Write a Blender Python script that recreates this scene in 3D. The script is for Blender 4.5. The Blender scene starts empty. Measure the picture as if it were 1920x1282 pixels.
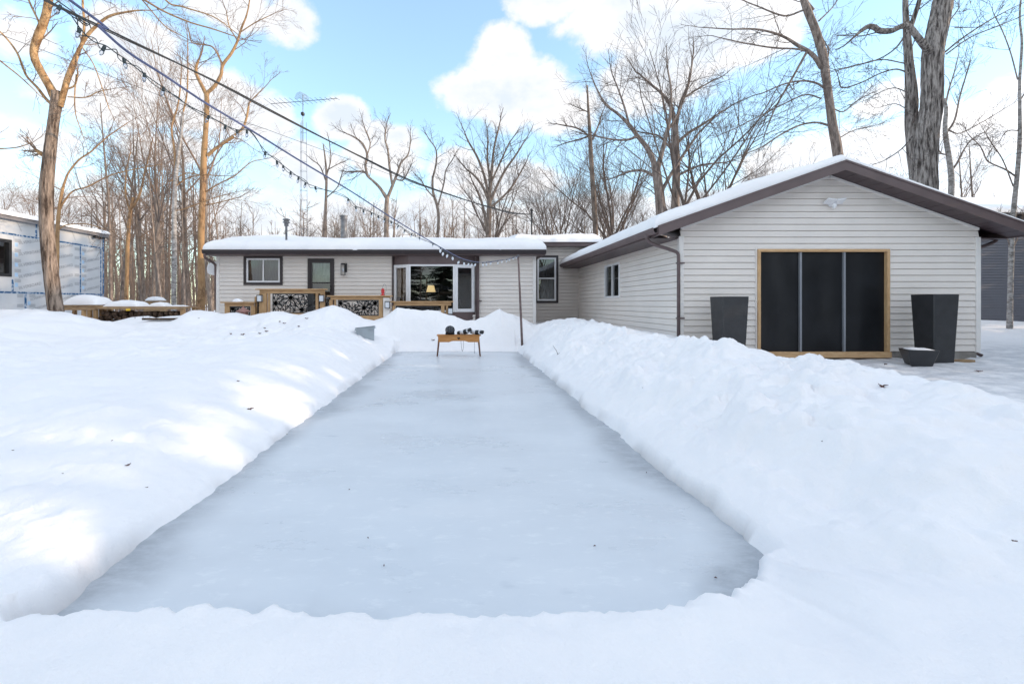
import bpy, math, random
import numpy as np
from mathutils import Vector, Matrix, noise as mnoise

scene = bpy.context.scene
COL = scene.collection
PI = math.pi
F = 900.0; CX = 863.0; CY = 569.0; CAMZ = 1.2      # lens measured on the photograph (ice level is z = 0)

def at(px, py, Y):
    return ((px - CX) / F * Y, Y, CAMZ - (py - CY) / F * Y)

def lerp(a, b, t): return a + (b - a) * t

# ------------------------------------------------------------------ materials
def mat_new(name):
    m = bpy.data.materials.new(name); m.use_nodes = True
    nt = m.node_tree
    for n in list(nt.nodes): nt.nodes.remove(n)
    out = nt.nodes.new('ShaderNodeOutputMaterial')
    return m, nt, out

def nd(nt, typ, **kw):
    n = nt.nodes.new(typ)
    for k, v in kw.items():
        if k in n.inputs: n.inputs[k].default_value = v
        else: setattr(n, k, v)
    return n

def ramp(nt, fac, stops):
    r = nt.nodes.new('ShaderNodeValToRGB')
    el = r.color_ramp.elements
    while len(el) < len(stops): el.new(0.5)
    for e, (p, c) in zip(el, stops):
        e.position = p; e.color = (c[0], c[1], c[2], 1)
    nt.links.new(fac, r.inputs['Fac'])
    return r.outputs['Color']

def simple(name, col, rough=0.6, var=0.15, scale=6.0, bump=0.0, bscale=40.0, metal=0.0, spec=0.5, stretch=(1, 1, 1)):
    m, nt, out = mat_new(name)
    b = nd(nt, 'ShaderNodeBsdfPrincipled')
    b.inputs['Roughness'].default_value = rough; b.inputs['Metallic'].default_value = metal
    b.inputs['Specular IOR Level'].default_value = spec
    tc = nd(nt, 'ShaderNodeTexCoord'); mp = nd(nt, 'ShaderNodeMapping')
    mp.inputs['Scale'].default_value = stretch
    nt.links.new(tc.outputs['Object'], mp.inputs['Vector'])
    nz = nd(nt, 'ShaderNodeTexNoise'); nz.inputs['Scale'].default_value = scale; nz.inputs['Detail'].default_value = 5
    nt.links.new(mp.outputs['Vector'], nz.inputs['Vector'])
    lo = [c * (1 - var) for c in col]; hi = [min(1, c * (1 + var)) for c in col]
    nt.links.new(ramp(nt, nz.outputs['Fac'], [(0.3, lo), (0.7, hi)]), b.inputs['Base Color'])
    if bump:
        n2 = nd(nt, 'ShaderNodeTexNoise'); n2.inputs['Scale'].default_value = bscale; n2.inputs['Detail'].default_value = 4
        nt.links.new(mp.outputs['Vector'], n2.inputs['Vector'])
        bp = nd(nt, 'ShaderNodeBump'); bp.inputs['Strength'].default_value = bump; bp.inputs['Distance'].default_value = 0.02
        nt.links.new(n2.outputs['Fac'], bp.inputs['Height']); nt.links.new(bp.outputs['Normal'], b.inputs['Normal'])
    nt.links.new(b.outputs['BSDF'], out.inputs['Surface'])
    return m

def bark_mat(name, dark, light, zs=0.25, scale=14, bump=0.8, patch=None, r0=0.36, r1=0.62, bd=0.03):
    m, nt, out = mat_new(name)
    b = nd(nt, 'ShaderNodeBsdfPrincipled'); b.inputs['Roughness'].default_value = 0.9
    b.inputs['Specular IOR Level'].default_value = 0.15
    tc = nd(nt, 'ShaderNodeTexCoord'); mp = nd(nt, 'ShaderNodeMapping')
    mp.inputs['Scale'].default_value = (1, 1, zs)
    nt.links.new(tc.outputs['Object'], mp.inputs['Vector'])
    nz = nd(nt, 'ShaderNodeTexNoise'); nz.inputs['Scale'].default_value = scale; nz.inputs['Detail'].default_value = 6
    nz.inputs['Roughness'].default_value = 0.7
    nt.links.new(mp.outputs['Vector'], nz.inputs['Vector'])
    c = ramp(nt, nz.outputs['Fac'], [(r0, dark), (r1, light)])
    if patch:
        n3 = nd(nt, 'ShaderNodeTexNoise'); n3.inputs['Scale'].default_value = 1.3; n3.inputs['Detail'].default_value = 3
        nt.links.new(tc.outputs['Object'], n3.inputs['Vector'])
        mx = nd(nt, 'ShaderNodeMix'); mx.data_type = 'RGBA'
        f = ramp(nt, n3.outputs['Fac'], [(0.42, (0, 0, 0)), (0.58, (1, 1, 1))])
        nt.links.new(f, mx.inputs['Factor']); nt.links.new(c, mx.inputs[6]); mx.inputs[7].default_value = (*patch, 1)
        c = mx.outputs[2]
    nt.links.new(c, b.inputs['Base Color'])
    bp = nd(nt, 'ShaderNodeBump'); bp.inputs['Strength'].default_value = bump; bp.inputs['Distance'].default_value = bd
    nt.links.new(nz.outputs['Fac'], bp.inputs['Height']); nt.links.new(bp.outputs['Normal'], b.inputs['Normal'])
    nt.links.new(b.outputs['BSDF'], out.inputs['Surface'])
    return m

def wood_mat(name, a, bcol, sx=(1, 6, 6)):
    m, nt, out = mat_new(name)
    b = nd(nt, 'ShaderNodeBsdfPrincipled'); b.inputs['Roughness'].default_value = 0.65
    tc = nd(nt, 'ShaderNodeTexCoord'); mp = nd(nt, 'ShaderNodeMapping'); mp.inputs['Scale'].default_value = sx
    nt.links.new(tc.outputs['Object'], mp.inputs['Vector'])
    nz = nd(nt, 'ShaderNodeTexNoise'); nz.inputs['Scale'].default_value = 5; nz.inputs['Detail'].default_value = 7; nz.inputs['Distortion'].default_value = 0.6
    nt.links.new(mp.outputs['Vector'], nz.inputs['Vector'])
    nt.links.new(ramp(nt, nz.outputs['Fac'], [(0.3, a), (0.7, bcol)]), b.inputs['Base Color'])
    nt.links.new(b.outputs['BSDF'], out.inputs['Surface'])
    return m

def glass_mat(name, ior=1.85, tint=(0.8, 0.85, 0.85), bump=0.0):
    m, nt, out = mat_new(name)
    tr = nd(nt, 'ShaderNodeBsdfTransparent'); tr.inputs['Color'].default_value = (*tint, 1)
    gl = nd(nt, 'ShaderNodeBsdfGlossy'); gl.inputs['Roughness'].default_value = 0.01
    gl.inputs['Color'].default_value = (0.95, 0.97, 1, 1)
    fr = nd(nt, 'ShaderNodeFresnel'); fr.inputs['IOR'].default_value = ior
    if bump:
        tc = nd(nt, 'ShaderNodeTexCoord'); nz = nd(nt, 'ShaderNodeTexNoise'); nz.inputs['Scale'].default_value = 2.2; nz.inputs['Detail'].default_value = 1
        nt.links.new(tc.outputs['Object'], nz.inputs['Vector'])
        bp = nd(nt, 'ShaderNodeBump'); bp.inputs['Strength'].default_value = bump; bp.inputs['Distance'].default_value = 0.01
        nt.links.new(nz.outputs['Fac'], bp.inputs['Height']); nt.links.new(bp.outputs['Normal'], gl.inputs['Normal'])
    mx = nd(nt, 'ShaderNodeMixShader')
    nt.links.new(fr.outputs['Fac'], mx.inputs['Fac']); nt.links.new(tr.outputs['BSDF'], mx.inputs[1]); nt.links.new(gl.outputs['BSDF'], mx.inputs[2])
    nt.links.new(mx.outputs['Shader'], out.inputs['Surface'])
    return m

def emit_mat(name, col, s):
    m, nt, out = mat_new(name)
    b = nd(nt, 'ShaderNodeBsdfPrincipled'); b.inputs['Base Color'].default_value = (*col, 1)
    b.inputs['Emission Color'].default_value = (*col, 1); b.inputs['Emission Strength'].default_value = s
    nt.links.new(b.outputs['BSDF'], out.inputs['Surface'])
    return m

def snow_mat(name, ground=False):
    m, nt, out = mat_new(name)
    b = nd(nt, 'ShaderNodeBsdfPrincipled'); b.inputs['Roughness'].default_value = 0.55
    b.inputs['Specular IOR Level'].default_value = 0.25
    tc = nd(nt, 'ShaderNodeTexCoord')
    nz = nd(nt, 'ShaderNodeTexNoise'); nz.inputs['Scale'].default_value = 1.6; nz.inputs['Detail'].default_value = 6
    nt.links.new(tc.outputs['Object'], nz.inputs['Vector'])
    c = ramp(nt, nz.outputs['Fac'], [(0.3, (0.885, 0.880, 0.905)), (0.7, (0.925, 0.917, 0.932))])
    if ground:
        # trodden, icy driveway and damp rim beside the ice: attribute set per vertex on the terrain
        at_ = nd(nt, 'ShaderNodeAttribute'); at_.attribute_name = 'trodden'
        n4 = nd(nt, 'ShaderNodeTexNoise'); n4.inputs['Scale'].default_value = 3.0; n4.inputs['Detail'].default_value = 8; n4.inputs['Roughness'].default_value = 0.7
        mp = nd(nt, 'ShaderNodeMapping'); mp.inputs['Scale'].default_value = (1.0, 1.0, 1)
        nt.links.new(tc.outputs['Object'], mp.inputs['Vector']); nt.links.new(mp.outputs['Vector'], n4.inputs['Vector'])
        f = ramp(nt, n4.outputs['Fac'], [(0.38, (0.12, 0.12, 0.12)), (0.60, (1, 1, 1))])
        mu = nd(nt, 'ShaderNodeMath', operation='MULTIPLY')
        nt.links.new(at_.outputs['Fac'], mu.inputs[0]); nt.links.new(f, mu.inputs[1])
        mx = nd(nt, 'ShaderNodeMix'); mx.data_type = 'RGBA'
        nt.links.new(mu.outputs[0], mx.inputs['Factor']); nt.links.new(c, mx.inputs[6]); mx.inputs[7].default_value = (0.60, 0.61, 0.65, 1)
        c = mx.outputs[2]
        a2 = nd(nt, 'ShaderNodeAttribute'); a2.attribute_name = 'soil'
        mx2 = nd(nt, 'ShaderNodeMix'); mx2.data_type = 'RGBA'
        nt.links.new(a2.outputs['Fac'], mx2.inputs['Factor']); nt.links.new(c, mx2.inputs[6]); mx2.inputs[7].default_value = (0.42, 0.40, 0.40, 1)
        c = mx2.outputs[2]
    nt.links.new(c, b.inputs['Base Color'])
    n2 = nd(nt, 'ShaderNodeTexNoise'); n2.inputs['Scale'].default_value = 13; n2.inputs['Detail'].default_value = 8; n2.inputs['Roughness'].default_value = 0.65
    nt.links.new(tc.outputs['Object'], n2.inputs['Vector'])
    bp = nd(nt, 'ShaderNodeBump'); bp.inputs['Strength'].default_value = 0.45; bp.inputs['Distance'].default_value = 0.028
    n6 = nd(nt, 'ShaderNodeTexNoise'); n6.inputs['Scale'].default_value = 90; n6.inputs['Detail'].default_value = 4; n6.inputs['Roughness'].default_value = 0.7
    nt.links.new(tc.outputs['Object'], n6.inputs['Vector'])
    ma = nd(nt, 'ShaderNodeMath', operation='MULTIPLY_ADD'); ma.inputs[1].default_value = 0.35
    nt.links.new(n6.outputs['Fac'], ma.inputs[0]); nt.links.new(n2.outputs['Fac'], ma.inputs[2])
    nt.links.new(ma.outputs[0], bp.inputs['Height']); nt.links.new(bp.outputs['Normal'], b.inputs['Normal'])
    nt.links.new(b.outputs['BSDF'], out.inputs['Surface'])
    return m

def ice_mat():
    m, nt, out = mat_new('rink_ice')
    b = nd(nt, 'ShaderNodeBsdfPrincipled'); b.inputs['IOR'].default_value = 1.31
    tc = nd(nt, 'ShaderNodeTexCoord')
    n1 = nd(nt, 'ShaderNodeTexNoise'); n1.inputs['Scale'].default_value = 0.9; n1.inputs['Detail'].default_value = 8; n1.inputs['Roughness'].default_value = 0.62
    mp = nd(nt, 'ShaderNodeMapping'); mp.inputs['Scale'].default_value = (0.8, 1.5, 1)
    nt.links.new(tc.outputs['Object'], mp.inputs['Vector']); nt.links.new(mp.outputs['Vector'], n1.inputs['Vector'])
    c = ramp(nt, n1.outputs['Fac'], [(0.27, (0.575, 0.615, 0.665)), (0.5, (0.635, 0.677, 0.727)), (0.74, (0.695, 0.732, 0.775))])
    # scattered frosty blotches
    n3 = nd(nt, 'ShaderNodeTexNoise'); n3.inputs['Scale'].default_value = 8.5; n3.inputs['Detail'].default_value = 9; n3.inputs['Roughness'].default_value = 0.75
    nt.links.new(mp.outputs['Vector'], n3.inputs['Vector'])
    f = ramp(nt, n3.outputs['Fac'], [(0.54, (0, 0, 0)), (0.70, (0.55, 0.55, 0.55))])
    mx = nd(nt, 'ShaderNodeMix'); mx.data_type = 'RGBA'
    nt.links.new(f, mx.inputs['Factor']); nt.links.new(c, mx.inputs[6]); mx.inputs[7].default_value = (0.80, 0.83, 0.86, 1)
    c = mx.outputs[2]
    # dark smudges frozen in
    n5 = nd(nt, 'ShaderNodeTexNoise'); n5.inputs['Scale'].default_value = 2.6; n5.inputs['Detail'].default_value = 3
    mp5 = nd(nt, 'ShaderNodeMapping'); mp5.inputs['Location'].default_value = (7, 3, 1); mp5.inputs['Scale'].default_value = (1, 2.2, 1)
    nt.links.new(tc.outputs['Object'], mp5.inputs['Vector']); nt.links.new(mp5.outputs['Vector'], n5.inputs['Vector'])
    f5 = ramp(nt, n5.outputs['Fac'], [(0.70, (0, 0, 0)), (0.80, (0.45, 0.45, 0.45))])
    mx5 = nd(nt, 'ShaderNodeMix'); mx5.data_type = 'RGBA'
    nt.links.new(f5, mx5.inputs['Factor']); nt.links.new(c, mx5.inputs[6]); mx5.inputs[7].default_value = (0.38, 0.43, 0.50, 1)
    c = mx5.outputs[2]
    # clearer, darker ice along the rim
    a2 = nd(nt, 'ShaderNodeAttribute'); a2.attribute_name = 'rim'
    mu = nd(nt, 'ShaderNodeMath', operation='MULTIPLY')
    f6 = ramp(nt, n3.outputs['Fac'], [(0.3, (0.45, 0.45, 0.45)), (0.6, (1, 1, 1))])
    nt.links.new(a2.outputs['Fac'], mu.inputs[0]); nt.links.new(f6, mu.inputs[1])
    mx6 = nd(nt, 'ShaderNodeMix'); mx6.data_type = 'RGBA'
    nt.links.new(mu.outputs[0], mx6.inputs['Factor']); nt.links.new(c, mx6.inputs[6]); mx6.inputs[7].default_value = (0.34, 0.37, 0.41, 1); mx6.clamp_factor = True
    nt.links.new(mx6.outputs[2], b.inputs['Base Color'])
    rr = ramp(nt, n1.outputs['Fac'], [(0.3, (0.22, 0.22, 0.22)), (0.7, (0.42, 0.42, 0.42))])
    nt.links.new(rr, b.inputs['Roughness'])
    bp = nd(nt, 'ShaderNodeBump'); bp.inputs['Strength'].default_value = 0.12; bp.inputs['Distance'].default_value = 0.01
    nt.links.new(n3.outputs['Fac'], bp.inputs['Height']); nt.links.new(bp.outputs['Normal'], b.inputs['Normal'])
    nt.links.new(b.outputs['BSDF'], out.inputs['Surface'])
    return m

M = {}
M['siding'] = simple('siding_vinyl', (0.80, 0.745, 0.70), 0.55, 0.04, 1.5, spec=0.3)
M['siding_trim'] = simple('siding_corner_vinyl', (0.80, 0.77, 0.745), 0.5, 0.03, 2)
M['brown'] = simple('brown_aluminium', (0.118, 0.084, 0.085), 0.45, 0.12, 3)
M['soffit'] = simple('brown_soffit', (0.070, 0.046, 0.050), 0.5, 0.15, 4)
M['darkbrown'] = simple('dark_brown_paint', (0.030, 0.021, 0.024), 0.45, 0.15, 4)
M['white'] = simple('white_vinyl', (0.80, 0.80, 0.82), 0.4, 0.03, 4)
M['black'] = simple('black_metal', (0.014, 0.014, 0.016), 0.4, 0.2, 8)
M['planter'] = simple('planter_graphite', (0.030, 0.031, 0.035), 0.45, 0.18, 5, bump=0.1)
M['cedar'] = wood_mat('cedar_boards', (0.36, 0.21, 0.10), (0.54, 0.35, 0.18))
M['cedar_v'] = wood_mat('cedar_posts', (0.34, 0.20, 0.095), (0.52, 0.335, 0.17), (6, 6, 1))
M['lumber'] = wood_mat('new_lumber', (0.50, 0.30, 0.15), (0.66, 0.44, 0.24), (6, 6, 1))
M['lumber_h'] = wood_mat('new_lumber_beam', (0.50, 0.30, 0.15), (0.66, 0.44, 0.24), (1, 6, 6))
M['oldwood'] = wood_mat('weathered_boards', (0.20, 0.125, 0.07), (0.42, 0.28, 0.15))
M['oak'] = wood_mat('bench_oak', (0.40, 0.165, 0.045), (0.55, 0.26, 0.085), (1, 8, 8))
M['oak_dark'] = wood_mat('bench_leg_oak', (0.13, 0.055, 0.03), (0.20, 0.09, 0.05), (8, 8, 1))
M['firewood'] = bark_mat('firewood', (0.018, 0.013, 0.012), (0.13, 0.085, 0.06), 1, 16, 0.8)
M['screen'] = simple('insect_screen', (0.010, 0.011, 0.014), 0.32, 0.35, 1.6, bump=0.15, bscale=3, spec=0.35)
M['alu'] = simple('grey_aluminium', (0.27, 0.285, 0.32), 0.4, 0.08, 4, metal=0.3)
M['steel'] = simple('galvanised_steel', (0.17, 0.172, 0.18), 0.4, 0.5, 7, metal=0.2)
M['tub'] = simple('grey_plastic', (0.34, 0.38, 0.41), 0.5, 0.12, 6)
M['rust'] = simple('rusty_pole', (0.17, 0.12, 0.115), 0.7, 0.4, 9)
M['concrete'] = simple('concrete', (0.27, 0.25, 0.23), 0.9, 0.2, 7, bump=0.2)
M['snow'] = snow_mat('roof_snow')
M['snow_ground'] = snow_mat('ground_snow', True)
M['ice'] = ice_mat()
M['glass'] = glass_mat('window_glass', 2.0, (0.75, 0.8, 0.8), 0.12)
M['bulbglass'] = glass_mat('bulb_glass', 1.5, (0.88, 0.9, 0.93))
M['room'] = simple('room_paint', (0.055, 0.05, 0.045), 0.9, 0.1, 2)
M['curtain'] = simple('grey_curtain', (0.16, 0.15, 0.145), 0.9, 0.25, 2.0, stretch=(9, 1, 0.3))
M['lace'] = simple('pale_lace_curtain', (0.55, 0.53, 0.50), 0.9, 0.45, 5.0, stretch=(2.2, 1, 0.5))
M['fabric'] = simple('brown_upholstery', (0.16, 0.12, 0.09), 0.9, 0.2, 8)
M['lampshade'] = emit_mat('lit_lampshade', (1.0, 0.70, 0.33), 0.75)
M['lanternpane'] = simple('frosted_pane', (0.68, 0.71, 0.76), 0.35, 0.05, 6)
M['red'] = simple('red_plastic', (0.55, 0.025, 0.03), 0.3, 0.1, 6)
M['yellow'] = simple('yellow_plastic', (0.75, 0.48, 0.03), 0.4, 0.1, 6)
M['pinkroof'] = simple('weathered_red_wood', (0.30, 0.16, 0.14), 0.8, 0.3, 9)
M['cable'] = simple('black_cable', (0.022, 0.024, 0.028), 0.5, 0.1, 6)
M['bluecable'] = simple('blue_cable', (0.11, 0.125, 0.235), 0.5, 0.2, 9)
M['greencable'] = simple('green_cord', (0.03, 0.045, 0.05), 0.5, 0.2, 9)
M['foam'] = simple('insulation_board', (0.50, 0.515, 0.54), 0.5, 0.10, 1.2)
M['ink'] = simple('grey_print', (0.20, 0.21, 0.235), 0.6, 0.15, 5)
M['bluetape'] = bark_mat('blue_tape', (0.03, 0.10, 0.22), (0.42, 0.48, 0.56), 1, 11, 0.0, None, 0.50, 0.56)
M['palebluetape'] = simple('pale_blue_print', (0.36, 0.52, 0.70), 0.5, 0.12, 5)
M['greyeave'] = simple('grey_eave', (0.20, 0.19, 0.20), 0.5, 0.12, 4)
M['slate'] = simple('slate_blue_siding', (0.105, 0.112, 0.145), 0.5, 0.06, 2)
M['bark_big'] = bark_mat('bark_old_maple', (0.055, 0.038, 0.030), (0.36, 0.28, 0.225), 0.14, 14, 1.0, None, 0.39, 0.60, 0.06)
M['bark_orange'] = bark_mat('bark_sunlit_limb', (0.15, 0.075, 0.035), (0.56, 0.36, 0.19), 0.5, 9, 0.8)  # orange of the low sun put into the limb colour
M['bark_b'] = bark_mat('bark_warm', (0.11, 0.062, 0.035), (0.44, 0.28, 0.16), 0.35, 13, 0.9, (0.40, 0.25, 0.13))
M['bark_birch'] = bark_mat('bark_pale', (0.15, 0.135, 0.125), (0.47, 0.45, 0.44), 1.8, 7, 0.3)
M['bark_grey'] = bark_mat('bark_grey', (0.065, 0.054, 0.050), (0.44, 0.395, 0.37), 0.13, 17, 1.0, None, 0.40, 0.60, 0.07)
M['bark_fork'] = bark_mat('bark_brown_grey', (0.10, 0.078, 0.070), (0.36, 0.30, 0.27), 0.2, 10, 0.8)
M['bark_f1'] = bark_mat('bark_forest', (0.11, 0.086, 0.074), (0.29, 0.235, 0.20), 0.35, 8, 0.5)
M['bark_f2'] = bark_mat('bark_forest_pale', (0.16, 0.125, 0.105), (0.38, 0.31, 0.26), 0.35, 8, 0.5)
M['twig'] = simple('twig_bark', (0.130, 0.102, 0.090), 0.9, 0.25, 3)
M['twig_warm'] = simple('twig_bark_warm', (0.22, 0.15, 0.11), 0.9, 0.25, 3)
M['needle'] = simple('spruce_needles', (0.030, 0.048, 0.028), 0.7, 0.5, 3)
M['leaf'] = simple('dead_leaf', (0.10, 0.035, 0.022), 0.8, 0.4, 30)
M['helmet'] = simple('helmet_plastic', (0.016, 0.017, 0.022), 0.25, 0.2, 8)
M['boot_dark'] = simple('skate_black', (0.015, 0.015, 0.019), 0.45, 0.2, 12)
M['boot_white'] = simple('skate_white', (0.68, 0.69, 0.73), 0.5, 0.06, 12)

# ------------------------------------------------------------------ mesh builder
class MB:
    def __init__(s): s.v = []; s.f = []; s.mi = []; s.cur = 0; s.sm = []; s.smooth = False
    def poly(s, pts):
        n = len(s.v); s.v.extend([tuple(p) for p in pts]); s.f.append(tuple(range(n, n + len(pts)))); s.mi.append(s.cur); s.sm.append(s.smooth)
    def faces(s, verts, faces):
        n = len(s.v); s.v.extend([tuple(p) for p in verts])
        for f in faces: s.f.append(tuple(i + n for i in f)); s.mi.append(s.cur); s.sm.append(s.smooth)
    def box(s, x0, x1, y0, y1, z0, z1, T=None):
        P = [(x0, y0, z0), (x1, y0, z0), (x1, y1, z0), (x0, y1, z0), (x0, y0, z1), (x1, y0, z1), (x1, y1, z1), (x0, y1, z1)]
        if T is not None: P = [tuple(T @ Vector(p)) for p in P]
        s.faces(P, [(3, 2, 1, 0), (4, 5, 6, 7), (0, 1, 5, 4), (1, 2, 6, 5), (2, 3, 7, 6), (3, 0, 4, 7)])
    def bbox(s, x0, x1, y0, y1, z0, z1, b=0.006, T=None):
        # box with chamfered edges
        V = []; idx = {}
        for sx in (0, 1):
            for sy in (0, 1):
                for sz in (0, 1):
                    X = (x0, x1)[sx]; Y = (y0, y1)[sy]; Z = (z0, z1)[sz]
                    dx = b * (1, -1)[sx]; dy = b * (1, -1)[sy]; dz = b * (1, -1)[sz]
                    idx[sx, sy, sz] = len(V)
                    V += [(X, Y + dy, Z + dz), (X + dx, Y, Z + dz), (X + dx, Y + dy, Z)]
        Fc = []
        for k in (0, 1):
            Fc.append([idx[k, a, c] for a, c in ((0, 0), (1, 0), (1, 1), (0, 1))][::(1 if k else -1)])
            Fc.append([idx[a, k, c] + 1 for a, c in ((0, 0), (0, 1), (1, 1), (1, 0))][::(1 if k else -1)])
            Fc.append([idx[a, c, k] + 2 for a, c in ((0, 0), (1, 0), (1, 1), (0, 1))][::(1 if k else -1)])
        for a in (0, 1):
            for c in (0, 1):
                Fc.append([idx[a, c, 0], idx[a, c, 1], idx[a, c, 1] + 1, idx[a, c, 0] + 1][::(1 if a == c else -1)])
                Fc.append([idx[a, 0, c], idx[a, 0, c] + 2, idx[a, 1, c] + 2, idx[a, 1, c]][::(1 if a == c else -1)])
                Fc.append([idx[0, a, c] + 1, idx[1, a, c] + 1, idx[1, a, c] + 2, idx[0, a, c] + 2][::(1 if a == c else -1)])
        for a in (0, 1):
            for c in (0, 1):
                for d in (0, 1):
                    i = idx[a, c, d]; Fc.append([i, i + 1, i + 2][::(1 if (a + c + d) % 2 else -1)])
        if T is not None: V = [tuple(T @ Vector(p)) for p in V]
        s.faces(V, Fc)
    def tube(s, pts, rad, n=6, cap=True, ridge=None):
        sm = s.smooth; s.smooth = True
        pts = [Vector(p) for p in pts]
        if not hasattr(rad, '__len__'): rad = [rad] * len(pts)
        t0 = (pts[1] - pts[0]).normalized()
        a = Vector((0, 0, 1)) if abs(t0.z) < 0.9 else Vector((1, 0, 0))
        u = t0.cross(a).normalized()
        base = len(s.v)
        for i, p in enumerate(pts):
            if i == 0: t = t0
            elif i == len(pts) - 1: t = (pts[i] - pts[i - 1]).normalized()
            else: t = (pts[i + 1] - pts[i - 1]).normalized()
            u = (u - t * u.dot(t))
            if u.length < 1e-6: u = t.orthogonal()
            u.normalize(); w = t.cross(u)
            for k in range(n):
                th = 2 * PI * k / n; r = rad[i]
                if ridge: r *= ridge(p, th)
                q = p + (u * math.cos(th) + w * math.sin(th)) * r
                s.v.append((q.x, q.y, q.z))
        for i in range(len(pts) - 1):
            for k in range(n):
                k2 = (k + 1) % n
                s.f.append((base + i * n + k, base + i * n + k2, base + (i + 1) * n + k2, base + (i + 1) * n + k)); s.mi.append(s.cur); s.sm.append(True)
        if cap:
            s.f.append(tuple(base + k for k in range(n))[::-1]); s.mi.append(s.cur); s.sm.append(False)
            e = base + (len(pts) - 1) * n
            s.f.append(tuple(e + k for k in range(n))); s.mi.append(s.cur); s.sm.append(False)
        s.smooth = sm
    def lathe(s, prof, c=(0, 0, 0), n=16, T=None):
        base = len(s.v)
        for r, z in prof:
            for k in range(n):
                th = 2 * PI * k / n
                p = Vector((c[0] + r * math.cos(th), c[1] + r * math.sin(th), c[2] + z))
                if T is not None: p = T @ p
                s.v.append(tuple(p))
        for i in range(len(prof) - 1):
            for k in range(n):
                k2 = (k + 1) % n
                s.f.append((base + i * n + k, base + i * n + k2, base + (i + 1) * n + k2, base + (i + 1) * n + k)); s.mi.append(s.cur); s.sm.append(s.smooth)
        s.f.append(tuple(base + k for k in range(n))[::-1]); s.mi.append(s.cur); s.sm.append(False)
        e = base + (len(prof) - 1) * n
        s.f.append(tuple(e + k for k in range(n))); s.mi.append(s.cur); s.sm.append(False)
    def prism(s, poly, fn, d0, d1):
        # poly: 2-D outline; fn(u, v, d) -> point
        n = len(poly)
        V = [fn(u, v, d0) for u, v in poly] + [fn(u, v, d1) for u, v in poly]
        Fc = [tuple(range(n))[::-1], tuple(range(n, 2 * n))]
        for i in range(n):
            j = (i + 1) % n; Fc.append((i, j, n + j, n + i))
        s.faces(V, Fc)
    def build(s, name, mat, parent=None, origin=None):
        o0 = Vector((0, 0, 0))
        if parent is not None:
            r = parent
            while r.parent: r = r.parent
            o0 = r.location.copy()
        elif origin is not None: o0 = Vector(origin)
        me = bpy.data.meshes.new(name)
        me.from_pydata([(a - o0.x, b - o0.y, c - o0.z) for a, b, c in s.v], [], s.f)
        mats = mat if isinstance(mat, (list, tuple)) else [mat]
        for m in mats: me.materials.append(m)
        me.polygons.foreach_set('material_index', s.mi)
        me.polygons.foreach_set('use_smooth', s.sm)
        me.update()
        o = bpy.data.objects.new(name, me); COL.objects.link(o)
        if parent is not None: o.parent = parent
        elif origin is not None: o.location = o0
        return o

def tag(o, label, cat, group=None, kind=None):
    if label: o['label'] = label
    if cat: o['category'] = cat
    if group: o['group'] = group
    if kind: o['kind'] = kind
    return o

def thing(name, loc, label, cat, group=None):
    o = bpy.data.objects.new(name, None); o.empty_display_size = 0.2
    COL.objects.link(o); o.location = loc
    return tag(o, label, cat, group)

def copy_tree(o, parent=None):
    c = o.copy(); COL.objects.link(c)
    if parent is not None: c.parent = parent
    for ch in list(o.children): copy_tree(ch, c)
    return c

def cat_rom(P, per=6):
    # smooth a polyline of tuples (any dimension)
    P = [np.array(p, float) for p in P]
    if len(P) < 3: 
        return [tuple(P[0] + (P[-1] - P[0]) * i / per) for i in range(per + 1)]
    Q = [2 * P[0] - P[1]] + P + [2 * P[-1] - P[-2]]
    out = []
    for i in range(1, len(Q) - 2):
        p0, p1, p2, p3 = Q[i - 1], Q[i], Q[i + 1], Q[i + 2]
        for k in range(per):
            t = k / per
            out.append(tuple(0.5 * ((2 * p1) + (-p0 + p2) * t + (2 * p0 - 5 * p1 + 4 * p2 - p3) * t * t + (-p0 + 3 * p1 - 3 * p2 + p3) * t ** 3)))
    out.append(tuple(P[-1]))
    return out

# ------------------------------------------------------------------ numpy value noise
def _hash(ix, iy, seed):
    h = (ix.astype(np.int64) * 374761393 + iy.astype(np.int64) * 668265263 + seed * 1442695041) & 0xFFFFFFFF
    h = ((h ^ (h >> 13)) * 1274126177) & 0xFFFFFFFF
    h = h ^ (h >> 16)
    return (h & 0xFFFF) / 65535.0
def vnoise(x, y, seed=0):
    ix = np.floor(x); iy = np.floor(y); fx = x - ix; fy = y - iy
    fx = fx * fx * fx * (fx * (fx * 6 - 15) + 10); fy = fy * fy * fy * (fy * (fy * 6 - 15) + 10)
    a = _hash(ix, iy, seed); b = _hash(ix + 1, iy, seed); c = _hash(ix, iy + 1, seed); d = _hash(ix + 1, iy + 1, seed)
    return (a + (b - a) * fx) * (1 - fy) + (c + (d - c) * fx) * fy - 0.5
def fbm(x, y, seed=0, oct=4, gain=0.5):
    r = 0; a = 1.0
    c, s_ = math.cos(0.6), math.sin(0.6)
    for o in range(oct):
        r = r + a * vnoise(x, y, seed + o * 17); a *= gain
        x, y = (x * c - y * s_) * 2.03 + 3.1, (x * s_ + y * c) * 2.03 + 1.7
    return r
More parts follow.
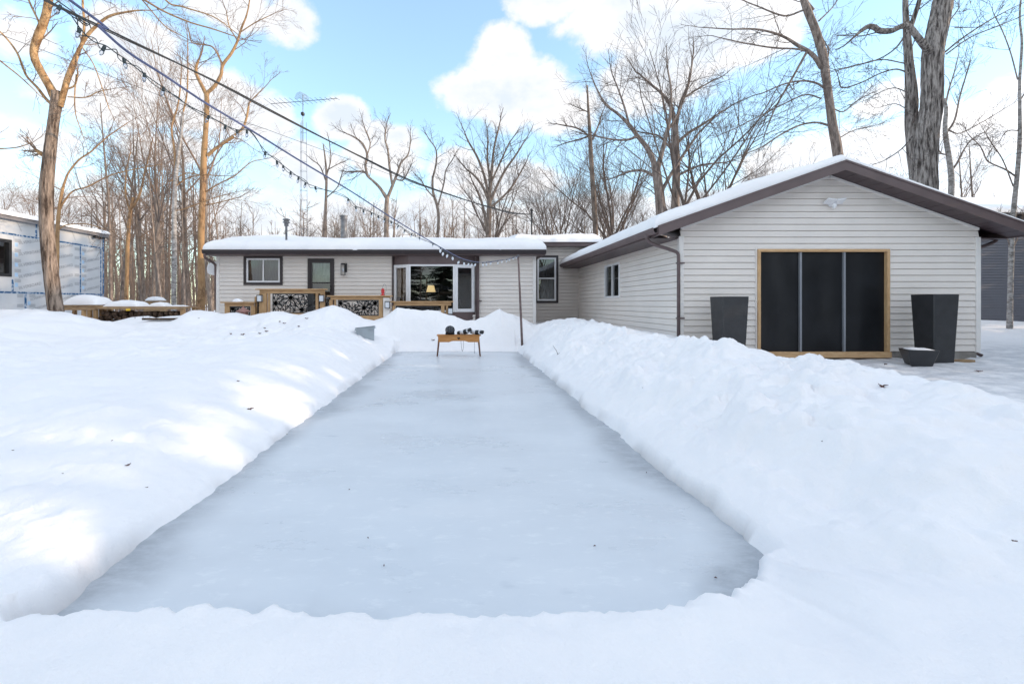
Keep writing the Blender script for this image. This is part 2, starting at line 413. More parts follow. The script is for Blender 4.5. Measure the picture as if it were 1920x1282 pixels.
def lumps(x, y, cell, seed, lo=0.2, hi=0.55):
    # scattered rounded clods: height 0..1
    gx = x / cell; gy = y / cell; ix = np.floor(gx); iy = np.floor(gy); best = np.zeros(x.shape)
    for di in (-1, 0, 1):
        for dj in (-1, 0, 1):
            cx = ix + di; cy = iy + dj
            px = cx + 0.15 + 0.7 * _hash(cx, cy, seed); py = cy + 0.15 + 0.7 * _hash(cx, cy, seed + 1); r = lo + (hi - lo) * _hash(cx, cy, seed + 2); k = _hash(cx, cy, seed + 3)
            d = ((gx - px) ** 2 + (gy - py) ** 2) / (r * r)
            best = np.maximum(best, np.sqrt(np.clip(1 - d, 0, 1)) * r / hi * (0.35 + 0.65 * k))
    return best
def sstep(a, b, x):
    t = np.clip((x - a) / (b - a), 0, 1); return t * t * (3 - 2 * t)
SKYG = (3.5, 3.85, 3.75); EXPOSURE = 0.34
# ================================================================== SETTING: snow ground and ice
_pp = [(-40, 581), (0, 583), (60, 583), (130, 594), (170, 602), (205, 609), (235, 601), (255, 594), (275, 593), (292, 599), (312, 593), (350, 591), (368, 581), (400, 585), (418, 589), (440, 586), (468, 593),
       (500, 586), (520, 583), (560, 591), (600, 579), (625, 572), (650, 580), (680, 597), (700, 601), (720, 595), (745, 577), (766, 579), (790, 582), (820, 583), (842, 592), (870, 600),
       (890, 602), (915, 592), (937, 582), (952, 588), (970, 590), (990, 585), (1010, 592), (1035, 607), (1060, 612)]
PROF_X = np.array([(p[0] - CX) / F * 13.0 for p in _pp]); PROF_Z = np.array([CAMZ - (p[1] - CY) / F * 13.0 for p in _pp])

def terrain(x, y):
    wob = 0.05 * fbm(x * 1.3, y * 1.3, 5, 3) + 0.035 * fbm(x * 7, y * 7, 9, 3)
    # near lip of the rink
    yn = np.interp(x, [-3, 0.55, 0.77, 0.944, 1.23, 1.40, 2.5], [1.58, 1.60, 1.66, 1.78, 2.03, 2.28, 2.4]) + 0.05 * fbm(x * 2.2, x * 0 + 3.3, 21, 2) + 0.05 * fbm(x * 9, x * 0 + 8.3, 22, 4, 0.6)
    sd = np.maximum(np.maximum(-1.55 - x, x - 1.40), np.maximum(y - 11.9, yn - y))
    sdw = sd + wob * np.where(y < yn + 0.15, 0.3, 1.0)
    # ---- left yard
    dl = np.clip(-1.55 - x, 0, None)
    T = 0.15 + 0.20 * sstep(1.8, 4.0, y) + 0.10 * sstep(4, 8, y) + 0.09 * sstep(8, 11.5, y)
    T = T + 0.50 * sstep(-7.2, -9.5, x) * np.exp(-((y - 10.9) / np.where(y > 10.9, 0.85, 1.7)) ** 2) * (1 - 0.6 * sstep(-13, -20, x))
    T = T + 0.07 * fbm(x * 0.55 + y * 0.2, y * 0.75, 31, 3) + 0.035 * fbm(x * 1.7, y * 2.4, 33, 3) + 0.022 * fbm(x * 6, y * 6, 35, 4, 0.6)
    T = T + 0.05 * np.exp(-((dl - 1.3) / 0.6) ** 2) * sstep(2.2, 4.5, y)           # piled rim
    T = T + 0.13 * np.exp(-((x + 3.2) / 1.2) ** 2 - ((y - 8.6) / 0.9) ** 2)
    T = T + 0.10 * np.exp(-((x + 3.9) / 0.8) ** 2 - ((y - 4.6) / 0.6) ** 2)
    T = T - 0.30 * np.exp(-((x + 1.9) / 0.8) ** 2 - ((y - 11.5) / 1.0) ** 2)
    wl_, vl_ = x + 0.07 * fbm(x * 4, y * 4, 251, 2), y + 0.07 * fbm(x * 4, y * 4, 253, 2)
    pl_ = sstep(0.02, 0.32, fbm(x * 0.6 + 8, y * 0.6, 255, 3))
    T = T + pl_ * (0.075 * lumps(wl_, vl_, 0.45, 261) + 0.03 * lumps(wl_, vl_, 0.15, 265)) + 0.05 * np.abs(fbm(x * 0.9 + y * 0.5, y * 2.2 - x * 0.3, 271, 3))
    rg = np.exp(-((x + 5.6) / 2.2) ** 2 - ((y - 11.6) / 1.1) ** 2)
    T = T + rg * (0.16 * lumps(wl_, vl_, 0.55, 281) + 0.06 * lumps(wl_, vl_, 0.2, 285))
    zl = 0.025 + (T - 0.025) * (1 - (1 - np.clip(dl / (0.40 + 0.90 * sstep(1.9, 3.6, y) - 0.5 * sstep(6, 11, y)), 0, 1)) ** 2.0)
    # ---- right bank
    dr = np.clip(x - 1.40, 0, None)
    xc = 3.05 - 0.10 * np.clip(y - 8, 0, 5)
    C = np.interp(y, [-2, 0, 1, 2, 3, 4, 5, 6.5, 8, 9.5, 11, 12.2, 13, 14], [0.36, 0.38, 0.41, 0.47, 0.55, 0.66, 0.72, 0.66, 0.64, 0.70, 0.79, 0.80, 0.66, 0.52])
    C = C + 0.06 * fbm(y * 1.1, y * 0 + 2.2, 41, 3)
    u = np.clip(dr / np.maximum(xc - 1.40, 0.3), 0, 1)
    rise = 0.55 * (1 - (1 - u) ** 2.6) + 0.45 * sstep(0, 1, u)
    gr = 0.055 + 0.02 * fbm(x * 1.0, y * 1.8, 47, 3)
    gr = np.where(y > 9.0, gr, gr + 0.16 * sstep(5, 1, y))
    out = np.where(y > 9.9, 0.50, 0)
    fall = sstep(0.15, 2.1, x - xc)
    Rz = np.interp(x, [3.0, 3.4, 4.1, 5.2, 6.8, 10], [0.66, 0.62, 0.50, 0.22, 0.17, 0.15]) + 0.04 * fbm(x * 1.3, y * 1.3, 43, 3)
    Rz = Rz + (0.40 - Rz) * sstep(4.3, 1.3, y)
    back = gr + (Rz - gr) * sstep(5.9, 4.5, y) * (1 - sstep(4.8, 6.0, y) * fall)
    back = C + (back - C) * sstep(0.0, 0.45, x - xc)
    back = np.where(y > 4.5, back + (C + (gr - C) * fall - back) * sstep(4.5, 5.6, y), back)
    wallz = C + (0.50 - C) * np.clip((x - xc) / np.maximum(4.55 - xc, 0.2), 0, 1)
    wallz = wallz + (gr - wallz) * sstep(4.62, 4.95, x)
    wy = sstep(8.2, 9.8, y)
    past = back * (1 - wy) + wallz * wy
    zr = np.where(x < xc, 0.05 + (C - 0.05) * rise, past)
    inb = sstep(0.0, 0.5, dr) * (1 - sstep(0.05, 0.8, x - xc)) 
    clod = fbm(x * 2.1, y * 2.1, 51, 4, 0.55)
    ridg = np.abs(fbm(x * 4.2 + 9, y * 4.2, 57, 4, 0.55))
    zr = zr + 0.018 * fbm(x * 6.5, y * 6.5, 52, 4, 0.6) * sstep(0.05, 0.4, dr) + inb * (0.13 * clod - 0.10 * ridg * sstep(-0.25, 0.35, fbm(x * 0.9, y * 0.9, 59, 2)) * sstep(2.5, 4, y) + 0.03)
    zr = zr + (1 - inb) * (0.03 * fbm(x * 2.6, y * 3.0, 61, 4, 0.55) + 0.02 * np.maximum(0, fbm(x * 5, y * 5, 67, 3)) * (y > 4.5)) * (x > 2)
    wx_, wy_ = x + 0.06 * fbm(x * 5, y * 5, 151, 2), y + 0.06 * fbm(x * 5, y * 5, 153, 2)
    patch = sstep(-0.12, 0.22, fbm(x * 0.8 + 4, y * 0.8, 155, 3))
    zr = zr + inb * patch * (0.11 * lumps(wx_, wy_, 0.36, 161) + 0.05 * lumps(wx_, wy_, 0.14, 165)) * sstep(1.8, 3.2, y)
    zr = zr + inb * 0.022 * lumps(wx_, wy_, 0.10, 171, 0.15, 0.45) * sstep(0.75, 0.1, dr)
    # trampled lumps on the crest that catch the light
    zr = zr + 0.07 * np.abs(fbm(x * 5, y * 3.2, 63, 3)) * np.exp(-((x - 3.2) / 0.8) ** 2 - ((y - 4.3) / 0.9) ** 2)
    # ---- far bank (in front of the house)
    prof = np.interp(x, PROF_X, PROF_Z) + 0.02 * fbm(x * 5, y * 2.5, 71, 3)
    df = np.clip(y - 11.9, 0, None)
    zmid = 0.04 + 0.10 * sstep(0, 0.5, df) + (prof - 0.14) * (0.35 * np.clip((df - 0.15) / 1.0, 0, 1) + 0.65 * sstep(0.1, 1.1, df)) + (0.06 * fbm(x * 1.6, y * 2, 73, 4) + 0.045 * lumps(x + 0.1 * fbm(x * 3, y * 3, 75, 2), y, 0.4, 77)) * sstep(0.2, 0.6, df)
    zmid = np.where(df > 1.1, prof, zmid)
    # ---- foreground
    zf = 0.235 + 0.035 * fbm(x * 1.4, y * 1.4, 81, 3) + 0.014 * fbm(x * 6, y * 6, 83, 4) - 0.045 * sstep(0.12, 0.0, yn - y)
    zf = zf + sstep(0.22, 0.05, yn - y) * (0.030 * fbm(x * 8, y * 5, 85, 3) + 0.012 * fbm(x * 22, y * 18, 86, 2))
    zf = zf * (1 - 0.80 * sstep(0.80, 1.38, x) * sstep(2.6, 1.7, x) * sstep(0.75, 0.05, yn - y))
    # ---- assemble
    wl = sstep(0.1, -0.5, x + 1.55); wr = sstep(-0.1, 0.5, x - 1.40)
    z = np.where(x < -1.55, zl, np.where(x > 1.40, zr, zmid))
    # corners: blend the far bank sideways
    fl = sstep(11.4, 12.9, y)
    z = np.where((x < -1.55), zl + (np.maximum(prof, zl * 0.0 + prof) - zl) * fl, z)
    cl = sstep(-2.9, -1.35, x) * sstep(11.75, 12.3, y)
    z = np.where(x < -1.55, z + (zmid - z) * cl, z)
    cr = sstep(2.4, 1.40, x)
    z = np.where((x > 1.40) & (y > 11.0), zr + (zmid - zr) * cr * sstep(11.7, 12.6, y), z)
    # behind the far bank
    bg = 0.50 + 0.05 * fbm(x * 0.4, y * 0.4, 91, 3)
    bk = sstep(13.1, 14.2, y) * sstep(4.6, 3.6, x)
    z = z + (bg - z) * bk
    # right ground behind the garage and further
    z = np.where(x > 4.5, z + (0.30 - z) * sstep(13, 19, y), z)
    # foreground strip
    ff = sstep(0.05, -0.55, y - yn)
    near = np.where(np.abs(x + 0.075) < 1.475, (y < yn).astype(float), ff)
    nl = np.where(x < -1.55, sstep(0.9, -0.3, y - yn), near)
    z = np.where(x > 1.40, z + (np.maximum(zf, z * 0.8) - z) * ff, z + (zf - z) * nl)
    # mound right of the driveway far beside the neighbour
    z = z + 0.25 * np.exp(-((x - 20) / 5.0) ** 2 - ((y - 20.5) / 2.0) ** 2)
    e = sstep(-0.03, 0.10, sdw)
    z = -0.07 + (z + 0.07) * e
    z = z + 0.012 * fbm(x * 12, y * 12, 95, 3) * sstep(0.25, 0.0, np.abs(sdw - 0.05)) 
    trod = sstep(1.3, 2.3, x - xc) * sstep(5.0, 5.8, y) * (1 - sstep(11, 15, y)) * (x > 3) * (1 - wy * sstep(5.2, 4.9, x))
    soil = 0.75 * sstep(0.10, 0.0, sdw) * sstep(-0.05, 0.3, fbm(x * 1.8, y * 1.8, 99, 3) + 0.1) * (y > yn + 0.1) * (y < 11.7)
    return z, np.clip(trod, 0, 1), np.clip(soil, 0, 1), sd

def axis(segs):
    a = [segs[0][0]]
    for s, e, d0, d1 in segs:
        p = s
        while p < e - 1e-6:
            t = (p - s) / (e - s); p = min(e, p + d0 + (d1 - d0) * t); a.append(p)
    return np.array(a)

def grid_mesh(name, xs, ys, fn, mat, attrs):
    X, Y = np.meshgrid(xs, ys)
    R = fn(X, Y); Z = R[0]
    nx, ny = len(xs), len(ys)
    co = np.stack([X, Y, Z], -1).reshape(-1, 3).astype(np.float32)
    i = np.arange(nx * ny).reshape(ny, nx)
    q = np.stack([i[:-1, :-1], i[:-1, 1:], i[1:, 1:], i[1:, :-1]], -1).reshape(-1)
    me = bpy.data.meshes.new(name)
    me.vertices.add(nx * ny); me.vertices.foreach_set('co', co.ravel())
    nf = (nx - 1) * (ny - 1)
    me.loops.add(nf * 4); me.loops.foreach_set('vertex_index', q.astype(np.int32))
    me.polygons.add(nf); me.polygons.foreach_set('loop_start', (np.arange(nf) * 4).astype(np.int32))
    me.polygons.foreach_set('use_smooth', np.ones(nf, bool))
    for k, an in enumerate(attrs):
        a = me.attributes.new(an, 'FLOAT', 'POINT'); a.data.foreach_set('value', R[k + 1].ravel().astype(np.float32))
    me.update(); me.validate()
    me.materials.append(mat)
    o = bpy.data.objects.new(name, me); COL.objects.link(o)
    return o

xs = axis([(-160, -40, 20, 8), (-40, -14, 5, 0.5), (-14, -5, 0.16, 0.05), (-5, -2.2, 0.035, 0.02), (-2.2, 2.4, 0.015, 0.015), (2.4, 5.2, 0.025, 0.03), (5.2, 14, 0.05, 0.2), (14, 40, 0.4, 5), (40, 160, 8, 20)])
ys = axis([(-60, -4, 10, 1), (-4, 0.5, 0.5, 0.03), (0.5, 2.4, 0.013, 0.015), (2.4, 8, 0.02, 0.035), (8, 14.5, 0.035, 0.045), (14.5, 24, 0.2, 0.6), (24, 60, 1.5, 5), (60, 220, 10, 20)])
ground = grid_mesh('ground', xs, ys, lambda x, y: terrain(x, y)[:3], M['snow_ground'], ['trodden', 'soil'])
tag(ground, None, None, None, 'structure')
def gz(x, y): return float(terrain(np.array([float(x)]), np.array([float(y)]))[0][0])

def ice_fn(x, y):
    sd = terrain(x, y)[3]
    rim = 0.95 * sstep(-0.34, 0.03, sd + 0.24 * fbm(x * 1.5, y * 1.5, 111, 4)) ** 1.4
    return 0.002 * fbm(x * 1.3, y * 1.3, 113, 2), rim
ice = grid_mesh('ice', np.arange(-1.75, 1.62, 0.04), np.arange(1.35, 12.12, 0.04), ice_fn, M['ice'], ['rim'])
tag(ice, None, None, None, 'structure')

# ================================================================== BUILDING HELPERS
def siding(mb, P, u, n, L, z0, z1, pitch, openings=(), lim=None, lip=0.025, top=0.004, gap=0.0095, rec=-0.024):
    P = Vector(P); u = Vector(u); n = Vector(n)
    flip = u.cross(Vector((0, 0, 1))).dot(n) < 0
    def q(a, b, c, d):
        mb.poly([a, b, c, d] if not flip else [d, c, b, a])
    def pt(uu, z, o): return P + u * uu + n * o + Vector((0, 0, z - P.z))
    k = 0
    while True:
        za = z0 + k * pitch; zb = min(z1, za + pitch)
        if za >= z1 - 1e-4: break
        cuts = {za, zb}
        for o in openings:
            for zz in (o[2], o[3]):
                if za + 1e-4 < zz < zb - 1e-4: cuts.add(zz)
        cuts = sorted(cuts)
        offs = lambda z: top + (lip - top) * max(0.0, 1 - (z - za) / pitch) ** 0.7
        for ci in range(len(cuts) - 1):
            zl, zh = cuts[ci], cuts[ci + 1]; zm = (zl + zh) / 2
            iv = [(0.0, L)]
            for o in openings:
                if o[2] < zm < o[3]:
                    niv = []
                    for a, b in iv:
                        if o[1] <= a or o[0] >= b: niv.append((a, b)); continue
                        if o[0] > a: niv.append((a, o[0]))
                        if o[1] < b: niv.append((o[1], b))
                    iv = niv
            for a, b in iv:
                al, bl, ah, bh = a, b, a, b
                if lim:
                    l0, r0 = lim(zl); l1, r1 = lim(zh)
                    al = max(a, l0); bl = min(b, r0); ah = max(a, l1); bh = min(b, r1)
                    if al >= bl: continue
                    if ah > bh: ah = bh = (ah + bh) / 2
                zf_ = zl
                if ci == 0:
                    # open lap: the course hangs a finger's breadth clear of the one below
                    zg = min(zl + gap, zh - 0.002); zf_ = zg
                    q(pt(al, zl, rec), pt(bl, zl, rec), pt(bl, zg, rec), pt(al, zg, rec))
                    q(pt(al, zg, rec), pt(bl, zg, rec), pt(bl, zg, lip), pt(al, zg, lip))
                    q(pt(al, zl, top), pt(bl, zl, top), pt(bl, zl, rec), pt(al, zl, rec))
                q(pt(al, zf_, offs(zf_)), pt(bl, zf_, offs(zf_)), pt(bh, zh, offs(zh)), pt(ah, zh, offs(zh)))
        k += 1

def frame_rect(mb, P, u, n, u0, u1, z0, z1, w, d0, d1, wb=None):
    # rectangular frame in a wall plane; P gives the plane, u along it, n outwards
    P = Vector(P); u = Vector(u); n = Vector(n)
    wb = wb if wb is not None else w
    def blk(a, b, c, d):
        pts = []
        for o in (d0, d1):
            for (uu, zz) in ((a, c), (b, c), (b, d), (a, d)):
                pts.append(P + u * uu + n * o + Vector((0, 0, zz - P.z)))
        mb.faces(pts, [(3, 2, 1, 0), (4, 5, 6, 7), (0, 1, 5, 4), (1, 2, 6, 5), (2, 3, 7, 6), (3, 0, 4, 7)])
    blk(u0, u0 + w, z0, z1); blk(u1 - w, u1, z0, z1)
    blk(u0 + w, u1 - w, z1 - w, z1); blk(u0 + w, u1 - w, z0, z0 + wb)
def wall_box(mb, P, u, n, u0, u1, z0, z1, d0, d1):
    P = Vector(P); u = Vector(u); n = Vector(n); pts = []
    for o in (d0, d1):
        for (uu, zz) in ((u0, z0), (u1, z0), (u1, z1), (u0, z1)):
            pts.append(P + u * uu + n * o + Vector((0, 0, zz - P.z)))
    mb.faces(pts, [(3, 2, 1, 0), (4, 5, 6, 7), (0, 1, 5, 4), (1, 2, 6, 5), (2, 3, 7, 6), (3, 0, 4, 7)])

def roof_snow(mb, P0, U, V, th, seed, edges, nu=90, nv=40, w=0.22, rough=0.05):
    # blanket on a roof plane. P0 corner at the eave, U along the eave, V up the slope. edges = (eave, ridge, left, right) flags that are rounded off
    P0 = np.array(P0, float); U = np.array(U, float); V = np.array(V, float)
    lu = np.linalg.norm(U); lv = np.linalg.norm(V)
    def ax(n, l, a, b):
        s = np.linspace(0, 1, n)
        d = [0, 0.01, 0.025, 0.05, 0.08, 0.12, 0.17, 0.22]
        e = [x / l for x in d if x / l < 0.4]
        return np.array(sorted(set(list(np.round(s, 5)) + e + [1 - x for x in e])))
    su = ax(nu, lu, 0, 0); sv = ax(nv, lv, 0, 0)
    A, B = np.meshgrid(su, sv)
    d = np.full(A.shape, 9.0)
    if edges[0]: d = np.minimum(d, B * lv)
    if edges[1]: d = np.minimum(d, (1 - B) * lv)
    if edges[2]: d = np.minimum(d, A * lu)
    if edges[3]: d = np.minimum(d, (1 - A) * lu)
    q = np.clip(d / w, 0, 1); prof = np.sqrt(np.clip(1 - (1 - q) ** 2, 0, 1))
    n_ = fbm(A * lu * 0.8, B * lv * 0.8, seed, 4) ; n2 = fbm(A * lu * 4, B * lv * 4, seed + 3, 3)
    th_ = th(A, B) if callable(th) else th
    t = 0.015 + (th_ - 0.015) * prof * (1 + 0.30 * n_) + rough * 0.4 * n2 * prof
    P = P0 + A[..., None] * U + B[..., None] * V
    # ragged eave edge
    rag = 0.035 * fbm(A * lu * 2.5, A * 0, seed + 9, 4)
    Vn = V / lv
    P = P - (np.clip(1 - B * lv / 0.25, 0, 1) * (rag + 0.02) * (1 if edges[0] else 0))[..., None] * Vn
    P[..., 2] += t
    ny, nx = A.shape
    base = len(mb.v); mb.v.extend([tuple(p) for p in P.reshape(-1, 3)])
    for j in range(ny - 1):
        for i in range(nx - 1):
            a = base + j * nx + i
            mb.f.append((a, a + 1, a + nx + 1, a + nx)); mb.mi.append(mb.cur); mb.sm.append(True)
    # skirts down to the roof
    def skirt(ids):
        b0 = len(mb.v)
        for k in ids:
            x, y, z = mb.v[base + k]; mb.v.append((x, y, z - 0.05))
        for m in range(len(ids) - 1):
            mb.f.append((base + ids[m], b0 + m, b0 + m + 1, base + ids[m + 1])); mb.mi.append(mb.cur); mb.sm.append(True)
    skirt(list(range(nx))); skirt([ (ny - 1) * nx + i for i in range(nx)]); skirt([j * nx for j in range(ny)]); skirt([j * nx + nx - 1 for j in range(ny)])
# ================================================================== GARAGE (right)
GX0, GX1, GY0, GY1 = 4.58, 10.78, 10.0, 18.57
GXM = (GX0 + GX1) / 2
FYg = 9.55                                            # gable fascia plane
ZAPEX, ZEAVE, HALF = 4.05, 2.742, 3.73                # top of fascia
SL = (ZAPEX - ZEAVE) / HALF
def roofz(x): return ZAPEX - SL * abs(x - GXM)
g = thing('garage', (GXM, GY0, 0.06), 'pale vinyl-sided gable garage with brown fascia and snow on its roof beside the rink', 'garage')
DO = (6.167, 8.91, 0.10, 2.33)                        # doorway (X0, X1, z0, z1)
mb = MB()
front_top = ZAPEX - 0.19
def lim_front(z):
    h = (front_top - z) / SL
    return (max(0, GXM - GX0 - h), min(GX1 - GX0, GXM - GX0 + h))
siding(mb, (GX0, GY0, 0.2), (1, 0, 0), (0, -1, 0), GX1 - GX0, 0.20, front_top, 0.132, [(DO[0] - GX0, DO[1] - GX0, -1, DO[3])], lim_front)
WO = (13.74, 15.15, 1.37, 2.39)
siding(mb, (GX0, GY0, 0.2), (0, 1, 0), (-1, 0, 0), GY1 - GY0, 0.20, 2.60, 0.132, [(WO[0] - GY0, WO[1] - GY0, WO[2], WO[3])])
siding(mb, (GX1, GY0, 0.2), (0, 1, 0), (1, 0, 0), GY1 - GY0, 0.20, 2.60, 0.132)
def lim_back(z): return lim_front(z)
siding(mb, (GX0, GY1, 0.2), (1, 0, 0), (0, 1, 0), GX1 - GX0, 0.20, front_top, 0.132, [], lim_front)
mb.build('wall', M['siding'], g)
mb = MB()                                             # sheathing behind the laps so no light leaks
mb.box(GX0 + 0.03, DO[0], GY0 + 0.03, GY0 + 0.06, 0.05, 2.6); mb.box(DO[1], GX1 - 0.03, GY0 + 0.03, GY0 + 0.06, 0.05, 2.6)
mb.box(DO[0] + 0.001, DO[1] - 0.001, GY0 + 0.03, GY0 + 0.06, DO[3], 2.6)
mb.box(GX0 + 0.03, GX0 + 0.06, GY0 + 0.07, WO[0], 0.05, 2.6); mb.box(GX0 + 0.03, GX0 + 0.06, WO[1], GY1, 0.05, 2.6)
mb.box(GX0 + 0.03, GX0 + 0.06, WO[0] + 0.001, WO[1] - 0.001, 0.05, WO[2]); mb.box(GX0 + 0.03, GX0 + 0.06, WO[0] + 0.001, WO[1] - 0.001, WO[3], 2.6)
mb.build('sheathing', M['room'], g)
mb = MB()
mb.bbox(GX0 - 0.035, GX0 + 0.065, GY0 - 0.035, GY0 + 0.06, 0.12, 2.60); mb.build('corner_trim', M['siding_trim'], g); mb = MB()
mb.bbox(GX1 - 0.065, GX1 + 0.035, GY0 - 0.035, GY0 + 0.06, 0.19, 2.58); mb.build('corner_trim', M['siding_trim'], g); mb = MB()
for s in (-1, 1):                                     # thin pale rake moulding under the soffit
    a = (GXM + s * 0.02, front_top); b = (GXM + s * (GXM - GX0 + 0.0), front_top - SL * (GXM - GX0))
    mb.prism([a, b, (b[0], b[1] - 0.045), (a[0], a[1] - 0.045)] if s > 0 else [b, a, (a[0], a[1] - 0.045), (b[0], b[1] - 0.045)], lambda u, v, d: (u, d, v), GY0 - 0.032, GY0 - 0.006)
mb.build('rake_moulding', M['siding_trim'], g)
mb = MB(); mb.box(GX0 + 0.02, DO[0] - 0.02, GY0 + 0.004, GY0 + 0.1, -0.2, 0.215); mb.build('foundation', M['concrete'], g); mb = MB(); mb.box(DO[1] + 0.02, GX1 - 0.02, GY0 + 0.004, GY0 + 0.1, -0.2, 0.215); mb.build('foundation', M['concrete'], g); mb = MB(); mb.box(GX1 - 0.1, GX1 - 0.005, GY0 + 0.11, GY1, -0.2, 0.215); mb.build('foundation', M['concrete'], g); mb = MB(); mb.box(GX0 + 0.005, GX0 + 0.1, GY0 + 0.11, GY1, -0.2, 0.215)
mb.build('foundation', M['concrete'], g)
# roof deck, fascia, soffit
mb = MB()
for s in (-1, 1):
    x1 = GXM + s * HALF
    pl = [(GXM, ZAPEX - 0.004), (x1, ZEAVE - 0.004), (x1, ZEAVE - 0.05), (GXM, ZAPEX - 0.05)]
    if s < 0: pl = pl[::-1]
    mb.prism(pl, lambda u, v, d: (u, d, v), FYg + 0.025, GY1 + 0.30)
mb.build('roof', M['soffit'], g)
mb = MB()
FH = 0.19
for s in (-1, 1):
    x1 = GXM + s * HALF
    pl = [(GXM, ZAPEX), (x1, ZEAVE), (x1, ZEAVE - FH), (GXM, ZAPEX - FH)]
    if s < 0: pl = pl[::-1]
    mb.prism(pl, lambda u, v, d: (u, d, v), FYg, FYg + 0.02)
    pl2 = [(GXM, ZAPEX + 0.012), (x1 + s * 0.02, ZEAVE + 0.006), (x1 + s * 0.02, ZEAVE - 0.03), (GXM, ZAPEX - 0.024)]   # drip edge
    if s < 0: pl2 = pl2[::-1]
    mb.prism(pl2, lambda u, v, d: (u, d, v), FYg - 0.012, FYg - 0.002)
mb.build('fascia', M['brown'], g)
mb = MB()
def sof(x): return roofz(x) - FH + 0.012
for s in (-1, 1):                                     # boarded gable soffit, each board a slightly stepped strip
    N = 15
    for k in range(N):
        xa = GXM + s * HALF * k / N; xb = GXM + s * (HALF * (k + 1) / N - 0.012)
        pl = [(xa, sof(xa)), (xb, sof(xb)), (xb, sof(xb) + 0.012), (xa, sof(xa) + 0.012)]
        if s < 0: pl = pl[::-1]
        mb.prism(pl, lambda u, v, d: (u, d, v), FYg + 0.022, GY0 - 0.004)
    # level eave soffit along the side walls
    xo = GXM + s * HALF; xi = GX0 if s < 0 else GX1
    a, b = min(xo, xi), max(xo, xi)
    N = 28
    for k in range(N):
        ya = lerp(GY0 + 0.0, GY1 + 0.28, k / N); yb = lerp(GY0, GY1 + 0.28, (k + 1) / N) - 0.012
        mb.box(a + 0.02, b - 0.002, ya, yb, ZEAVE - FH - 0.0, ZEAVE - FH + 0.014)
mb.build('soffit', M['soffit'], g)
for s in (-1, 1):                                     # side fascia boards
    xo = GXM + s * HALF; mb = MB()
    mb.box(min(xo, xo - s * 0.02), max(xo, xo - s * 0.02), FYg + 0.022, GY1 + 0.3, ZEAVE - FH, ZEAVE - 0.052)
    mb.build('eave_board', M['brown'], g)
def gutter(parent, x, y0, y1, z, side):
    prof = [(0, 0), (0, -0.10), (side * 0.03, -0.12), (side * 0.075, -0.12), (side * 0.105, -0.06), (side * 0.115, 0.0), (side * 0.10, 0.0), (side * 0.09, -0.06), (side * 0.065, -0.105), (side * 0.03, -0.105), (side * 0.012, -0.09), (side * 0.012, 0)]
    m = MB(); m.prism(prof, lambda u, v, d: (x + u, d, z + v), y0, y1); return m.build('gutter', M['brown'], parent)
gutter(g, GXM - HALF - 0.002, FYg + 0.02, GY1 + 0.28, ZEAVE - 0.03, -1)
gutter(g, GXM + HALF + 0.002, FYg + 0.02, GY1 + 0.28, ZEAVE - 0.03, 1)
# downspout: drops from the gutter, elbows to the corner, runs down it
xg = GXM - HALF - 0.06; yd = GY0 - 0.02
def rect_pipe(mb, pts, w=0.036, h=0.028):
    mb.tube(pts, [w] * len(pts), 8)
mb = MB()
dpt = cat_rom([(xg, yd, ZEAVE - 0.14), (xg, yd, ZEAVE - 0.21), (xg + 0.12, yd - 0.01, ZEAVE - 0.31), (GX0 - 0.22, yd - 0.03, ZEAVE - 0.43), (GX0 - 0.08, yd - 0.04, ZEAVE - 0.50), (GX0 - 0.06, yd - 0.04, ZEAVE - 0.62)], 4)
rect_pipe(mb, dpt + [(GX0 - 0.06, yd - 0.04, 0.2)])
mb.lathe([(0.055, 0), (0.055, 0.07)], (xg, yd, ZEAVE - 0.19), 10)
ds = mb.build('downspout', M['brown'], g)
for z in (2.02, 0.88):
    mb = MB(); mb.box(GX0 - 0.10, GX0 + 0.05, yd - 0.082, yd + 0.0, z, z + 0.03); mb.build('bracket', M['brown'], ds)
mb = MB()
x2 = GXM + HALF + 0.05
mb.tube(cat_rom([(x2, GY0 + 0.25, ZEAVE - 0.13), (x2 - 0.05, GY0 + 0.25, ZEAVE - 0.22), (x2 - 0.30, GY0 + 0.22, ZEAVE - 0.32), (GX1 + 0.09, GY0 + 0.2, ZEAVE - 0.42), (GX1 + 0.07, GY0 + 0.2, ZEAVE - 0.6)], 4) + [(GX1 + 0.07, GY0 + 0.2, 0.2), (GX1 + 0.20, GY0 + 0.1, 0.10)], 0.036, 8)
mb.build('downspout', M['brown'], g)
# snow on the roof
mb = MB()
xl = GXM - HALF
th = lambda A, B: 0.13 + 0.13 * np.exp(-((B - 0.42) / 0.35) ** 2) + 0.05 * np.exp(-((B - 0.08) / 0.15) ** 2) * A
roof_snow(mb, (xl - 0.06, GY1 + 0.25, ZEAVE + 0.002), (0, -(GY1 + 0.25 - FYg - 0.02), 0), (HALF + 0.06, 0, ZAPEX - ZEAVE + 0.02), th, 201, (1, 0, 1, 1), 110, 60, 0.20)
xr = GXM + HALF
th2 = lambda A, B: 0.07 + 0.05 * B
roof_snow(mb, (xr + 0.02, FYg + 0.02, ZEAVE + 0.002), (0, (GY1 + 0.25 - FYg - 0.02), 0), (-HALF - 0.02, 0, ZAPEX - ZEAVE + 0.008), th2, 211, (1, 0, 1, 1), 90, 60, 0.10)
mb.build('roof_snow', M['snow'], g)
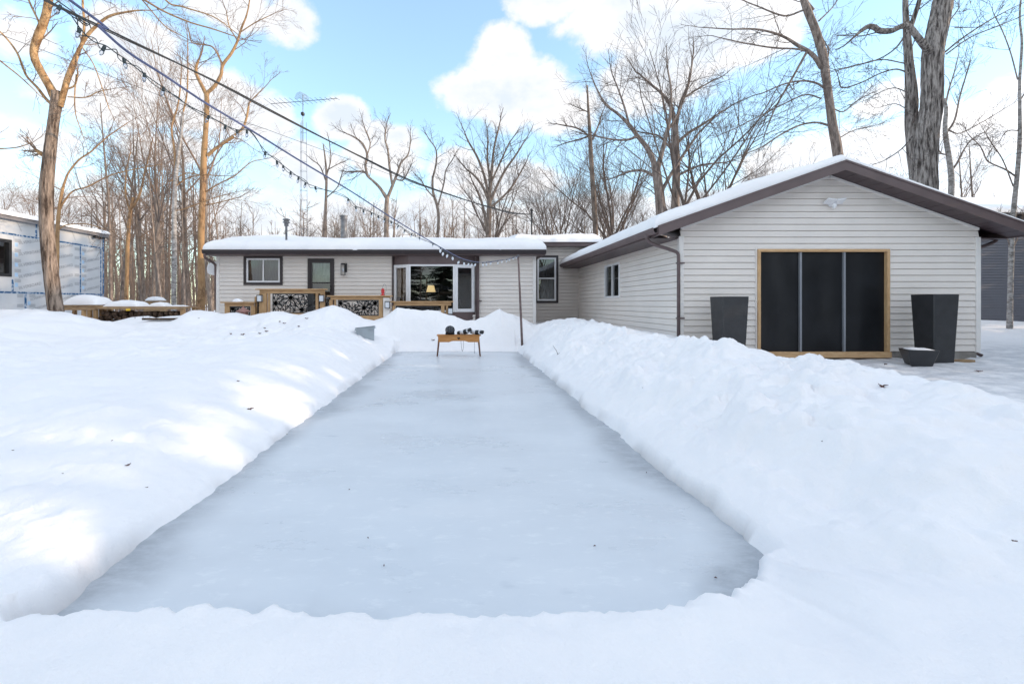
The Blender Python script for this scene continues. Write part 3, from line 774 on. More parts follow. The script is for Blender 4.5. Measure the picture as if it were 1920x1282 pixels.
# side window
win = None
mb = MB(); frame_rect(mb, (GX0, GY0, 0), (0, 1, 0), (-1, 0, 0), WO[0] - GY0, WO[1] - GY0, WO[2], WO[3], 0.055, -0.05, 0.035)
ym = (WO[0] + WO[1]) / 2 - GY0
wall_box(mb, (GX0, GY0, 0), (0, 1, 0), (-1, 0, 0), ym - 0.03, ym + 0.03, WO[2] + 0.055, WO[3] - 0.055, -0.04, 0.02)
win = mb.build('window', M['white'], g)
mb = MB(); 
for a, b in ((WO[0] + 0.055, GY0 + ym - 0.03), (GY0 + ym + 0.03, WO[1] - 0.055)):
    mb.poly([(GX0 + 0.02, b, WO[2] + 0.055), (GX0 + 0.02, a, WO[2] + 0.055), (GX0 + 0.02, a, WO[3] - 0.055), (GX0 + 0.02, b, WO[3] - 0.055)])
mb.build('pane', M['glass'], win)
mb = MB(); mb.box(GX0 + 0.3, GX0 + 0.32, WO[0] - 0.4, WO[1] + 0.4, 0.9, 2.6); mb.build('blind', M['room'], win)
# screened doorway: lumber frame, three screens, two grey mullions
mb = MB()
X0, X1, Z0, Z1 = DO
mb.cur = 0
mb.bbox(X0 + 0.002, X0 + 0.062, GY0 - 0.06, GY0 + 0.08, Z0 + 0.10, Z1 - 0.06, 0.004); mb.bbox(X1 - 0.062, X1 - 0.002, GY0 - 0.06, GY0 + 0.08, Z0 + 0.10, Z1 - 0.06, 0.004)
mb.cur = 1
mb.bbox(X0 + 0.002, X1 - 0.002, GY0 - 0.06, GY0 + 0.08, Z1 - 0.06, Z1 - 0.002, 0.004); mb.bbox(X0 + 0.002, X1 - 0.002, GY0 - 0.10, GY0 + 0.08, Z0 - 0.02, Z0 + 0.10, 0.006)
door = mb.build('screen_door', [M['lumber'], M['lumber_h']], g)
mbf = MB()
for a, b in ((X0 - 0.03, X0), (X1, X1 + 0.03)): mbf.box(a, b, GY0 - 0.032, GY0 + 0.02, 0.2, Z1 + 0.03)
mbf.box(X0, X1, GY0 - 0.032, GY0 + 0.02, Z1, Z1 + 0.03)
mbf.build('doorway_trim', M['siding_trim'], g)
ms = [(1500 - CX) / 90.0, (1582 - CX) / 90.0]
edges = [X0 + 0.062, ms[0] - 0.022, ms[0] + 0.022, ms[1] - 0.022, ms[1] + 0.022, X1 - 0.062]
for k in range(3):
    a, b = edges[2 * k], edges[2 * k + 1]
    m = MB(); m.smooth = True
    nx, nz = 14, 24; V = []
    for j in range(nz + 1):
        for i in range(nx + 1):
            x = lerp(a, b, i / nx); z = lerp(Z0 + 0.10, Z1 - 0.06, j / nz)
            V.append((x, GY0 + 0.02 + 0.022 * mnoise.noise(Vector((x * 2.2, z * 0.8, 4 + k))) * math.sin(PI * i / nx), z))
    m.faces(V, [(j * (nx + 1) + i, j * (nx + 1) + i + 1, (j + 1) * (nx + 1) + i + 1, (j + 1) * (nx + 1) + i) for j in range(nz) for i in range(nx)])
    m.build('screen', M['screen'], door)
for x in ms:
    m = MB(); m.bbox(x - 0.022, x + 0.022, GY0 - 0.03, GY0 + 0.03, Z0 + 0.10, Z1 - 0.06, 0.004); m.build('mullion', M['alu'], door)
# twin-head security light under the gable
sx, sz = (1556 - CX) / 90.0, CAMZ + (CY - 381) / 90.0
mb = MB(); mb.smooth = True
mb.lathe([(0.055, 0), (0.06, 0.02), (0.045, 0.04)], (0, 0, 0), 14, Matrix.Translation((sx, GY0 - 0.02, sz - 0.03)) @ Matrix.Rotation(PI / 2, 4, 'X'))
sl = mb.build('security_light', M['white'], g)
mb = MB(); mb.bbox(sx - 0.03, sx + 0.05, GY0 - 0.14, GY0 - 0.05, sz - 0.10, sz - 0.02, 0.015); mb.smooth = True
mb.lathe([(0.02, -0.03), (0.032, -0.015), (0.036, 0.0)], (sx + 0.01, GY0 - 0.10, sz - 0.10), 12)
mb.build('motion_sensor', M['white'], sl)
for s, ang in ((-1, 0.15), (1, -0.12)):
    m = MB(); T = Matrix.Translation((sx + s * 0.10, GY0 - 0.13, sz + 0.01)) @ Matrix.Rotation(ang, 4, 'Y') @ Matrix.Rotation(-0.5, 4, 'X')
    m.bbox(-0.095, 0.095, -0.09, 0.09, -0.018, 0.018, 0.012, T); m.build('lamp_head', M['white'], sl)

# ================================================================== MAIN HOUSE (low bungalow)
HY = 16.2; HX0, HX1 = -8.19, 2.52; FY = 15.75; RX0, RX1 = -8.365, 2.78
HZ0 = 0.35; HZT = 2.80; HYB = 22.2
def hx(px): return (px - CX) / F * HY
def hz(py, Y=HY): return CAMZ - (py - CY) / F * Y
h = thing('house', ((HX0 + HX1) / 2, HY, 0.5), 'low beige bungalow with a bay window and thick roof snow, beyond the rink', 'house')
W1 = (hx(457.5), hx(530.5), hz(534.5), hz(479.5)); D1 = (hx(577.5), hx(627), 0.72, hz(485)); BAY = (hx(736), hx(891), hz(590), 2.79)
WIN2 = None
mb = MB()
rel = lambda o: (o[0] - HX0, o[1] - HX0, o[2], o[3])
siding(mb, (HX0, HY, HZ0), (1, 0, 0), (0, -1, 0), HX1 - HX0, HZ0, HZT, 0.131, [rel(W1), rel(D1), rel(BAY)])
def lim_side(z): return (0, HYB - HY)
siding(mb, (HX0, HY, HZ0), (0, 1, 0), (-1, 0, 0), HYB - HY, HZ0, 3.0, 0.131)
siding(mb, (HX1, HY, HZ0), (0, 1, 0), (1, 0, 0), HYB - HY, HZ0, 3.0, 0.131)
siding(mb, (HX0, HYB, HZ0), (1, 0, 0), (0, 1, 0), HX1 - HX0, HZ0, 3.0, 0.131)
mb.build('wall', M['siding'], h)
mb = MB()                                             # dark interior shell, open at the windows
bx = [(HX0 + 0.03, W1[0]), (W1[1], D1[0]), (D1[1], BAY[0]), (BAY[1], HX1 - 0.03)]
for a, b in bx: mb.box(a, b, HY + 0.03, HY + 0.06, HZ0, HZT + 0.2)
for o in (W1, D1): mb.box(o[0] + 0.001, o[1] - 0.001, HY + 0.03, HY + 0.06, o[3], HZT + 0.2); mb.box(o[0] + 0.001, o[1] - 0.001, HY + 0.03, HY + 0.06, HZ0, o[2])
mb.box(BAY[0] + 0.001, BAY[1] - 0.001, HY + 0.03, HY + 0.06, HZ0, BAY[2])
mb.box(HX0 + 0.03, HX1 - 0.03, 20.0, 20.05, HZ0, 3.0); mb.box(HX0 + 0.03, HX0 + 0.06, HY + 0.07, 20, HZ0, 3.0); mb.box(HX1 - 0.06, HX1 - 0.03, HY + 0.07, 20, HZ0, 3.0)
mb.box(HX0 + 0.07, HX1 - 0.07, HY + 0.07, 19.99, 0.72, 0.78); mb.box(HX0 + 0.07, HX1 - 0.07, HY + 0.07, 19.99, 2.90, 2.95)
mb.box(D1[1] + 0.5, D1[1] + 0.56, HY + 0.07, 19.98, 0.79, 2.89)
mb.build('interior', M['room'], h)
mb = MB()
mb.bbox(HX0 - 0.035, HX0 + 0.07, HY - 0.035, HY + 0.07, HZ0, HZT, 0.005); mb.build('corner_trim', M['siding_trim'], h); mb = MB(); mb.bbox(HX1 - 0.07, HX1 + 0.035, HY - 0.035, HY + 0.07, HZ0, HZT, 0.005)
mb.build('corner_trim', M['siding_trim'], h)
# roof: front slope to the ridge at Y 19, rear slope behind
RY = 19.0; RZ0 = 2.985; RZ1 = 3.56
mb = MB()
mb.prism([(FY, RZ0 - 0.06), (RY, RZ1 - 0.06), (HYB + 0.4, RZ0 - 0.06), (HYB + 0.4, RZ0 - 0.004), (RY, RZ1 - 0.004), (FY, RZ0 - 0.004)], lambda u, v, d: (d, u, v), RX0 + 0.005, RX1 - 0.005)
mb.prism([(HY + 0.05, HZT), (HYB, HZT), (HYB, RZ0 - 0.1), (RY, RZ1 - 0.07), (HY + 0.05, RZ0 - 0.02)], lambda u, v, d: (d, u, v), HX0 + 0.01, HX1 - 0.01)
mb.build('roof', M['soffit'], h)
mb = MB()
mb.box(RX0, RX1, FY - 0.02, FY - 0.001, 2.79, RZ0)
mb.box(RX0 - 0.02, RX0, FY - 0.02, HYB + 0.3, 2.80, RZ0 - 0.02); mb.box(RX1, RX1 + 0.02, FY - 0.02, HYB + 0.3, 2.80, RZ0 - 0.02)
mb.box(RX0, RX1, FY + 0.001, HY - 0.03, 2.79, 2.805)
mb.build('fascia', M['brown'], h)
mb = MB()                                             # gutter along the front
prof = [(0, 0), (0, -0.11), (-0.03, -0.13), (-0.08, -0.13), (-0.11, -0.06), (-0.12, 0.0), (-0.105, 0.0), (-0.095, -0.06), (-0.07, -0.115), (-0.03, -0.115), (-0.012, -0.1), (-0.012, 0)]
mb.prism(prof, lambda u, v, d: (d, FY - 0.022 + u, RZ0 - 0.03 + v), RX0 - 0.05, RX1 + 0.02)
mb.build('gutter', M['darkbrown'], h)
mb = MB()
thh = lambda A, B: 0.29 + 0.11 * np.exp(-((A - 0.10) / 0.12) ** 2) * B - 0.05 * B + 0.04 * np.sin(A * 23) * 0.3
roof_snow(mb, (RX0 - 0.03, FY - 0.10, RZ0 - 0.005), (RX1 - RX0 + 0.06, 0, 0), (0, RY - FY + 0.10, RZ1 - RZ0), thh, 231, (1, 0, 1, 1), 150, 50, 0.30, 0.07)
roof_snow(mb, (RX0 - 0.03, HYB + 0.4, RZ0 - 0.005), (RX1 - RX0 + 0.06, 0, 0), (0, RY - HYB - 0.4, RZ1 - RZ0), lambda A, B: 0.26 - 0.05 * B + 0 * A, 233, (1, 0, 1, 1), 60, 20, 0.30, 0.07)
mb.build('roof_snow', M['snow'], h)
# slider window
def slider(parent, P, u, n, u0, u1, z0, z1, trim_mat, tw=0.085, sash=0.05, vertical=True, back='curtain', tb=None, mull=0.5):
    m = MB(); frame_rect(m, P, u, n, u0, u1, z0, z1, tw, -0.03, 0.045, tb)
    w = m.build('window', trim_mat, parent)
    a, b, c, d = u0 + tw, u1 - tw, z0 + (tb or tw), z1 - tw
    m = MB(); frame_rect(m, P, u, n, a, b, c, d, sash, -0.04, 0.03)
    if vertical: wall_box(m, P, u, n, lerp(a, b, mull) - 0.022, lerp(a, b, mull) + 0.022, c + sash, d - sash, -0.03, 0.02)
    else: wall_box(m, P, u, n, a + sash, b - sash, lerp(c, d, mull) - 0.02, lerp(c, d, mull) + 0.02, -0.03, 0.02)
    fr = m.build('frame', M['white'], w)
    Pv, uv, nv = Vector(P), Vector(u), Vector(n)
    def pt(uu, z, o): return Pv + uv * uu + nv * o + Vector((0, 0, z - Pv.z))
    m = MB(); m.poly([pt(a + sash, c + sash, -0.01), pt(b - sash, c + sash, -0.01), pt(b - sash, d - sash, -0.01), pt(a + sash, d - sash, -0.01)])
    m.build('pane', M['glass'], w)
    if back:
        m = MB(); m.smooth = True; N = 60; V = []
        for k in range(N + 1):
            uu = lerp(a, b, k / N); o = -0.16 + 0.018 * math.sin(k * 1.3) + 0.01 * math.sin(k * 0.47)
            V += [pt(uu, c, o), pt(uu, d, o)]
        m.faces(V, [(2 * k, 2 * k + 2, 2 * k + 3, 2 * k + 1) for k in range(N)])
        m.build('curtain', M[back], w)
    return w
slider(h, (HX0, HY, 0), (1, 0, 0), (0, -1, 0), rel(W1)[0], rel(W1)[1], W1[2], W1[3], M['darkbrown'], 0.09, 0.055)
# storm door
mb = MB(); P = (HX0, HY, 0); u_ = (1, 0, 0); n_ = (0, -1, 0); d0, d1, dz0, dz1 = rel(D1)
frame_rect(mb, P, u_, n_, d0, d1, dz0, dz1, 0.075, -0.03, 0.05)
dr = mb.build('door', M['darkbrown'], h)
a, b = d0 + 0.075, d1 - 0.075
zt, zm = hz(491), hz(529)
mb = MB(); frame_rect(mb, P, u_, n_, a, b, dz0 + 0.075, dz1 - 0.075, 0.07, -0.03, 0.025); wall_box(mb, P, u_, n_, a + 0.07, b - 0.07, zm - 0.045, zm, -0.03, 0.025)
lf = mb.build('door_leaf', M['darkbrown'], dr)
mb = MB()
for c, d in ((zm, dz1 - 0.145), (dz0 + 0.145, zm - 0.045)):
    x0, x1 = HX0 + a + 0.07, HX0 + b - 0.07
    mb.poly([(x0, HY + 0.0, c), (x1, HY + 0.0, c), (x1, HY + 0.0, d), (x0, HY + 0.0, d)])
mb.build('pane', M['glass'], lf)
mb = MB(); x0, x1 = HX0 + a + 0.03, HX0 + b - 0.03
mb.smooth = True; N = 40; V = []
for k in range(N + 1):
    xx = lerp(x0, x1, k / N); V += [(xx, HY + 0.10 + 0.012 * math.sin(k * 1.7), zm - 0.03), (xx, HY + 0.10 + 0.012 * math.sin(k * 1.7), dz1 - 0.1)]
mb.faces(V, [(2 * k, 2 * k + 2, 2 * k + 3, 2 * k + 1) for k in range(N)])
mb.build('curtain', M['lace'], dr)
mb = MB()                                             # glazing bars of the inner door seen behind the storm pane
xm = (x0 + x1) / 2
mb.box(xm - 0.012, xm + 0.012, HY + 0.05, HY + 0.07, zm, dz1 - 0.15)
for k in (1, 2): 
    z = lerp(zm, dz1 - 0.15, k / 3); mb.box(x0 + 0.14, x1 - 0.14, HY + 0.05, HY + 0.068, z - 0.011, z + 0.011)
mb.build('glazing_bars', M['lace'], dr)
mb = MB(); mb.box(HX0 + a + 0.01, HX0 + b - 0.01, HY + 0.12, HY + 0.15, 0.78, zm - 0.02); mb.build('inner_panel', M['room'], dr)
mb = MB(); mb.tube([(HX0 + b - 0.035, HY - 0.03, zm - 0.30), (HX0 + b - 0.035, HY - 0.07, zm - 0.28), (HX0 + b - 0.035, HY - 0.07, zm - 0.14), (HX0 + b - 0.035, HY - 0.03, zm - 0.12)], 0.01, 6); mb.build('handle', M['black'], lf)
# bay window
BY = 15.86
bl0, bl1, br1, br0 = hx(738), (766 - CX) / F * BY, (853 - CX) / F * BY, hx(890)
zb, zt = hz(581, BY), hz(495.5, BY)
plan = [(bl0, HY), (bl1, BY), (br1, BY), (br0, HY)]
bay = None
mb = MB(); mb.prism([(bl0 - 0.02, HY + 0.03), (bl1 - 0.01, BY - 0.015), (br1 + 0.01, BY - 0.015), (br0 + 0.02, HY + 0.03)], lambda u, v, d: (u, v, d), zt, 2.788)
mb.prism([(bl0 - 0.02, HY + 0.03), (bl1 - 0.01, BY - 0.015), (br1 + 0.01, BY - 0.015), (br0 + 0.02, HY + 0.03)], lambda u, v, d: (u, v, d), 0.45, zb - 0.07)
mb.box(BAY[0] - 0.02, bl0 - 0.021, HY - 0.04, HY + 0.06, 0.4, 2.79); mb.box(br0 + 0.021, BAY[1] + 0.06, HY - 0.04, HY + 0.06, 0.4, 2.79)
bay = mb.build('bay_window', M['brown'], h)
for (p, q), nm in (((plan[0], plan[1]), 'casement'), ((plan[1], plan[2]), 'picture_window'), ((plan[2], plan[3]), 'casement')):
    p = Vector((p[0], p[1], 0)); q = Vector((q[0], q[1], 0)); L = (q - p).length; u = (q - p) / L; n = Vector((u.y, -u.x, 0))
    m = MB(); w = 0.105 if nm == 'casement' else 0.06
    frame_rect(m, p, u, n, 0.004, L - 0.004, zb - 0.07, zt, w, -0.06, 0.0)
    if nm == 'casement': frame_rect(m, p, u, n, 0.055, L - 0.055, zb - 0.02, zt - 0.055, 0.045, 0.0005, 0.014)
    fr = m.build(nm, M['white'], bay)
    pt = lambda uu, z: p + u * uu + n * -0.03 + Vector((0, 0, z))
    m = MB(); m.poly([pt(w, zb - 0.07 + w), pt(L - w, zb - 0.07 + w), pt(L - w, zt - w), pt(w, zt - w)]); m.build('pane', M['glass'], fr)
# downspout right of the bay and one at the left corner
mb = MB()
mb.tube([(hx(896), HY - 0.09, 2.80), (hx(896), HY - 0.09, 0.45)], 0.042, 8); mb.box(hx(890), hx(903), HY - 0.10, HY - 0.02, 1.28, 1.31)
mb.build('downspout', M['brown'], h)
mb = MB()
mb.tube(cat_rom([(RX0 + 0.02, FY - 0.08, 2.83), (RX0 + 0.02, FY - 0.05, 2.70), (RX0 + 0.08, FY + 0.2, 2.60), (HX0 - 0.06, HY - 0.05, 2.50), (HX0 - 0.06, HY - 0.02, 2.3)], 4) + [(HX0 - 0.06, HY + 0.1, 0.5)], 0.042, 8)
mb.build('downspout', M['brown'], h)
# wall lantern
lx, lz0, lz1 = hx(646), hz(516), hz(494)
mb = MB(); mb.box(lx + 0.0, lx + 0.09, HY - 0.05, HY - 0.02, lz0 + 0.1, lz1); mb.box(lx - 0.08, lx + 0.06, HY - 0.2, HY - 0.05, lz1 - 0.045, lz1 - 0.01)
for ax_ in (-0.075, 0.05):
    for ay in (-0.195, -0.07): mb.box(lx + ax_ - 0.006, lx + ax_ + 0.006, HY + ay - 0.006, HY + ay + 0.006, lz0, lz1 - 0.045)
mb.box(lx - 0.083, lx + 0.058, HY - 0.203, HY - 0.062, lz0 - 0.012, lz0)
wl = mb.build('wall_lantern', M['black'], h)
mb = MB(); mb.smooth = True; mb.lathe([(0.012, 0), (0.03, 0.03), (0.034, 0.06), (0.02, 0.10), (0.012, 0.15)], (lx - 0.012, HY - 0.13, lz0 + 0.10), 10); mb.build('bulb', M['lanternpane'], wl)
# flat dish seen edge-on beside the left corner
mb = MB(); mb.smooth = True
T = Matrix.Translation((hx(395) + 0.02, HY + 0.25, hz(503))) @ Matrix.Rotation(math.radians(20), 4, 'Z') @ Matrix.Rotation(math.radians(72), 4, 'X')
nn = 20
V = []
for r_, dz in ((1.0, 0.0), (0.93, 0.0), (0.9, -0.012), (0.45, -0.03), (0.0, -0.036)):
    for k in range(nn):
        th = 2 * PI * k / nn; c_, s_ = math.cos(th), math.sin(th)
        sq = 1 / max(abs(c_) ** 4 + abs(s_) ** 4, 1e-6) ** 0.25
        V.append(tuple(T @ Vector((0.24 * r_ * c_ * sq, 0.22 * r_ * s_ * sq, dz))))
mb.faces(V, [(j * nn + k, j * nn + (k + 1) % nn, (j + 1) * nn + (k + 1) % nn, (j + 1) * nn + k) for j in range(4) for k in range(nn)])
T2 = T @ Matrix.Translation((0, 0, 0.02)); mb.lathe([(0.24, -0.02), (0.25, 0.0), (0.23, 0.012)], (0, 0, 0), 20, T2)
dish = mb.build('satellite_dish', M['white'], h)
mb = MB(); mb.tube([tuple(T @ Vector((0, 0, 0.03))), (HX0 - 0.02, HY + 0.3, hz(515)), (HX0 - 0.02, HY + 0.3, hz(530))], 0.018, 6); mb.build('dish_bracket', M['alu'], dish)
# roof pipes
def rz(y): return lerp(RZ0, RZ1, (y - FY) / (RY - FY))
cp = at(537, 460, 16.3); 
mb = MB(); mb.smooth = True; mb.lathe([(0.035, 0), (0.035, 0.62), (0.07, 0.63), (0.075, 0.74), (0.12, 0.745), (0.12, 0.775), (0.085, 0.785), (0.085, 0.83), (0.125, 0.835), (0.115, 0.87), (0.03, 0.90)], (cp[0], 16.3, rz(16.3) - 0.02 + 0.13), 16)
mb.build('vent_pipe', M['steel'], h)
cp = at(645, 440, 18.7)
mb = MB(); mb.smooth = True; mb.lathe([(0.16, 0), (0.16, 0.06), (0.125, 0.07), (0.125, 0.84), (0.15, 0.85), (0.15, 0.87), (0.13, 0.88), (0.135, 0.95), (0.15, 0.96), (0.14, 1.0), (0.04, 1.02)], (cp[0], 18.7, rz(18.7) + 0.12), 18)
mb.build('chimney', M['steel'], h)
# ---- addition between house and garage
AX0, AX1, AY = 2.55, GX0 - 0.0, 18.55
mb = MB()
AW = ((1003 - CX) / F * AY, (1046.5 - CX) / F * AY, hz(568, AY), hz(479, AY))
siding(mb, (2.25, AY, 0.42), (1, 0, 0), (0, -1, 0), GX0 - 2.25 + 1.4, 0.42, 3.42, 0.131, [(AW[0] - 2.25, AW[1] - 2.25, AW[2], AW[3])], gap=0.018)
ad = mb.build('addition_wall', simple('siding_darker', (0.68, 0.63, 0.59), 0.55, 0.05, 1.5, spec=0.3), h)  # same siding in a darker even tone
slider(h, (2.25, AY, 0), (1, 0, 0), (0, -1, 0), AW[0] - 2.25, AW[1] - 2.25, AW[2], AW[3], M['darkbrown'], 0.085, 0.06, False, 'room', None, 0.52)
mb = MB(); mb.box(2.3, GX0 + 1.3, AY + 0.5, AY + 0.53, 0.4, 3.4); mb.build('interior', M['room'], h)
mb = MB(); mb.box(2.20, GX0 + 1.45, 18.12, 18.14, 3.37, 3.56); mb.box(2.20, GX0 + 1.45, 18.141, AY - 0.03, 3.37, 3.385); mb.box(2.20, 2.22, 18.15, 21, 3.37, 3.56)
mb.build('addition_fascia', M['brown'], h)
mb = MB(); mb.prism([(18.14, 3.50), (20.8, 3.85), (23.6, 3.5), (23.6, 3.545), (20.8, 3.895), (18.14, 3.545)], lambda u, v, d: (d, u, v), 2.22, GX0 + 1.45)
mb.build('addition_roof', M['soffit'], h)
mb = MB(); roof_snow(mb, (2.02, 18.06, 3.55), (GX0 - 2.02 + 0.75, 0, 0), (0, 2.74, 0.35), lambda A, B: 0.27 - 0.05 * B + 0 * A, 241, (1, 0, 1, 1), 60, 24, 0.3, 0.06)
mb.build('roof_snow', M['snow'], h)
mp = at(997, 400, 18.3)
mb = MB(); mb.tube([(mp[0], 18.3, 3.3), (mp[0], 18.3, 4.75)], 0.032, 8); mb.smooth = True; mb.lathe([(0.05, 0), (0.06, 0.06), (0.02, 0.1)], (mp[0], 18.3, 4.72), 8); mb.build('service_mast', M['black'], h)

# things seen through the bay window
lp = at(808, 545, 17.5)
t = thing('table_lamp', (lp[0], 17.5, 0.78), 'lit table lamp with cream shade inside the bay window', 'lamp')
mb = MB(); mb.smooth = True; mb.lathe([(0.11, CAMZ + 0.42), (0.17, CAMZ + 0.18)], (lp[0], 17.5, 0.24), 20); mb.build('lamp_shade', M['lampshade'], t)
mb = MB(); mb.smooth = True; mb.lathe([(0.09, 0), (0.09, 0.02), (0.03, 0.05), (0.055, 0.2), (0.02, 0.36), (0.012, 0.45)], (lp[0], 17.5, 0.98), 14); mb.build('lamp_base', M['steel'], t)
mb = MB(); mb.box(lp[0] - 0.25, lp[0] + 0.25, 17.3, 17.7, 0.94, 0.98)
for sx_ in (-0.23, 0.2):
    for sy in (17.32, 17.65): mb.box(lp[0] + sx_, lp[0] + sx_ + 0.03, sy, sy + 0.03, 0.78, 0.94)
tag(mb.build('side_table', M['oldwood'], None, (lp[0], 17.5, 0.78)), 'small wooden table under the lit lamp in the bay window', 'table')
ap = at(838, 560, 17.2)
t = thing('armchair', (ap[0], 17.2, 0.78), 'brown upholstered armchair seen through the bay window', 'armchair')
mb = MB(); mb.smooth = True; mb.bbox(ap[0] - 0.36, ap[0] + 0.36, 17.0, 17.2, 0.95, 1.62, 0.09); mb.build('backrest', M['fabric'], t)
mb = MB(); mb.bbox(ap[0] - 0.34, ap[0] + 0.34, 17.21, 17.8, 0.85, 1.18, 0.05); mb.build('seat', M['fabric'], t)
for s in (-1, 1):
    mb = MB(); mb.bbox(ap[0] + s * 0.42 - 0.07, ap[0] + s * 0.42 + 0.07, 17.05, 17.8, 0.80, 1.36, 0.05); mb.build('armrest', M['fabric'], t)
# ================================================================== NEIGHBOUR ON THE LEFT (boarded, unfinished)
NX = -13.3; NY0, NY1 = 8.0, 17.92
def ny(px): return NX * F / (px - CX)
n = thing('unfinished_house', (NX, 13, 0.5), 'unfinished house wrapped in printed grey insulation boards with blue taped joints, at the left edge', 'house')
NW = (12.7, 14.22, 1.99, 3.08)
mb = MB()
P = (NX, NY0, 0); u_ = (0, 1, 0); n_ = (1, 0, 0)
# boards: separate sheets with 6 mm joints
vj = [NY0, 9.4, 10.6, 11.8, 13.0, ny(26), 15.55, ny(151), ny(192)]
for za, zb, js in ((0.3, 1.525, [NY0, 9.9, 11.1, 12.3, 13.5, ny(48), 15.9, 17.1, ny(192)]), (1.531, 3.25, vj), (3.256, 3.78, [NY0, 10.2, 12.6, ny(68), ny(192)])):
    for k in range(len(js) - 1):
        a, b = js[k], js[k + 1] - 0.006
        if za > 1.5 and zb < 3.3 and b > NW[0] and a < NW[1]:
            if a < NW[0]: wall_box(mb, P, u_, n_, a - NY0, NW[0] - NY0, za, zb, -0.05, 0)
            if b > NW[1]: wall_box(mb, P, u_, n_, NW[1] - NY0, b - NY0, za, zb, -0.05, 0)
            aa, bb = max(a, NW[0]), min(b, NW[1])
            wall_box(mb, P, u_, n_, aa - NY0, bb - NY0, za, NW[2], -0.05, 0); wall_box(mb, P, u_, n_, aa - NY0, bb - NY0, NW[3], zb, -0.05, 0)
        else: wall_box(mb, P, u_, n_, a - NY0, b - NY0, za, zb, -0.05, 0)
mb.box(NX - 9, NX - 0.06, NY1 - 0.05, NY1, 0.3, 3.8)
mb.cur = 1
def tape(y0, y1, z0, z1): wall_box(mb, P, u_, n_, y0 - NY0, y1 - NY0, z0, z1, 0.0005, 0.003)
tape(NY0, NY1, 1.50, 1.556); tape(NY0, NY1, 3.225, 3.28)
tape(ny(151) - 0.035, ny(151) + 0.025, 1.566, 3.214); tape(ny(189) - 0.03, ny(189) + 0.03, 0.4, 1.489); tape(ny(189) - 0.03, ny(189) + 0.03, 1.566, 3.214)
tape(NY1 - 0.07, NY1, 0.4, 1.489); tape(NY1 - 0.07, NY1, 1.566, 3.214); tape(NY1 - 0.07, NY1, 3.291, 3.7)
tape(ny(48) - 0.04, ny(48) + 0.035, 0.4, 1.489); tape(ny(23.5) - 0.035, ny(23.5) + 0.035, 1.566, NW[2] - 0.07); tape(ny(68) - 0.04, ny(68) + 0.035, 3.291, 3.7)
tape(15.53, 15.60, 1.566, 3.214)
mb.cur = 2
for (a, b, za, zb) in ((ny(26) + 0.02, 15.5, 1.6, 3.2), (ny(151) + 0.06, ny(188), 1.6, 3.2), (15.65, ny(149), 1.6, 3.2), (ny(48) + 0.06, 15.8, 0.75, 1.45)):
    z = za + 0.1
    while z < zb - 0.1:
        wall_box(mb, P, u_, n_, a - NY0 + 0.01, a - NY0 + 0.11, z, z + 0.12, 0.0005, 0.0015); z += 0.30
# lettering
def text_mesh(s, size):
    cu = bpy.data.curves.new('lettering_curve', 'FONT'); cu.body = s; cu.size = size; cu.resolution_u = 2
    o = bpy.data.objects.new('lettering_curve', cu); COL.objects.link(o)
    dg = bpy.context.evaluated_depsgraph_get(); me = o.evaluated_get(dg).to_mesh()
    V = [tuple(v.co) for v in me.vertices]; Fc = [tuple(p.vertices) for p in me.polygons]
    o.evaluated_get(dg).to_mesh_clear()
    bpy.data.objects.remove(o); bpy.data.curves.remove(cu)
    return V, Fc
TV, TF = text_mesh('SILVERBOARD', 0.125)
TW = max(v[0] for v in TV)
mb.cur = 3
def put_text(y, z, ang, s=1.0, lo=None, hi=None):
    c, s_ = math.cos(ang), math.sin(ang); V = []
    for vx, vy, _ in TV: V.append((NX + 0.002, y + s * (vx * c - vy * s_), z + s * (vx * s_ + vy * c)))
    mb.faces(V, TF)
for a, b in ((ny(26) + 0.16, 15.5), (15.7, ny(149)), (ny(151) + 0.14, ny(188))):
    for k in range(5): put_text(a, 1.62 + k * 0.34, math.radians(13), min(1.05, (b - a) / (TW * 1.0)) * 0.98)
for a in (10.8, 12.0, 13.2, ny(48) + 0.16, 15.95, 17.0):
    for k in range(3): put_text(a, 0.62 + k * 0.33, math.radians(15), 0.85)
for k in range(12): put_text(10.3 + k * 0.68, 3.66, math.radians(-62), 0.42)
for a in (10.7, 11.9):
    for k in range(5): put_text(a, 1.62 + k * 0.34, math.radians(13), 0.95)
                                           # fine-print panels
for (a, za, zb) in ((ny(26) + 0.02, 1.6, 3.15), (ny(140), 1.6, 3.15), (ny(151) + 0.05, 1.6, 3.15), (ny(32), 0.85, 1.45), (ny(55), 0.85, 1.45)):
    z = za + 0.24
    while z < zb:
        for q in range(4): wall_box(mb, P, u_, n_, a - NY0, a - NY0 + 0.21, z + q * 0.026, z + q * 0.026 + 0.011, 0.0005, 0.0015)
        z += 0.30
mb.build('wall', [M['foam'], M['bluetape'], M['palebluetape'], M['ink']], n)
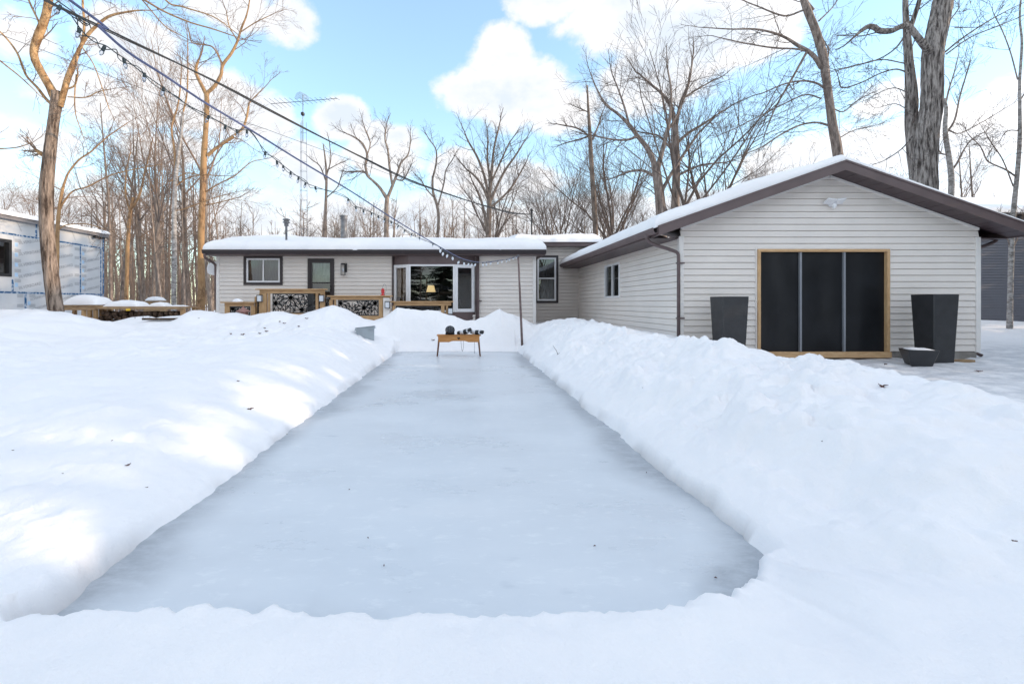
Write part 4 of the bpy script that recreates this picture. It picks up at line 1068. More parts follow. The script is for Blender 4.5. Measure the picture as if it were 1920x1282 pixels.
# window
mb = MB(); frame_rect(mb, P, u_, n_, NW[0] - NY0, NW[1] - NY0, NW[2], NW[3], 0.09, -0.10, 0.02)
w = mb.build('window', M['black'], n)
mb = MB(); mb.poly([(NX - 0.06, NW[0] + 0.09, NW[2] + 0.09), (NX - 0.06, NW[1] - 0.09, NW[2] + 0.09), (NX - 0.06, NW[1] - 0.09, NW[3] - 0.09), (NX - 0.06, NW[0] + 0.09, NW[3] - 0.09)]); mb.build('pane', M['glass'], w)
mb = MB(); mb.box(NX - 0.9, NX - 0.87, NW[0] - 0.5, NW[1] + 0.8, 1.5, 3.4); mb.build('interior', simple('bare_interior', (0.20, 0.15, 0.11), 0.9, 0.3, 1.5), w)
mb = MB(); mb.box(NX - 9.5, NX + 0.14, NY0 - 0.4, NY1 + 0.05, 3.781, 3.80); mb.box(NX + 0.12, NX + 0.14, NY0 - 0.4, NY1 + 0.05, 3.66, 3.78); mb.box(NX - 9.5, NX + 0.12, NY1 + 0.03, NY1 + 0.05, 3.66, 3.78)
mb.prism([(NX + 0.15, 3.80), (NX - 9.5, 4.15), (NX - 9.5, 3.801)], lambda u, v, d: (u, d, v), NY0 - 0.4, NY1 + 0.06)
mb.build('roof', M['greyeave'], n)
mb = MB(); roof_snow(mb, (NX + 0.17, NY0 - 0.4, 3.80), (0, NY1 - NY0 + 0.47, 0), (-6, 0, 0.218), lambda A, B: 0.10 + 0.0 * A, 251, (1, 0, 1, 1), 60, 20, 0.15, 0.05); mb.build('roof_snow', M['snow'], n)
ly = ny(179); lz = CAMZ + (CY - 444) / F * ly
mb = MB(); mb.bbox(NX + 0.001, NX + 0.06, ly - 0.06, ly + 0.06, lz - 0.05, lz + 0.08, 0.01)
for s in (-1, 1): mb.bbox(NX + 0.05, NX + 0.20, ly + s * 0.14 - 0.08, ly + s * 0.14 + 0.08, lz - 0.07, lz + 0.0, 0.015)
mb.build('flood_lamp', M['black'], n)

# ================================================================== NEIGHBOUR ON THE RIGHT (slate siding)
n = thing('slate_house', (30, 22, 0.3), 'dark slate-blue sided house with a snowy roof, behind the garage on the far right', 'house')
mb = MB(); siding(mb, (22.5, 22, 0.25), (1, 0, 0), (0, -1, 0), 18, 0.25, 5.2, 0.125); siding(mb, (22.5, 22, 0.25), (0, 1, 0), (-1, 0, 0), 9, 0.25, 5.2, 0.125)
mb.build('wall', M['slate'], n)
mb = MB(); mb.prism([(21.5, 5.2), (26.3, 6.68), (31.2, 5.2), (31.2, 5.3), (26.3, 6.78), (21.5, 5.3)], lambda u, v, d: (d, u, v), 22.1, 41); mb.prism([(22.02, 5.15), (31, 5.15), (26.3, 6.6)], lambda u, v, d: (d, u, v), 22.52, 40.5)
mb.build('roof', M['greyeave'], n)
mb = MB(); roof_snow(mb, (22.1, 21.45, 5.3), (19, 0, 0), (0, 4.9, 1.5), lambda A, B: 0.22 + 0.0 * A, 261, (1, 0, 1, 1), 60, 20, 0.25, 0.05); mb.build('roof_snow', M['snow'], n)

# ================================================================== DECK in front of the house
DY = 14.5
def dx(px): return (px - CX) / F * DY
def dz(py): return CAMZ - (py - CY) / F * DY
d = thing('deck', (dx(620), DY, 0.5), 'cedar deck with black laser-cut leaf screens and lantern posts in front of the bungalow', 'deck')
mb = MB()
for k in range(11): mb.bbox(dx(420), dx(850), DY + 0.06 + k * 0.146, DY + 0.06 + k * 0.146 + 0.138, 0.70, 0.735, 0.004)
mb.build('floor_boards', M['cedar'], d)
mb = MB(); mb.box(dx(420), dx(850), DY + 0.07, DY + 0.10, 0.35, 0.698); mb.build('skirt_board', M['cedar'], d)
def panel(x0, x1, z0, z1, seed, y):
    # laser-cut screen: frame and leaf-shaped ribs around flower centres
    m = MB(); t0, t1 = y - 0.006, y + 0.006
    b = 0.035
    m.box(x0, x1, t0, t1, z0, z0 + b); m.box(x0, x1, t0, t1, z1 - b, z1); m.box(x0, x0 + b, t0, t1, z0 + b, z1 - b); m.box(x1 - b, x1, t0, t1, z0 + b, z1 - b)
    rnd = random.Random(seed)
    def strip(pts, w):
        for i in range(len(pts) - 1):
            (ax, az), (bx_, bz) = pts[i], pts[i + 1]
            mx, mz = (ax + bx_) / 2, (az + bz) / 2
            if not (x0 + b * 0.6 < mx < x1 - b * 0.6 and z0 + b * 0.6 < mz < z1 - b * 0.6): continue
            dx_, dz_ = bx_ - ax, bz - az; L = math.hypot(dx_, dz_) or 1; nx_, nz_ = -dz_ / L * w / 2, dx_ / L * w / 2
            ex, ez = dx_ * 0.15, dz_ * 0.15
            cl = lambda p: (min(max(p[0], x0 + 0.01), x1 - 0.01), min(max(p[1], z0 + 0.01), z1 - 0.01))
            q = [cl((ax - ex + nx_, az - ez + nz_)), cl((bx_ + ex + nx_, bz + ez + nz_)), cl((bx_ + ex - nx_, bz + ez - nz_)), cl((ax - ex - nx_, az - ez - nz_))]
            m.prism(q, lambda uu, v, dd: (uu, dd, v), t0 + 0.0005 * (i % 3 + 1), t1 - 0.0005 * (i % 3 + 1))
    H = z1 - z0
    cs = []
    xx = x0 + rnd.uniform(0.1, 0.3) * H
    while xx < x1 + 0.2 * H:
        cs.append((xx, lerp(z0, z1, rnd.choice([0.15, 0.8, 0.5])), rnd.uniform(0.55, 0.8) * H)); xx += rnd.uniform(0.55, 0.8) * H
    for cx_, cz_, R in cs:
        np_ = 9; a0 = rnd.uniform(0, 6)
        for k in range(np_):
            th = a0 + 2 * PI * k / np_; c, s_ = math.cos(th), math.sin(th)
            for sg in (-1, 1):
                pts = []
                for i in range(7):
                    t = i / 6; wdt = math.sin(PI * t) * R * 0.135 * sg
                    pts.append((cx_ + c * R * t - s_ * wdt, cz_ + s_ * R * t + c * wdt))
                strip(pts, 0.026)
            strip([(cx_ + c * R * 0.1, cz_ + s_ * R * 0.1), (cx_ + c * R * 0.8, cz_ + s_ * R * 0.8)], 0.010)
            # secondary leaf between petals
            th2 = th + PI / np_; c, s_ = math.cos(th2), math.sin(th2)
            strip([(cx_ + c * R * 0.35, cz_ + s_ * R * 0.35), (cx_ + c * R * 1.05, cz_ + s_ * R * 1.05)], 0.022)
    return m
def dpost(x0, x1, z0, z1, y0=None, y1=None):
    m = MB(); m.bbox(x0, x1, (y0 or DY - 0.05), (y1 or DY + 0.05), z0, z1, 0.005); return m.build('post', M['cedar_v'], d)
def dcap(x0, x1, zc, t=0.035, w=0.10, y=DY):
    m = MB(); m.bbox(x0, x1, y - w, y + w, zc, zc + t, 0.005); return m.build('rail_cap', M['cedar'], d)
def drail(x0, x1, z0, z1, y=DY):
    m = MB(); m.bbox(x0, x1, y - 0.025, y + 0.025, z0, z1, 0.004); return m.build('rail', M['cedar'], d)
def dlamp(x, z0, z1, y):
    m = MB(); w = 0.075
    m.box(x - w, x + w, y - 0.10, y, z1 - 0.02, z1); m.box(x - w, x + w, y - 0.10, y, z0, z0 + 0.015)
    for a in (-w, w - 0.014): 
        for b in (-0.098, -0.016): m.box(x + a, x + a + 0.014, y + b, y + b + 0.014, z0 + 0.015, z1 - 0.02)
    l = m.build('lantern', M['black'], d)
    m = MB(); m.box(x - w + 0.008, x + w - 0.008, y - 0.09, y - 0.012, z0 + 0.016, z1 - 0.021); m.build('frosted_pane', M['lanternpane'], l)
def sect(px0, px1, pyc, pys, panel_px, pyb, seed, posts, bal, lamps, lamp_py, y=DY):
    dcap(dx(px0), dx(px1), dz(pyc) - 0.035, y=y)
    drail(dx(px0 + 6), dx(px1 - 4), dz(pys), dz(pyc) - 0.036, y)
    for a, b in posts: dpost(dx(a), dx(b), 0.45, dz(pys) - 0.001, y - 0.05, y + 0.05)
    for a, b in bal:
        m = MB(); m.box(dx(a), dx(b), y - 0.018, y + 0.018, dz(pyb) - 0.02, dz(pys) - 0.001); m.build('baluster', M['cedar_v'], d)
    m = panel(dx(panel_px[0]), dx(panel_px[1]), dz(pyb), dz(pys) - 0.003, seed, y); m.build('leaf_screen', M['black'], d)
    drail(dx(panel_px[0]) - 0.06, dx(panel_px[1]) + 0.06, dz(pyb) - 0.13, dz(pyb) - 0.002, y)
    for lx_ in lamps: dlamp(dx(lx_), dz(lamp_py[1]), dz(lamp_py[0]), y - 0.055)
sect(481, 613, 541.5, 550, (511, 588), 587, 3, [(487, 500.5), (600.5, 609)], [(502.5, 506.5), (592, 597)], [489.5, 605], (553, 566))
m = MB(); m.box(dx(577), dx(588) - 0.03, DY + 0.012, DY + 0.018, dz(586), dz(551)); m.build('screen_backing', M['black'], d)
sect(614, 736, 554, 562, (634, 710), 592, 8, [(618, 624), (711, 718)], [(627, 630)], [727.5], (565, 578))
m = MB(); m.box(dx(719), dx(731), DY - 0.045, DY + 0.045, 0.6, dz(556) - 0.036); m.build('lamp_post', M['siding_trim'], d)
sect(732, 850, 564.5, 573, (742, 822), 596, 12, [(736, 741), (827, 833.5)], [(836, 840)], [844.5], (577, 589))
sect(414, 479, 566, 574, (430, 468), 597, 17, [(421, 430), (470, 478)], [], [], None, DY + 0.05)
m = MB(); m.bbox(dx(474), dx(488), DY + 0.12, DY + 0.20, 0.6, dz(556), 0.004); m.build('gate_post', M['cedar_v'], d)
m = panel(dx(480), dx(488), dz(590), dz(562), 23, DY + 0.10); m.build('leaf_screen', M['black'], d)
# steps hidden partly by snow
m = MB(); m.bbox(dx(495), dx(606), DY - 0.40, DY - 0.08, 0.50, 0.54, 0.004); m.build('step', M['cedar'], d)
# snow caps lying on the rails
m = MB(); m.smooth = True
m.lathe([(0.17, 0), (0.165, 0.02), (0.12, 0.07), (0.05, 0.10), (0.01, 0.105)], (0, 0, 0), 16, Matrix.Translation((dx(444), DY + 0.05, dz(566) + 0.0)) @ Matrix.Scale(0.6, 4, (0, 1, 0)))
m.build('snow_cap', M['snow'], d)
# garden lantern (little roofed bird feeder) by the low rail
fx, fy = dx(466), DY - 0.35
t = thing('bird_feeder', (fx, fy, 0.5), 'small weathered red roofed bird feeder beside the low deck rail', 'bird feeder')
m = MB(); m.tube([(fx, fy, 0.4), (fx, fy, dz(590))], 0.025, 6); m.build('post', M['pinkroof'], t)
m = MB(); m.bbox(fx - 0.10, fx + 0.10, fy - 0.10, fy + 0.10, dz(590), dz(583), 0.005); m.build('body', M['pinkroof'], t)
m = MB(); m.lathe([(0.24, 0), (0.21, 0.02), (0.10, 0.08), (0.02, 0.13)], (fx, fy, dz(584)), 4); m.lathe([(0.03, 0.0), (0.02, 0.05)], (fx, fy, dz(584) + 0.12), 6); m.build('roof', M['pinkroof'], t)
# red hummingbird feeder on the rail
rx, rzz = dx(718), dz(554)
t = thing('hummingbird_feeder', (rx, DY, rzz), 'red glass hummingbird feeder on the cedar deck rail', 'bird feeder')
m = MB(); m.smooth = True; m.lathe([(0.065, 0), (0.075, 0.015), (0.045, 0.03), (0.03, 0.05), (0.05, 0.09), (0.055, 0.14), (0.04, 0.18), (0.045, 0.20), (0.02, 0.215)], (rx, DY - 0.03, rzz), 14); m.build('bottle', M['red'], t)
m = MB(); m.tube(cat_rom([(rx + 0.03, DY, rzz), (rx + 0.09, DY, rzz + 0.15), (rx + 0.09, DY, rzz + 0.30), (rx + 0.03, DY, rzz + 0.34), (rx, DY - 0.03, rzz + 0.25), (rx, DY - 0.03, rzz + 0.21)], 5), 0.006, 5); m.build('hook', M['alu'], t)

# ================================================================== BENCH, HELMET, SKATES
BYc = 11.02
t = thing('bench', (-0.04, BYc, 0), 'small oak bench with a heart cut-out drawn as a dark plate, standing on the ice', 'bench')
xa, xb = -0.535, 0.465; zt_ = 0.487
m = MB(); m.bbox(xa, xb, BYc - 0.16, BYc + 0.16, zt_ - 0.022, zt_, 0.006); m.build('seat', M['oak'], t)
def apron(y0, y1):
    z1 = zt_ - 0.0225
    o = [(xa + 0.025, z1), (xa + 0.045, 0.325), (-0.26, 0.325), (-0.20, 0.345), (-0.165, 0.352), (0.095, 0.352), (0.13, 0.345), (0.19, 0.325), (xb - 0.045, 0.325), (xb - 0.025, z1)]
    mm = MB(); mm.prism(o, lambda u, v, dd: (u, dd, v), y0, y1); return mm
m = apron(BYc - 0.145, BYc - 0.125); ap_ = m.build('apron', M['oak'], t); m = apron(BYc + 0.125, BYc + 0.145); m.build('apron', M['oak'], t)
m = MB()
hp = []
for k in range(28):
    th = 2 * PI * k / 28; hp.append((-0.035 + 0.0021 * 16 * math.sin(th) ** 3, 0.412 + 0.0019 * (13 * math.cos(th) - 5 * math.cos(2 * th) - 2 * math.cos(3 * th) - math.cos(4 * th))))
m.prism(hp[::-1], lambda u, v, dd: (u, dd, v), BYc - 0.1465, BYc - 0.1440); m.build('heart', simple('heart_hole_shade', (0.02, 0.009, 0.006), 0.8, 0.1, 8), ap_)  # dark plate on the apron stands in for the shade inside the hole
for sx_, x0_, x1_ in ((-1, xa + 0.055, xa + 0.01), (1, xb - 0.055, xb - 0.01)):
    for sy in (-1, 1):
        m = MB(); y = BYc + sy * 0.115
        m.tube([(x0_, y, 0.464), (lerp(x0_, x1_, 0.3), y + sy * 0.0, 0.33), (lerp(x0_, x1_, 1), y + sy * 0.012, 0.0)], [0.019, 0.018, 0.013], 8); m.build('leg', M['oak_dark'], t)
hxx = -0.235
t = thing('helmet', (hxx, BYc - 0.02, zt_), 'black hockey helmet resting on the oak bench', 'helmet')
def ell(m, cx_, cy_, cz_, rx_, ry_, rz_, z0=-1.0, n=22, rows=14, f=None):
    base = len(m.v)
    for j in range(rows + 1):
        ph = lerp(math.asin(z0), PI / 2 - 0.001, j / rows)
        for k in range(n):
            th = 2 * PI * k / n; r = math.cos(ph)
            s_ = f(th, ph) if f else 1
            m.v.append((cx_ + rx_ * r * math.cos(th) * s_, cy_ + ry_ * r * math.sin(th) * s_, cz_ + rz_ * math.sin(ph) * (s_ if ph > 0 else 1)))
    for j in range(rows):
        for k in range(n):
            m.f.append((base + j * n + k, base + j * n + (k + 1) % n, base + (j + 1) * n + (k + 1) % n, base + (j + 1) * n + k)); m.mi.append(m.cur); m.sm.append(True)
m = MB(); m.smooth = True
ell(m, hxx, BYc - 0.02, zt_ + 0.098, 0.108, 0.135, 0.112, -0.88, 28, 18, lambda th, ph: 1 + 0.035 * math.cos(6 * th) * math.cos(ph) + 0.02 * (math.sin(4 * ph)))
m.cur = 1; m.smooth = False
for k in range(5):
    a = -0.09 + k * 0.036
    for q in range(3):
        z = zt_ + 0.085 + q * 0.04; yy = BYc - 0.02 - 0.135 * math.sqrt(max(0.02, 1 - (a / 0.108) ** 2 * 0.9 - ((z - zt_ - 0.098) / 0.112) ** 2)) - 0.006
        T = Matrix.Translation((hxx + a + 0.01, yy, z)) @ Matrix.Rotation(0.5, 4, 'Y'); m.bbox(-0.009, 0.009, -0.006, 0.012, -0.004, 0.004, 0.002, T)
m.build('shell', [M['helmet'], M['alu']], t)
for s in (-1, 1):
    m = MB(); m.bbox(hxx + s * 0.075 - 0.03, hxx + s * 0.075 + 0.03, BYc - 0.10, BYc + 0.03, zt_ + 0.0005, zt_ + 0.055, 0.012); m.build('ear_guard', M['helmet'], t)
def skate(x, yoff, label, tilt, roll):
    t = thing('hockey_skate', (x, BYc + yoff, zt_), label, 'skate', 'skates lying on the bench')
    T = Matrix.Translation((x, BYc + yoff, zt_ + 0.048)) @ Matrix.Rotation(tilt, 4, 'Y') @ Matrix.Rotation(roll, 4, 'X')
    # spine from toe to cuff with half widths
    sp = [(-0.135, 0.0, 0.012), (-0.125, 0.004, 0.030), (-0.10, 0.008, 0.040), (-0.06, 0.014, 0.045), (-0.02, 0.024, 0.050), (0.03, 0.040, 0.055), (0.075, 0.066, 0.060), (0.105, 0.098, 0.058), (0.122, 0.130, 0.057), (0.134, 0.155, 0.058)]
    def seg(i0, i1, name, mat, k=1.0):
        m = MB(); m.tube([tuple(T @ Vector((sp[i][0], 0, sp[i][1]))) for i in range(i0, i1 + 1)], [sp[i][2] * k for i in range(i0, i1 + 1)], 14); return m.build(name, M[mat], t)
    seg(0, 3, 'toe_cap', 'boot_dark'); seg(3, 5, 'boot', 'boot_white'); seg(5, 8, 'ankle', 'boot_dark'); seg(8, 9, 'cuff', 'boot_white')
    m = MB(); m.smooth = True; m.tube([tuple(T @ Vector(p)) for p in ((0.128, 0, 0.14), (0.15, 0, 0.185), (0.175, 0, 0.21), (0.195, 0, 0.215))], [0.035, 0.04, 0.044, 0.03], 10); m.build('tongue', M['boot_dark'], t)
    m = MB(); 
    m.prism([(-0.11, -0.035), (-0.07, -0.035), (-0.04, -0.068), (0.03, -0.068), (0.05, -0.02), (0.10, 0.005), (0.11, -0.07), (-0.13, -0.072)], lambda u, v, dd: tuple(T @ Vector((u, dd, v))), -0.012, 0.012)
    hld = m.build('blade_holder', M['boot_dark'], t)
    m = MB(); m.prism([(-0.14, -0.072), (0.12, -0.072), (0.135, -0.088), (0.10, -0.098), (-0.11, -0.098), (-0.145, -0.085)], lambda u, v, dd: tuple(T @ Vector((u, dd, v))), -0.002, 0.002); m.build('blade', M['steel'], hld)
    return t
s1 = skate(0.06, 0.0, 'black and white hockey skate in the middle of the bench, next to the helmet', math.radians(-4), math.radians(72))
s2 = skate(0.325, 0.01, 'black and white hockey skate at the right end of the bench, cuff past its edge', math.radians(14), math.radians(72))
m = MB()
lx1 = at(866, 660, 11.2)[0]
m.tube(cat_rom([(at(864, 0, 11.2)[0], BYc + 0.17, 0.47), (at(864.5, 0, 11.2)[0], BYc + 0.19, 0.3), (at(866.5, 0, 11.2)[0], BYc + 0.19, 0.085), (at(869, 0, 11.2)[0], BYc + 0.19, 0.2), (at(869.5, 0, 11.2)[0], BYc + 0.17, 0.47)], 5), 0.0035, 5); m.build('lace', M['boot_dark'], s1)
m = MB(); xq = at(889.5, 0, 11.2)[0]
m.tube([(xq, BYc + 0.17, 0.47), (xq + 0.004, BYc + 0.18, 0.2), (xq, BYc + 0.18, 0.03)], 0.0035, 5); m.build('lace', M['boot_dark'], s2)

# ================================================================== GARAGE FRONT: planters
def planter(x0, x1, y0, y1, z0, z1, taper, label, rot=0.0, rim=0.03, name='planter'):
    cx_, cy_ = (x0 + x1) / 2, (y0 + y1) / 2; hx_, hy_ = (x1 - x0) / 2, (y1 - y0) / 2
    t = thing(name, (cx_, cy_, z0), label, 'planter')
    R = Matrix.Translation((cx_, cy_, 0)) @ Matrix.Rotation(rot, 4, 'Z')
    def ring(s, z, inset=0):
        b = 0.012; X, Y = hx_ * s - inset, hy_ * s - inset
        return [tuple(R @ Vector(p + (z,))) for p in ((-X + b, -Y), (X - b, -Y), (X, -Y + b), (X, Y - b), (X - b, Y), (-X + b, Y), (-X, Y - b), (-X, -Y + b))]
    m = MB(); rings = [ring(taper, z0), ring(1, z1 - 0.01), ring(1, z1, 0.004), ring(1, z1, rim), ring(0.98, z1 - 0.10, rim)]
    V = sum(rings, []); n8 = 8
    Fc = [(j * n8 + k, j * n8 + (k + 1) % n8, (j + 1) * n8 + (k + 1) % n8, (j + 1) * n8 + k) for j in range(4) for k in range(n8)]
    Fc.append(tuple(range(8))[::-1]); Fc.append(tuple(range(32, 40)))
    m.faces(V, Fc); m.build('pot', M['planter'], t)
    return t, R, hx_, hy_
planter(5.00, 5.50, 9.14, 9.62, 0.03, 1.335, 0.80, 'tall tapered black planter left of the screened doorway, its foot behind the snowbank')
planter(9.00, 9.49, 9.12, 9.60, 0.03, 1.375, 0.80, 'tall tapered black planter right of the screened doorway')
t, R, a, b = planter(8.22, 8.66, 8.62, 9.06, 0.02, 0.36, 0.62, 'low square black planter filled with snow, in front of the right-hand tall planter', math.radians(-24), 0.02, 'low_planter')
m = MB(); V = []; n_ = 14
for j in range(n_ + 1):
    for i in range(n_ + 1):
        uu, vv = -1 + 2 * i / n_, -1 + 2 * j / n_
        e = (1 - uu ** 4) * (1 - vv ** 4)
        V.append(tuple(R @ Vector((uu * (a - 0.021), vv * (b - 0.021), 0.345 + 0.04 * e + 0.02 * mnoise.noise(Vector((uu * 2, vv * 2, 1))) * e))))
m.smooth = True; m.faces(V, [(j * (n_ + 1) + i, j * (n_ + 1) + i + 1, (j + 1) * (n_ + 1) + i + 1, (j + 1) * (n_ + 1) + i) for j in range(n_) for i in range(n_)])
m.build('snow', M['snow'], t)
m = MB(); m.bbox(9.55, 10.05, 9.36, 9.52, 0.04, 0.10, 0.005); tag(m.build('plank', M['oldwood'], None, (9.8, 9.44, 0.06)), 'short grey plank lying beside the right-hand tall planter', 'plank')
m = MB(); p = at(1480, 664, 6.4)
# ================================================================== SNOWBANK BITS
bx0 = at(684, 626, 11.6); 
T = Matrix.Translation((bx0[0] + 0.02, 11.62, 0.47)) @ Matrix.Rotation(math.radians(10), 4, 'Z') @ Matrix.Rotation(math.radians(-6), 4, 'Y') @ Matrix.Rotation(math.radians(5), 4, 'X')
t = thing('plastic_tub', (bx0[0], 11.75, 0.3), 'grey plastic tub half buried in the snowbank at the rink corner', 'tub')
m = MB(); 
O = [(-0.22, -0.15), (0.22, -0.15), (0.22, 0.15), (-0.22, 0.15)]
V = [tuple(T @ Vector((x * 0.8, y * 0.8, -0.22))) for x, y in O] + [tuple(T @ Vector((x, y, 0.14))) for x, y in O] + [tuple(T @ Vector((x * 0.94, y * 0.92, 0.14))) for x, y in O] + [tuple(T @ Vector((x * 0.80, y * 0.78, -0.1))) for x, y in O]
m.faces(V, [(3, 2, 1, 0)] + [(j * 4 + k, j * 4 + (k + 1) % 4, j * 4 + 4 + (k + 1) % 4, j * 4 + 4 + k) for j in range(3) for k in range(4)] + [(12, 13, 14, 15)])
m.build('shell', M['tub'], t)
m = MB(); 
for (a0, a1, b0, b1) in ((-0.245, 0.245, -0.175, -0.145), (-0.245, 0.245, 0.145, 0.175), (-0.245, -0.215, -0.144, 0.144), (0.215, 0.245, -0.144, 0.144)): m.box(a0, a1, b0, b1, 0.125, 0.150, T)
m.build('rim', M['tub'], t)
# pole for the string lights
p0 = (1.45, 12.0, 2.37); p1 = (1.56, 12.08, 0.1)
t = thing('light_pole', p1, 'thin leaning rusty pole holding the string lights at the far rink corner', 'pole')
m = MB(); m.tube([p1, tuple(lerp(p1[k], p0[k], 0.5) for k in range(3)), p0], [0.032, 0.028, 0.022], 10); m.build('shaft', M['rust'], t)
m = MB(); m.tube([(p0[0] - 0.03, p0[1], p0[2] - 0.03), (p0[0] - 0.04, p0[1] - 0.03, p0[2] + 0.02), (p0[0], p0[1] - 0.035, p0[2] + 0.04), (p0[0] + 0.03, p0[1] - 0.02, p0[2] + 0.0)], 0.008, 5); m.build('hook', M['alu'], t)

# ================================================================== CABLES
def online(px, py):
    u = (px - CX) / F; Y = -2.3045 / (u - 0.313); return (-2.3045 + 0.313 * Y, Y, CAMZ - (py - CY) / F * Y)
blue = [(-2.19, 0.35, 2.78)] + [online(*q) for q in ((130, 0), (185, 50), (240, 98), (310, 143), (385, 193), (470, 244), (560, 300), (660, 360), (745, 415), (830, 466), (870, 486), (905, 492), (940, 488))] + [p0]
m = MB(); m.tube(cat_rom(blue, 5), 0.006, 6); t = m.build('blue_cable', M['bluecable'], None, blue[0]); tag(t, 'blue sagging support cable running from the upper left to the thin pole', 'cable')
strp = [(105, 0), (135, 32), (152, 56), (175, 78), (198, 86), (218, 100), (236, 112), (271, 140), (308, 166), (350, 196), (390, 217), (424, 236), (446, 244), (468, 246), (497, 283), (520, 302), (546, 322), (574, 343), (594, 351), (652, 372), (668, 387), (700, 400), (735, 416), (765, 434), (800, 452), (826, 464), (838, 474), (862, 487), (880, 492), (905, 492), (930, 489), (952, 486), (968, 480)]
cord = [(-2.19, 0.35, 2.70)] + [online(*q) for q in strp]
t = thing('string_lights', (-2.19, 0.35, 2.7), 'string of bulb lights drooping along the blue cable over the rink', 'string lights')
m = MB(); sm_ = cat_rom(cord, 4); m.tube(sm_, 0.0026, 5)
m.tube([(x + 0.012 * math.sin(i * 0.9), y, z + 0.014 * math.cos(i * 0.8) - 0.004) for i, (x, y, z) in enumerate(sm_)], 0.0022, 5)
m.build('cord', M['greencable'], t)
bul = [(113, 12), (150, 55), (196, 88), (232, 111), (271, 139), (307, 165), (392, 218), (423, 235), (444, 244), (463, 246), (498, 285), (519, 302), (531, 311), (545, 322), (560, 333), (573, 343), (591, 350), (653, 373), (667, 388), (681, 394), (697, 399), (710, 405), (722, 410), (734, 416), (747, 423), (759, 431), (772, 438), (786, 445), (812, 457), (826, 464), (832, 470), (840, 474), (848, 479), (862, 487), (870, 489), (880, 491), (886, 492), (893, 492), (905, 492), (912, 491), (922, 490), (933, 489), (942, 487), (950, 486), (956, 484), (963, 482), (969, 480)]
rnd = random.Random(4)
for (px, py) in bul:
    q = Vector(online(px, py)); far = px > 820
    ax_ = Vector((rnd.uniform(-0.5, 0.2), rnd.uniform(-0.3, 0.3), -1)).normalized()
    R = ax_.to_track_quat('Z', 'Y').to_matrix().to_4x4(); T = Matrix.Translation(q) @ R
    k = 0.72 if not far else 1.2
    m = MB(); m.smooth = True; m.lathe([(0.006, -0.004), (0.0078, 0.004), (0.0078, 0.020), (0.007, 0.0245)], (0, 0, 0), 9, T); b_ = m.build('socket', M['greencable'], t)
    m = MB(); m.smooth = True; m.lathe([(0.008 * k, 0.0255), (0.0125 * k, 0.033 * k), (0.0135 * k, 0.041 * k), (0.010 * k, 0.052 * k), (0.004 * k, 0.062 * k)], (0, 0, 0), 10, T); m.build('bulb', M['lanternpane'] if px > 650 else M['bulbglass'], b_)
# far support out of the upper left
m = MB(); m.tube([(-2.2, 0.33, 0.0), (-2.2, 0.33, 2.9)], 0.045, 10); tag(m.build('timber_post', M['oldwood'], None, (-2.2, 0.33, 0)), 'plain timber post holding the near end of the string lights', 'post')
# overhead service lines
def line2(A, B):
    dxp, dyp = B[0] - A[0], B[1] - A[1]
    def f(px, py):
        u = (px - CX) / F; tt = (A[0] - u * A[1]) / (u * dyp - dxp); Y = A[1] + tt * dyp; return (u * Y, Y, CAMZ - (py - CY) / F * Y)
    return f
f1 = line2((mp[0], 18.3), (-7.3, 8.4))
tr = [(997, 402), (960, 400), (925, 391), (870, 374), (770, 338), (690, 300), (600, 256), (500, 205), (400, 152), (300, 103), (200, 55), (84, 0), (0, -42)]
pts = cat_rom([f1(*q) for q in tr], 5)
m = MB(); m.tube(pts, 0.017, 6); m.tube([(x, y, z + 0.035 * math.sin(i * 0.22)) for i, (x, y, z) in enumerate(pts)], 0.012, 5)
tag(m.build('power_line', M['cable'], None, pts[0]), 'thick twisted black power line from the roof mast to the upper left', 'cable')
f2 = line2((1.5, 21), (-12, 11))
tr = [(1000, 412), (905, 385), (780, 345), (690, 312), (560, 265), (470, 233), (385, 212), (250, 160), (100, 102), (0, 65), (-60, 40)]
pts = cat_rom([f2(*q) for q in tr], 5)
m = MB(); m.tube(pts, 0.007, 5); tag(m.build('telephone_wire', M['cable'], None, pts[0]), 'thin dark wire crossing the trees below the thick power line', 'cable')

# ================================================================== TV AERIAL TOWER
AYy = 24.0
ax0 = at(568, 180, AYy)[0]; zt2 = at(0, 180, AYy)[2]
t = thing('antenna_tower', (ax0, AYy, 0.5), 'slim lattice television aerial tower rising behind the bungalow', 'antenna')
m = MB()
zt3 = zt2 - 1.3
w0, w1 = 0.27, 0.16
def lc(k, z):
    w_ = lerp(w0, w1, (z - 0.5) / (zt3 - 0.5)); th = 2 * PI * k / 3 + 0.5; return (ax0 + w_ * math.cos(th), AYy + w_ * math.sin(th), z)
for k in range(3): m.tube([lc(k, 0.5), lc(k, zt3)], 0.012, 5)
m.tube([(ax0, AYy, zt3 - 1), (ax0, AYy, zt2 + 0.05)], 0.02, 6)
nb = 20
for i in range(nb):
    za, zb_ = lerp(0.6, zt3 - 0.05, i / nb), lerp(0.6, zt3 - 0.05, (i + 1) / nb)
    for k in range(3):
        m.tube([lc(k, za), lc((k + 1) % 3, za)], 0.007, 4)
m.build('mast', M['alu'], t)
m = MB(); bl = at(508, 195, AYy); br = at(632, 185, AYy); za = at(0, 190, AYy)[2]
m.tube([bl, br], 0.014, 5)
for k in range(15):
    s_ = k / 14; c_ = [lerp(bl[j], br[j], s_) for j in range(3)]; hl = lerp(0.75, 0.28, s_)
    m.tube([(c_[0] - 0.05, c_[1] - hl, c_[2] - 0.05), (c_[0] + 0.05, c_[1] + hl, c_[2] + 0.05)], 0.010, 4)
m.build('yagi', M['cable'], t)
m = MB(); mp_ = at(566, 180, AYy)
